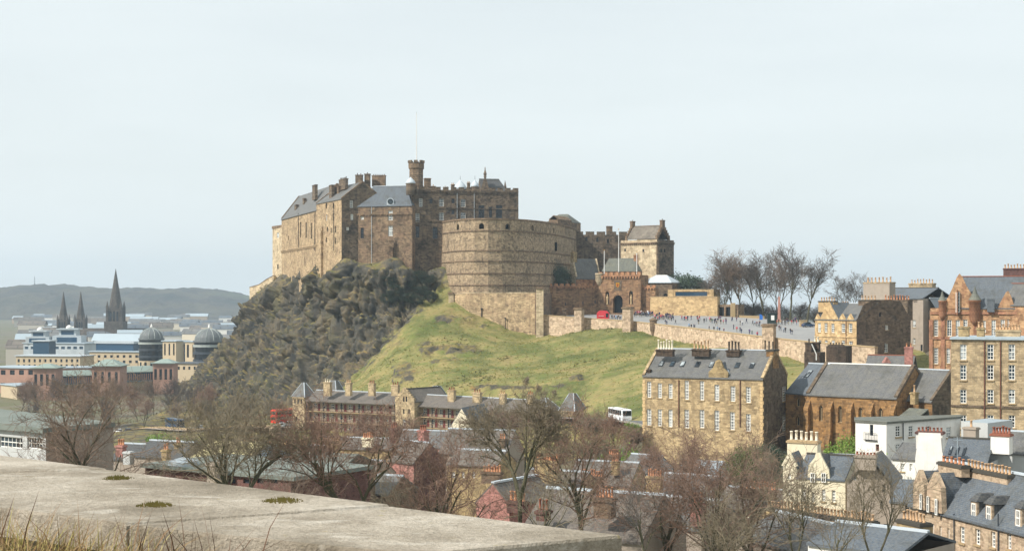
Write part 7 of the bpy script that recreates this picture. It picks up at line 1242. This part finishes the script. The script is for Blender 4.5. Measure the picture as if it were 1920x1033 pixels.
for a_ in ((1262, 604, 512, 34, 1.0, LD, 1), (1282, 602, 508, 34, 1.2, LD, 2), (1296, 596, 516, 34, 1.0, LD, 1)): bush({1262: 'dark evergreen beside the glass-roofed pavilion', 1282: 'largest dark evergreen behind the flat-roofed hut', 1296: 'dark evergreen nearest the bare esplanade trees'}[a_[0]], *a_)
for px, Y, pt, wd, lab in ((1043, 581, 494, .55, 'dark ivy-like bush against the curved battery behind the gatehouse wing'), (1058, 583, 500, .5, 'smaller dark bush beside the pale guard house gable')): bush(lab, px, Y, pt, 41, wd, LD, 1, 'dark bushes by the battery')
for j, (px, Y, pt, hb) in enumerate([(712, 560, 506, 4.5), (728, 558, 516, 5), (745, 564, 496, 4.5), (765, 565, 502, 4.5), (785, 562, 506, 5), (803, 559, 512, 5), (772, 560, 524, 4.5), (792, 556, 534, 4.5), (806, 553, 545, 4), (755, 560, 516, 4), (742, 553, 532, 5), (762, 552, 546, 5), (780, 551, 552, 4.5), (728, 551, 548, 5)]): bush('dark ivy clump standing in for shade on the crag below the battery', px, Y, pt, Z(pt, Y) - hb, 1.5, LV, 1 + j % 2, 'ivy shade on the crag', 'ivy_shade_bush')  # near-black ivy leaves also stand in for the shade of this hollow
bush('bright green bush at the foot of the church wall', 1582, 240, 818, None, .9, LB, 1); bush('olive evergreen showing through the reddish twigs by the hall gable', 1396, 150, 826, 25, .7, LG, 2); bush('dark evergreen low beside the hall gable', 1440, 270, 830, None, .9, LD, 1); bush('bright green bush below the coach', 1185, 340, 788, None, .9, LB, 2); bush('yellow-green bush among the roofs below the coach', 1172, 262, 842, None, .7, LB, 1); bush('bright green bank bush below the street wall', 305, 380, 806, None, 1.3, LB, 2); bush('yellowish bush by the white house', 1655, 200, 868, None, .5, LB, 1)
# scrub and tussocks rooted in the crag and turf
def scrub(name, label, n, test, size, mats, seed, per=7, hgt=1.0):
    rg = np.random.RandomState(seed); idx = np.nonzero(test)[0]; pk = idx[rg.randint(0, len(idx), n)]; base = co_hill[pk] + rg.uniform(-.7, .7, (n, 3)) * [1, 1, .05]; V_ = []; 
    P0 = np.repeat(base, per, 0); m_ = len(P0); d = rg.normal(size=(m_, 3)) * [1, 1, .45] + [0, 0, .75 * hgt]; d /= np.linalg.norm(d, axis=1, keepdims=True); L = size * rg.uniform(.5, 1.3, (m_, 1)); sd_ = np.cross(d, rg.normal(size=(m_, 3))); sd_ /= np.linalg.norm(sd_, axis=1, keepdims=True); w_ = L * .16
    A = P0 - sd_ * w_ * .4; B_ = P0 + sd_ * w_ * .4; C = P0 + d * L * .6 + sd_ * w_; D_ = P0 + d * L * .6 - sd_ * w_; E = P0 + d * L
    v = np.stack([A, B_, C, E, D_], 1).reshape(-1, 3); i = np.arange(m_)[:, None] * 5; f = i + np.array([[0, 1, 2, 3, 4]]); return tag(inst(name, np_mesh(name, v, f, mats)), label, 'scrub', None, 'stuff')
def vnz(o, n): a_ = np.empty(n * 3, np.float32); o.data.vertices.foreach_get('normal', a_); return a_.reshape(-1, 3)[:, 2]
co_hill = cg2; nz_ = vnz(CRAG, len(cg2)); vis = (cg2[:, 1] < 690) & (crk > .5)
scrub('scrub', 'brown and olive scrub clinging to the ledges of the crag', 1300, (nz_ > .6) & vis, .75, [leaf_mat('crag_scrub', '5c5a3a', '736a46')], 4)
scrub('scrub', 'dark shrubs in the gullies of the crag', 900, (nz_ < .5) & vis, .8, [leaf_mat('gully_scrub', '45492f', '5d5a38')], 5)
co_hill = co2
scrub('grass', 'tussocky yellow-green grass of the castle slope', 9000, (rock < .45) & (pxx > 560) & (co_hill[:, 1] < 560), .42, [leaf_mat('tussock', '7c8040', 'a09654')], 6, hgt=1.6)
cl_ = np.array([noise.noise(Vector(c_) * .05) for c_ in co2])
scrub('scrub', 'dark gorse and bramble clumps scattered over the castle slope', 700, (rock < .5) & (pxx > 560) & (pxx < 1330) & (co2[:, 1] < 556) & (co2[:, 1] > 441) & (cl_ > .22), .6, [leaf_mat('gorse', '666a3e', '7d764a')], 9, per=9, hgt=.8)
# ------------------------------------------------------------------ people on the esplanade
def person_mesh(pose):
    J = {'pel': (0, 0, .95, .15), 'wai': (0, 0, 1.1, .14), 'che': (0, -.01, 1.33, .17), 'nek': (0, 0, 1.5, .065), 'hd': (0, -.02, 1.62, .1), 'top': (0, -.01, 1.7, .085)}
    st = {'stand': .0, 'walk': .28, 'talk': .06}[pose]
    for s, k in ((-1, 'l'), (1, 'r')):
        f = st * s; J['hip' + k] = (s * .1, 0, .9, .105); J['kne' + k] = (s * .11, -f * .55 - .01, .5, .07); J['ank' + k] = (s * .11, -f * .9 + (.08 if f < 0 else 0), .09, .05); J['toe' + k] = (s * .12, -f * .9 - .15, .04, .045)
        J['sho' + k] = (s * .2, 0, 1.42, .075); bend = .22 if (pose == 'talk' and s > 0) else 0
        J['elb' + k] = (s * .27, f * .4 + .02, 1.14, .052); J['wri' + k] = (s * (.26 - bend * .5), f * .7 - .06 - bend, .9 + bend * 1.2, .038); J['han' + k] = (s * (.25 - bend * .6), f * .75 - .09 - bend * 1.2, .81 + bend * 1.3, .04)
    names = list(J); E = [('pel', 'wai'), ('wai', 'che'), ('che', 'nek'), ('nek', 'hd'), ('hd', 'top')]
    for k in 'lr': E += [('pel', 'hip' + k), ('hip' + k, 'kne' + k), ('kne' + k, 'ank' + k), ('ank' + k, 'toe' + k), ('che', 'sho' + k), ('sho' + k, 'elb' + k), ('elb' + k, 'wri' + k), ('wri' + k, 'han' + k)]
    me = bpy.data.meshes.new('tmp'); me.from_pydata([J[n][:3] for n in names], [(names.index(a), names.index(c_)) for a, c_ in E], []); o = bpy.data.objects.new('tmp', me); COL.objects.link(o); md = o.modifiers.new('s', 'SKIN')
    for i, n in enumerate(names): me.skin_vertices[0].data[i].radius = (J[n][3], J[n][3] * (.8 if n in ('che', 'wai', 'pel') else 1)); me.skin_vertices[0].data[i].use_root = n == 'pel'
    o.modifiers.new('u', 'SUBSURF').levels = 1; dg = bpy.context.evaluated_depsgraph_get(); dg.update(); m2 = bpy.data.meshes.new_from_object(o.evaluated_get(dg)); bpy.data.objects.remove(o); m2.name = 'person'
    m2.materials.clear()
    for n in range(5): m2.materials.append(PM[0])
    for p in m2.polygons:
        c_ = p.center; p.use_smooth = True; hand = abs(c_.x) > .2 and c_.z < .9
        p.material_index = 3 if (c_.z > 1.67 or (c_.z > 1.54 and c_.y > .02)) else 2 if (c_.z > 1.5 or hand) else 0 if c_.z > .93 or abs(c_.x) > .235 else 4 if c_.z < .1 else 1
    return m2
JK = {'navy': '27304a', 'black': '22242a', 'red': 'b23a44', 'white': 'd9dadb', 'grey': '777b82', 'pale blue': '8fa9c2', 'maroon': '5c3340', 'purple': '4d3f6b', 'green': '3f5f4b', 'pink': 'c67a86'}
PM = [flat('skin_tone', 'c99a7e', .7)]; JM = {k: flat('jacket_' + k.replace(' ', '_'), v, .8) for k, v in JK.items()}; TRM = [flat('trousers_' + n, c_, .85) for n, c_ in (('denim', '35425c'), ('black', '24252a'), ('khaki', '857a64'))]; HM_ = [flat('hair_' + n, c_, .7) for n, c_ in (('brown', '3d2e24'), ('fair', '8a6d48'), ('dark', '1f1a18'))]; SHM = flat('shoe', '2a2624', .7)
PME = [person_mesh(x) for x in ('stand', 'walk', 'talk')]
pr2 = random.Random(23); jn = list(JK); jw = [9, 9, 3, 2, 3, 2, 3, 2, 1, 1]
def person(px, py, place, group, jack=None):
    q = on_esp(px, py); o = inst('person', pr2.choice(PME), None, q, pr2.random() * 6.28, pr2.uniform(.94, 1.08)); j = jack or pr2.choices(jn, jw)[0]
    for i, m_ in enumerate((JM[j], pr2.choice(TRM), PM[0], pr2.choice(HM_), SHM)): o.material_slots[i].link = 'OBJECT'; o.material_slots[i].material = m_
    tag(o, f'person in {j} jacket {place}', 'person', group)
for k_ in range(40): person(1189 + k_ * .95 + pr2.uniform(-1, 1), pr2.uniform(590, 594), 'in the crowd beside the tallest pier', 'crowd by the gatehouse')
for k_ in range(40): person(1228 + k_ * .9 + pr2.uniform(-1, 1), pr2.uniform(593, 601), 'in the crowd in front of the golden barrier wall', 'crowd by the barrier wall')
for k_ in range(8): person(1147 + k_ * 2.6, pr2.uniform(598, 602), 'queueing beside the red kiosk', 'people by the kiosk')
for px, py in ((1283, 602), (1287, 603), (1290, 601), (1309, 603), (1312, 602), (1325, 604), (1335, 606), (1340, 607), (1346, 606), (1351, 607), (1344, 611), (1348, 602), (1361, 604), (1373, 602)): person(px, py, 'walking across the middle of the esplanade', 'people in the middle of the esplanade')
for px, py in ((1248, 610), (1250, 611), (1292, 615), (1296, 616), (1300, 616), (1304, 617), (1330, 620), (1339, 622), (1345, 622), (1350, 623), (1357, 624), (1375, 617), (1381, 622), (1388, 622), (1390, 626), (1407, 629), (1412, 630), (1418, 631), (1422, 632)): person(px, py, 'standing along the south parapet of the esplanade', 'people along the parapet')
for px, py in ((1419, 612), (1422, 613), (1460, 619), (1463, 620), (1470, 623), (1474, 624), (1481, 626), (1484, 627)): person(px, py, 'walking at the east end of the esplanade', 'people at the east end')
for k_ in range(12): person(1456 + k_ * 4 + pr2.uniform(-1, 1), pr2.uniform(604, 610), 'under the bare trees past the obelisk', 'people under the trees')
for k_ in range(22): person(1268 + k_ * 7.4 + pr2.uniform(-3, 3), 600 + k_ * .25 + pr2.uniform(-2, 7), 'strolling in the open middle of the esplanade', 'people strolling on the esplanade')
# ------------------------------------------------------------------ roof terrace and parapet at the camera
def mat_conc():
    s = NT('weathered_concrete'); v = s.obj(); c_ = s.ramp(s.noise(v, 1.1, 6, .65), [(.32, lin('7f7666')), (.44, lin('9c9282')), (.54, lin('b3a999')), (.68, lin('cbc2b3'))]); c_ = s.mix(s.mapr(s.noise(v, 34, 4, .75), .44, .72, 0, .6), c_, lin('70675a')); c_ = s.mix(s.mapr(s.noise(s.obj((1, 2.2, 1)), 2.3, 5, .7), .55, .72, 0, .75), c_, lin('d6cfc2')); c_ = s.mix(s.mapr(s.noise(v, 5, 5, .75), .6, .74, 0, .6), c_, lin('7d7358')); c_ = s.mix(s.mapr(s.noise(v, 9, 4, .7), .66, .76, 0, .7), c_, lin('a09250'))
    s.bump(s.math('ADD', s.noise(v, 60, 4, .7), s.math('MULTIPLY', s.noise(v, 12, 4, .6), 1.2)), .8, .02); s.p.inputs['Roughness'].default_value = .95; return s.base(c_)
CONC = mat_conc()
def G(px, py, h=1.0): Y = h * F / (py - HY); return (X(px, Y), Y)
par = tag(empty('parapet', (-1.0, 7.0, ZC - 1.6)), 'broad weathered concrete parapet of the roof terrace with mossy joints', 'parapet'); po = Vector(par.location)
far = lambda x: 9.49 - .84 * (x + 3.19)
SLABS = [([(-2.39, far(-2.39)), (-3.6, 8.42), (-8.0, 8.1), (-8.0, far(-8.0))], 0.0), ([(-2.39, far(-2.39) - .012), (-.6, far(-.6) + .0), (-1.2, 6.965), (-1.73, 6.70), (-2.41, 7.18), (-5.2, 9.1 - .95), (-3.6, 8.405)], -.006), ([(-.588, far(-.588) - .02), (.47, 6.40), (-.35, 5.95), (-.62, 6.06), (-1.715, 6.695), (-1.2, 6.95)], -.012)]
for pts, dz in SLABS:
    b = MB(); n = len(pts); cx_ = sum(p[0] for p in pts) / n; cy_ = sum(p[1] for p in pts) / n; ins = [(p[0] + (cx_ - p[0]) * .006, p[1] + (cy_ - p[1]) * .006) for p in pts]; zt_ = ZC - 1.0 + dz
    b.prism([(p[0] - po.x, p[1] - po.y) for p in pts], zt_ - .14 - po.z, zt_ - .012 - po.z, cap=False); k0 = len(b.v)
    for i in range(n): j = (i + 1) % n; b.poly([(pts[i][0] - po.x, pts[i][1] - po.y, zt_ - .012 - po.z), (pts[j][0] - po.x, pts[j][1] - po.y, zt_ - .012 - po.z), (ins[j][0] - po.x, ins[j][1] - po.y, zt_ - po.z), (ins[i][0] - po.x, ins[i][1] - po.y, zt_ - po.z)])
    b.poly([(p[0] - po.x, p[1] - po.y, zt_ - po.z) for p in ins]); b.poly([(p[0] - po.x, p[1] - po.y, zt_ - .14 - po.z) for p in reversed(pts)]); b.build('coping_slab', CONC, par, uv=False)
b = MB(); base = [(-8, far(-8) - .15), (.3, 6.45), (-.3, 6.08), (-.6, 6.18), (-1.75, 6.84), (-2.45, 7.32), (-8, 9.0)]; b.prism([(p[0] - po.x, p[1] - po.y) for p in base], -.9, ZC - 1.15 - po.z); b.build('wall_body', CONC, par, uv=False)
MOSS = leaf_mat('moss', '5a5830', '7a6f3c'); mr = random.Random(3)
for px, py, w_ in ((221, 895, .07), (291, 945, .075), (530, 937, .085)):
    gx_, gy_ = G(px, py); b = MB()
    for k_ in range(160):
        a_ = mr.random() * 6.28; r_2 = w_ * math.sqrt(mr.random()); x_ = gx_ + r_2 * math.cos(a_) * 1.25; y_ = gy_ + r_2 * math.sin(a_) * 1.1; h_ = .022 * (1 - (r_2 / w_) ** 2) * mr.uniform(.5, 1.2) + .004; s_ = .006; b.poly([(x_ - s_ - po.x, y_ - po.y, ZC - 1.012 - po.z), (x_ + s_ - po.x, y_ - po.y, ZC - 1.012 - po.z), (x_ + mr.uniform(-.01, .01) - po.x, y_ - .004 - po.y, ZC - 1.006 + h_ - po.z)])
    tag(b.build('moss_tuft', MOSS, par, uv=False), kind='stuff')
dk = MB(); dk.box((-14, -6, 42.2), (.25, 6.3, 42.5)); tag(dk.build('terrace_floor', M['pave']), kind='structure')
soil = flat('planter_soil', '4a3e30', .95); dk = MB(); dk.hexa([(-8, 5.0, 42.5), (-.4, 4.6, 42.5), (-.7, 6.0, 42.5), (-8, 8.9, 42.5), (-8, 5.0, 43.58), (-.4, 4.6, 43.58), (-.7, 6.0, 43.58), (-8, 8.9, 43.58)]); tag(dk.build('planting_bed_ground', soil), kind='structure')
def blades(name, label, n, xr, yr, hr, mats, seed, wdt, lean, dens=None):
    rg = random.Random(seed); V_ = []; F_ = []
    for k_ in range(n):
        x_ = rg.uniform(*xr)
        if dens and rg.random() > dens(x_): continue
        y_ = rg.uniform(*yr); h_ = rg.uniform(*hr) * (1 if not dens else (.75 + .25 * dens(x_))); dx, dy = rg.gauss(0, lean), rg.gauss(0, lean); w_ = wdt * rg.uniform(.6, 1.3); a_ = rg.random() * 3.14; wx, wy = w_ * math.cos(a_), w_ * math.sin(a_); b0 = len(V_); z0_ = 43.56
        for f in (0, .4, .75): V_ += [(x_ + dx * f * f * h_ - wx * (1 - f * .6), y_ + dy * f * f * h_ - wy * (1 - f * .6), z0_ + h_ * f), (x_ + dx * f * f * h_ + wx * (1 - f * .6), y_ + dy * f * f * h_ + wy * (1 - f * .6), z0_ + h_ * f)]
        V_ += [(x_ + dx * h_, y_ + dy * h_, z0_ + h_ * (1 - .25 * abs(dx)))] * 2
        for f in range(3): F_.append((b0 + f * 2, b0 + f * 2 + 1, b0 + f * 2 + 3, b0 + f * 2 + 2))
    return tag(inst(name, np_mesh(name, np.array(V_), np.array(F_), mats)), label, 'grass', None, 'stuff')
dn = lambda x_: max(.04, min(1, (-1.25 - x_) / .5))
blades('grass', 'long green grass growing at the foot of the parapet', 1700, (-2.6, -1.2), (5.3, 6.5), (.32, .56), [leaf_mat('long_grass', '8a8648', 'ada060')], 2, .004, .35, dn)
blades('grass', 'dry straw-coloured stems in front of the parapet', 3200, (-2.6, -.9), (5.3, 6.3), (.34, .62), [leaf_mat('dry_stem', 'a08a5c', '75593c')], 3, .0035, .45, dn)
blades('grass', 'dark brown seed heads sticking up before the parapet', 150, (-2.6, -1.0), (5.5, 6.2), (.4, .7), [leaf_mat('seed_head', '5a4030', '6e4e38')], 4, .004, .3)
# ------------------------------------------------------------------ the air
b = MB(); b.box((-5700, -1700, -11.5), (5700, 5900, 185)); hz = b.build('haze', [], None, uv=False); tag(hz, 'thin blue spring haze between the terrace and the far hill', 'haze', None, 'stuff')
hm_ = bpy.data.materials.new('haze'); hm_.use_nodes = True; ht = hm_.node_tree; ht.nodes.remove(ht.nodes['Principled BSDF']); pv_ = ht.nodes.new('ShaderNodeVolumePrincipled'); pv_.inputs['Color'].default_value = (.69, .86, 1.0, 1); pv_.inputs['Density'].default_value = 1.12e-4; pv_.inputs['Anisotropy'].default_value = 0.0; ht.links.new(pv_.outputs[0], ht.nodes['Material Output'].inputs['Volume']); hz.data.materials.append(hm_)
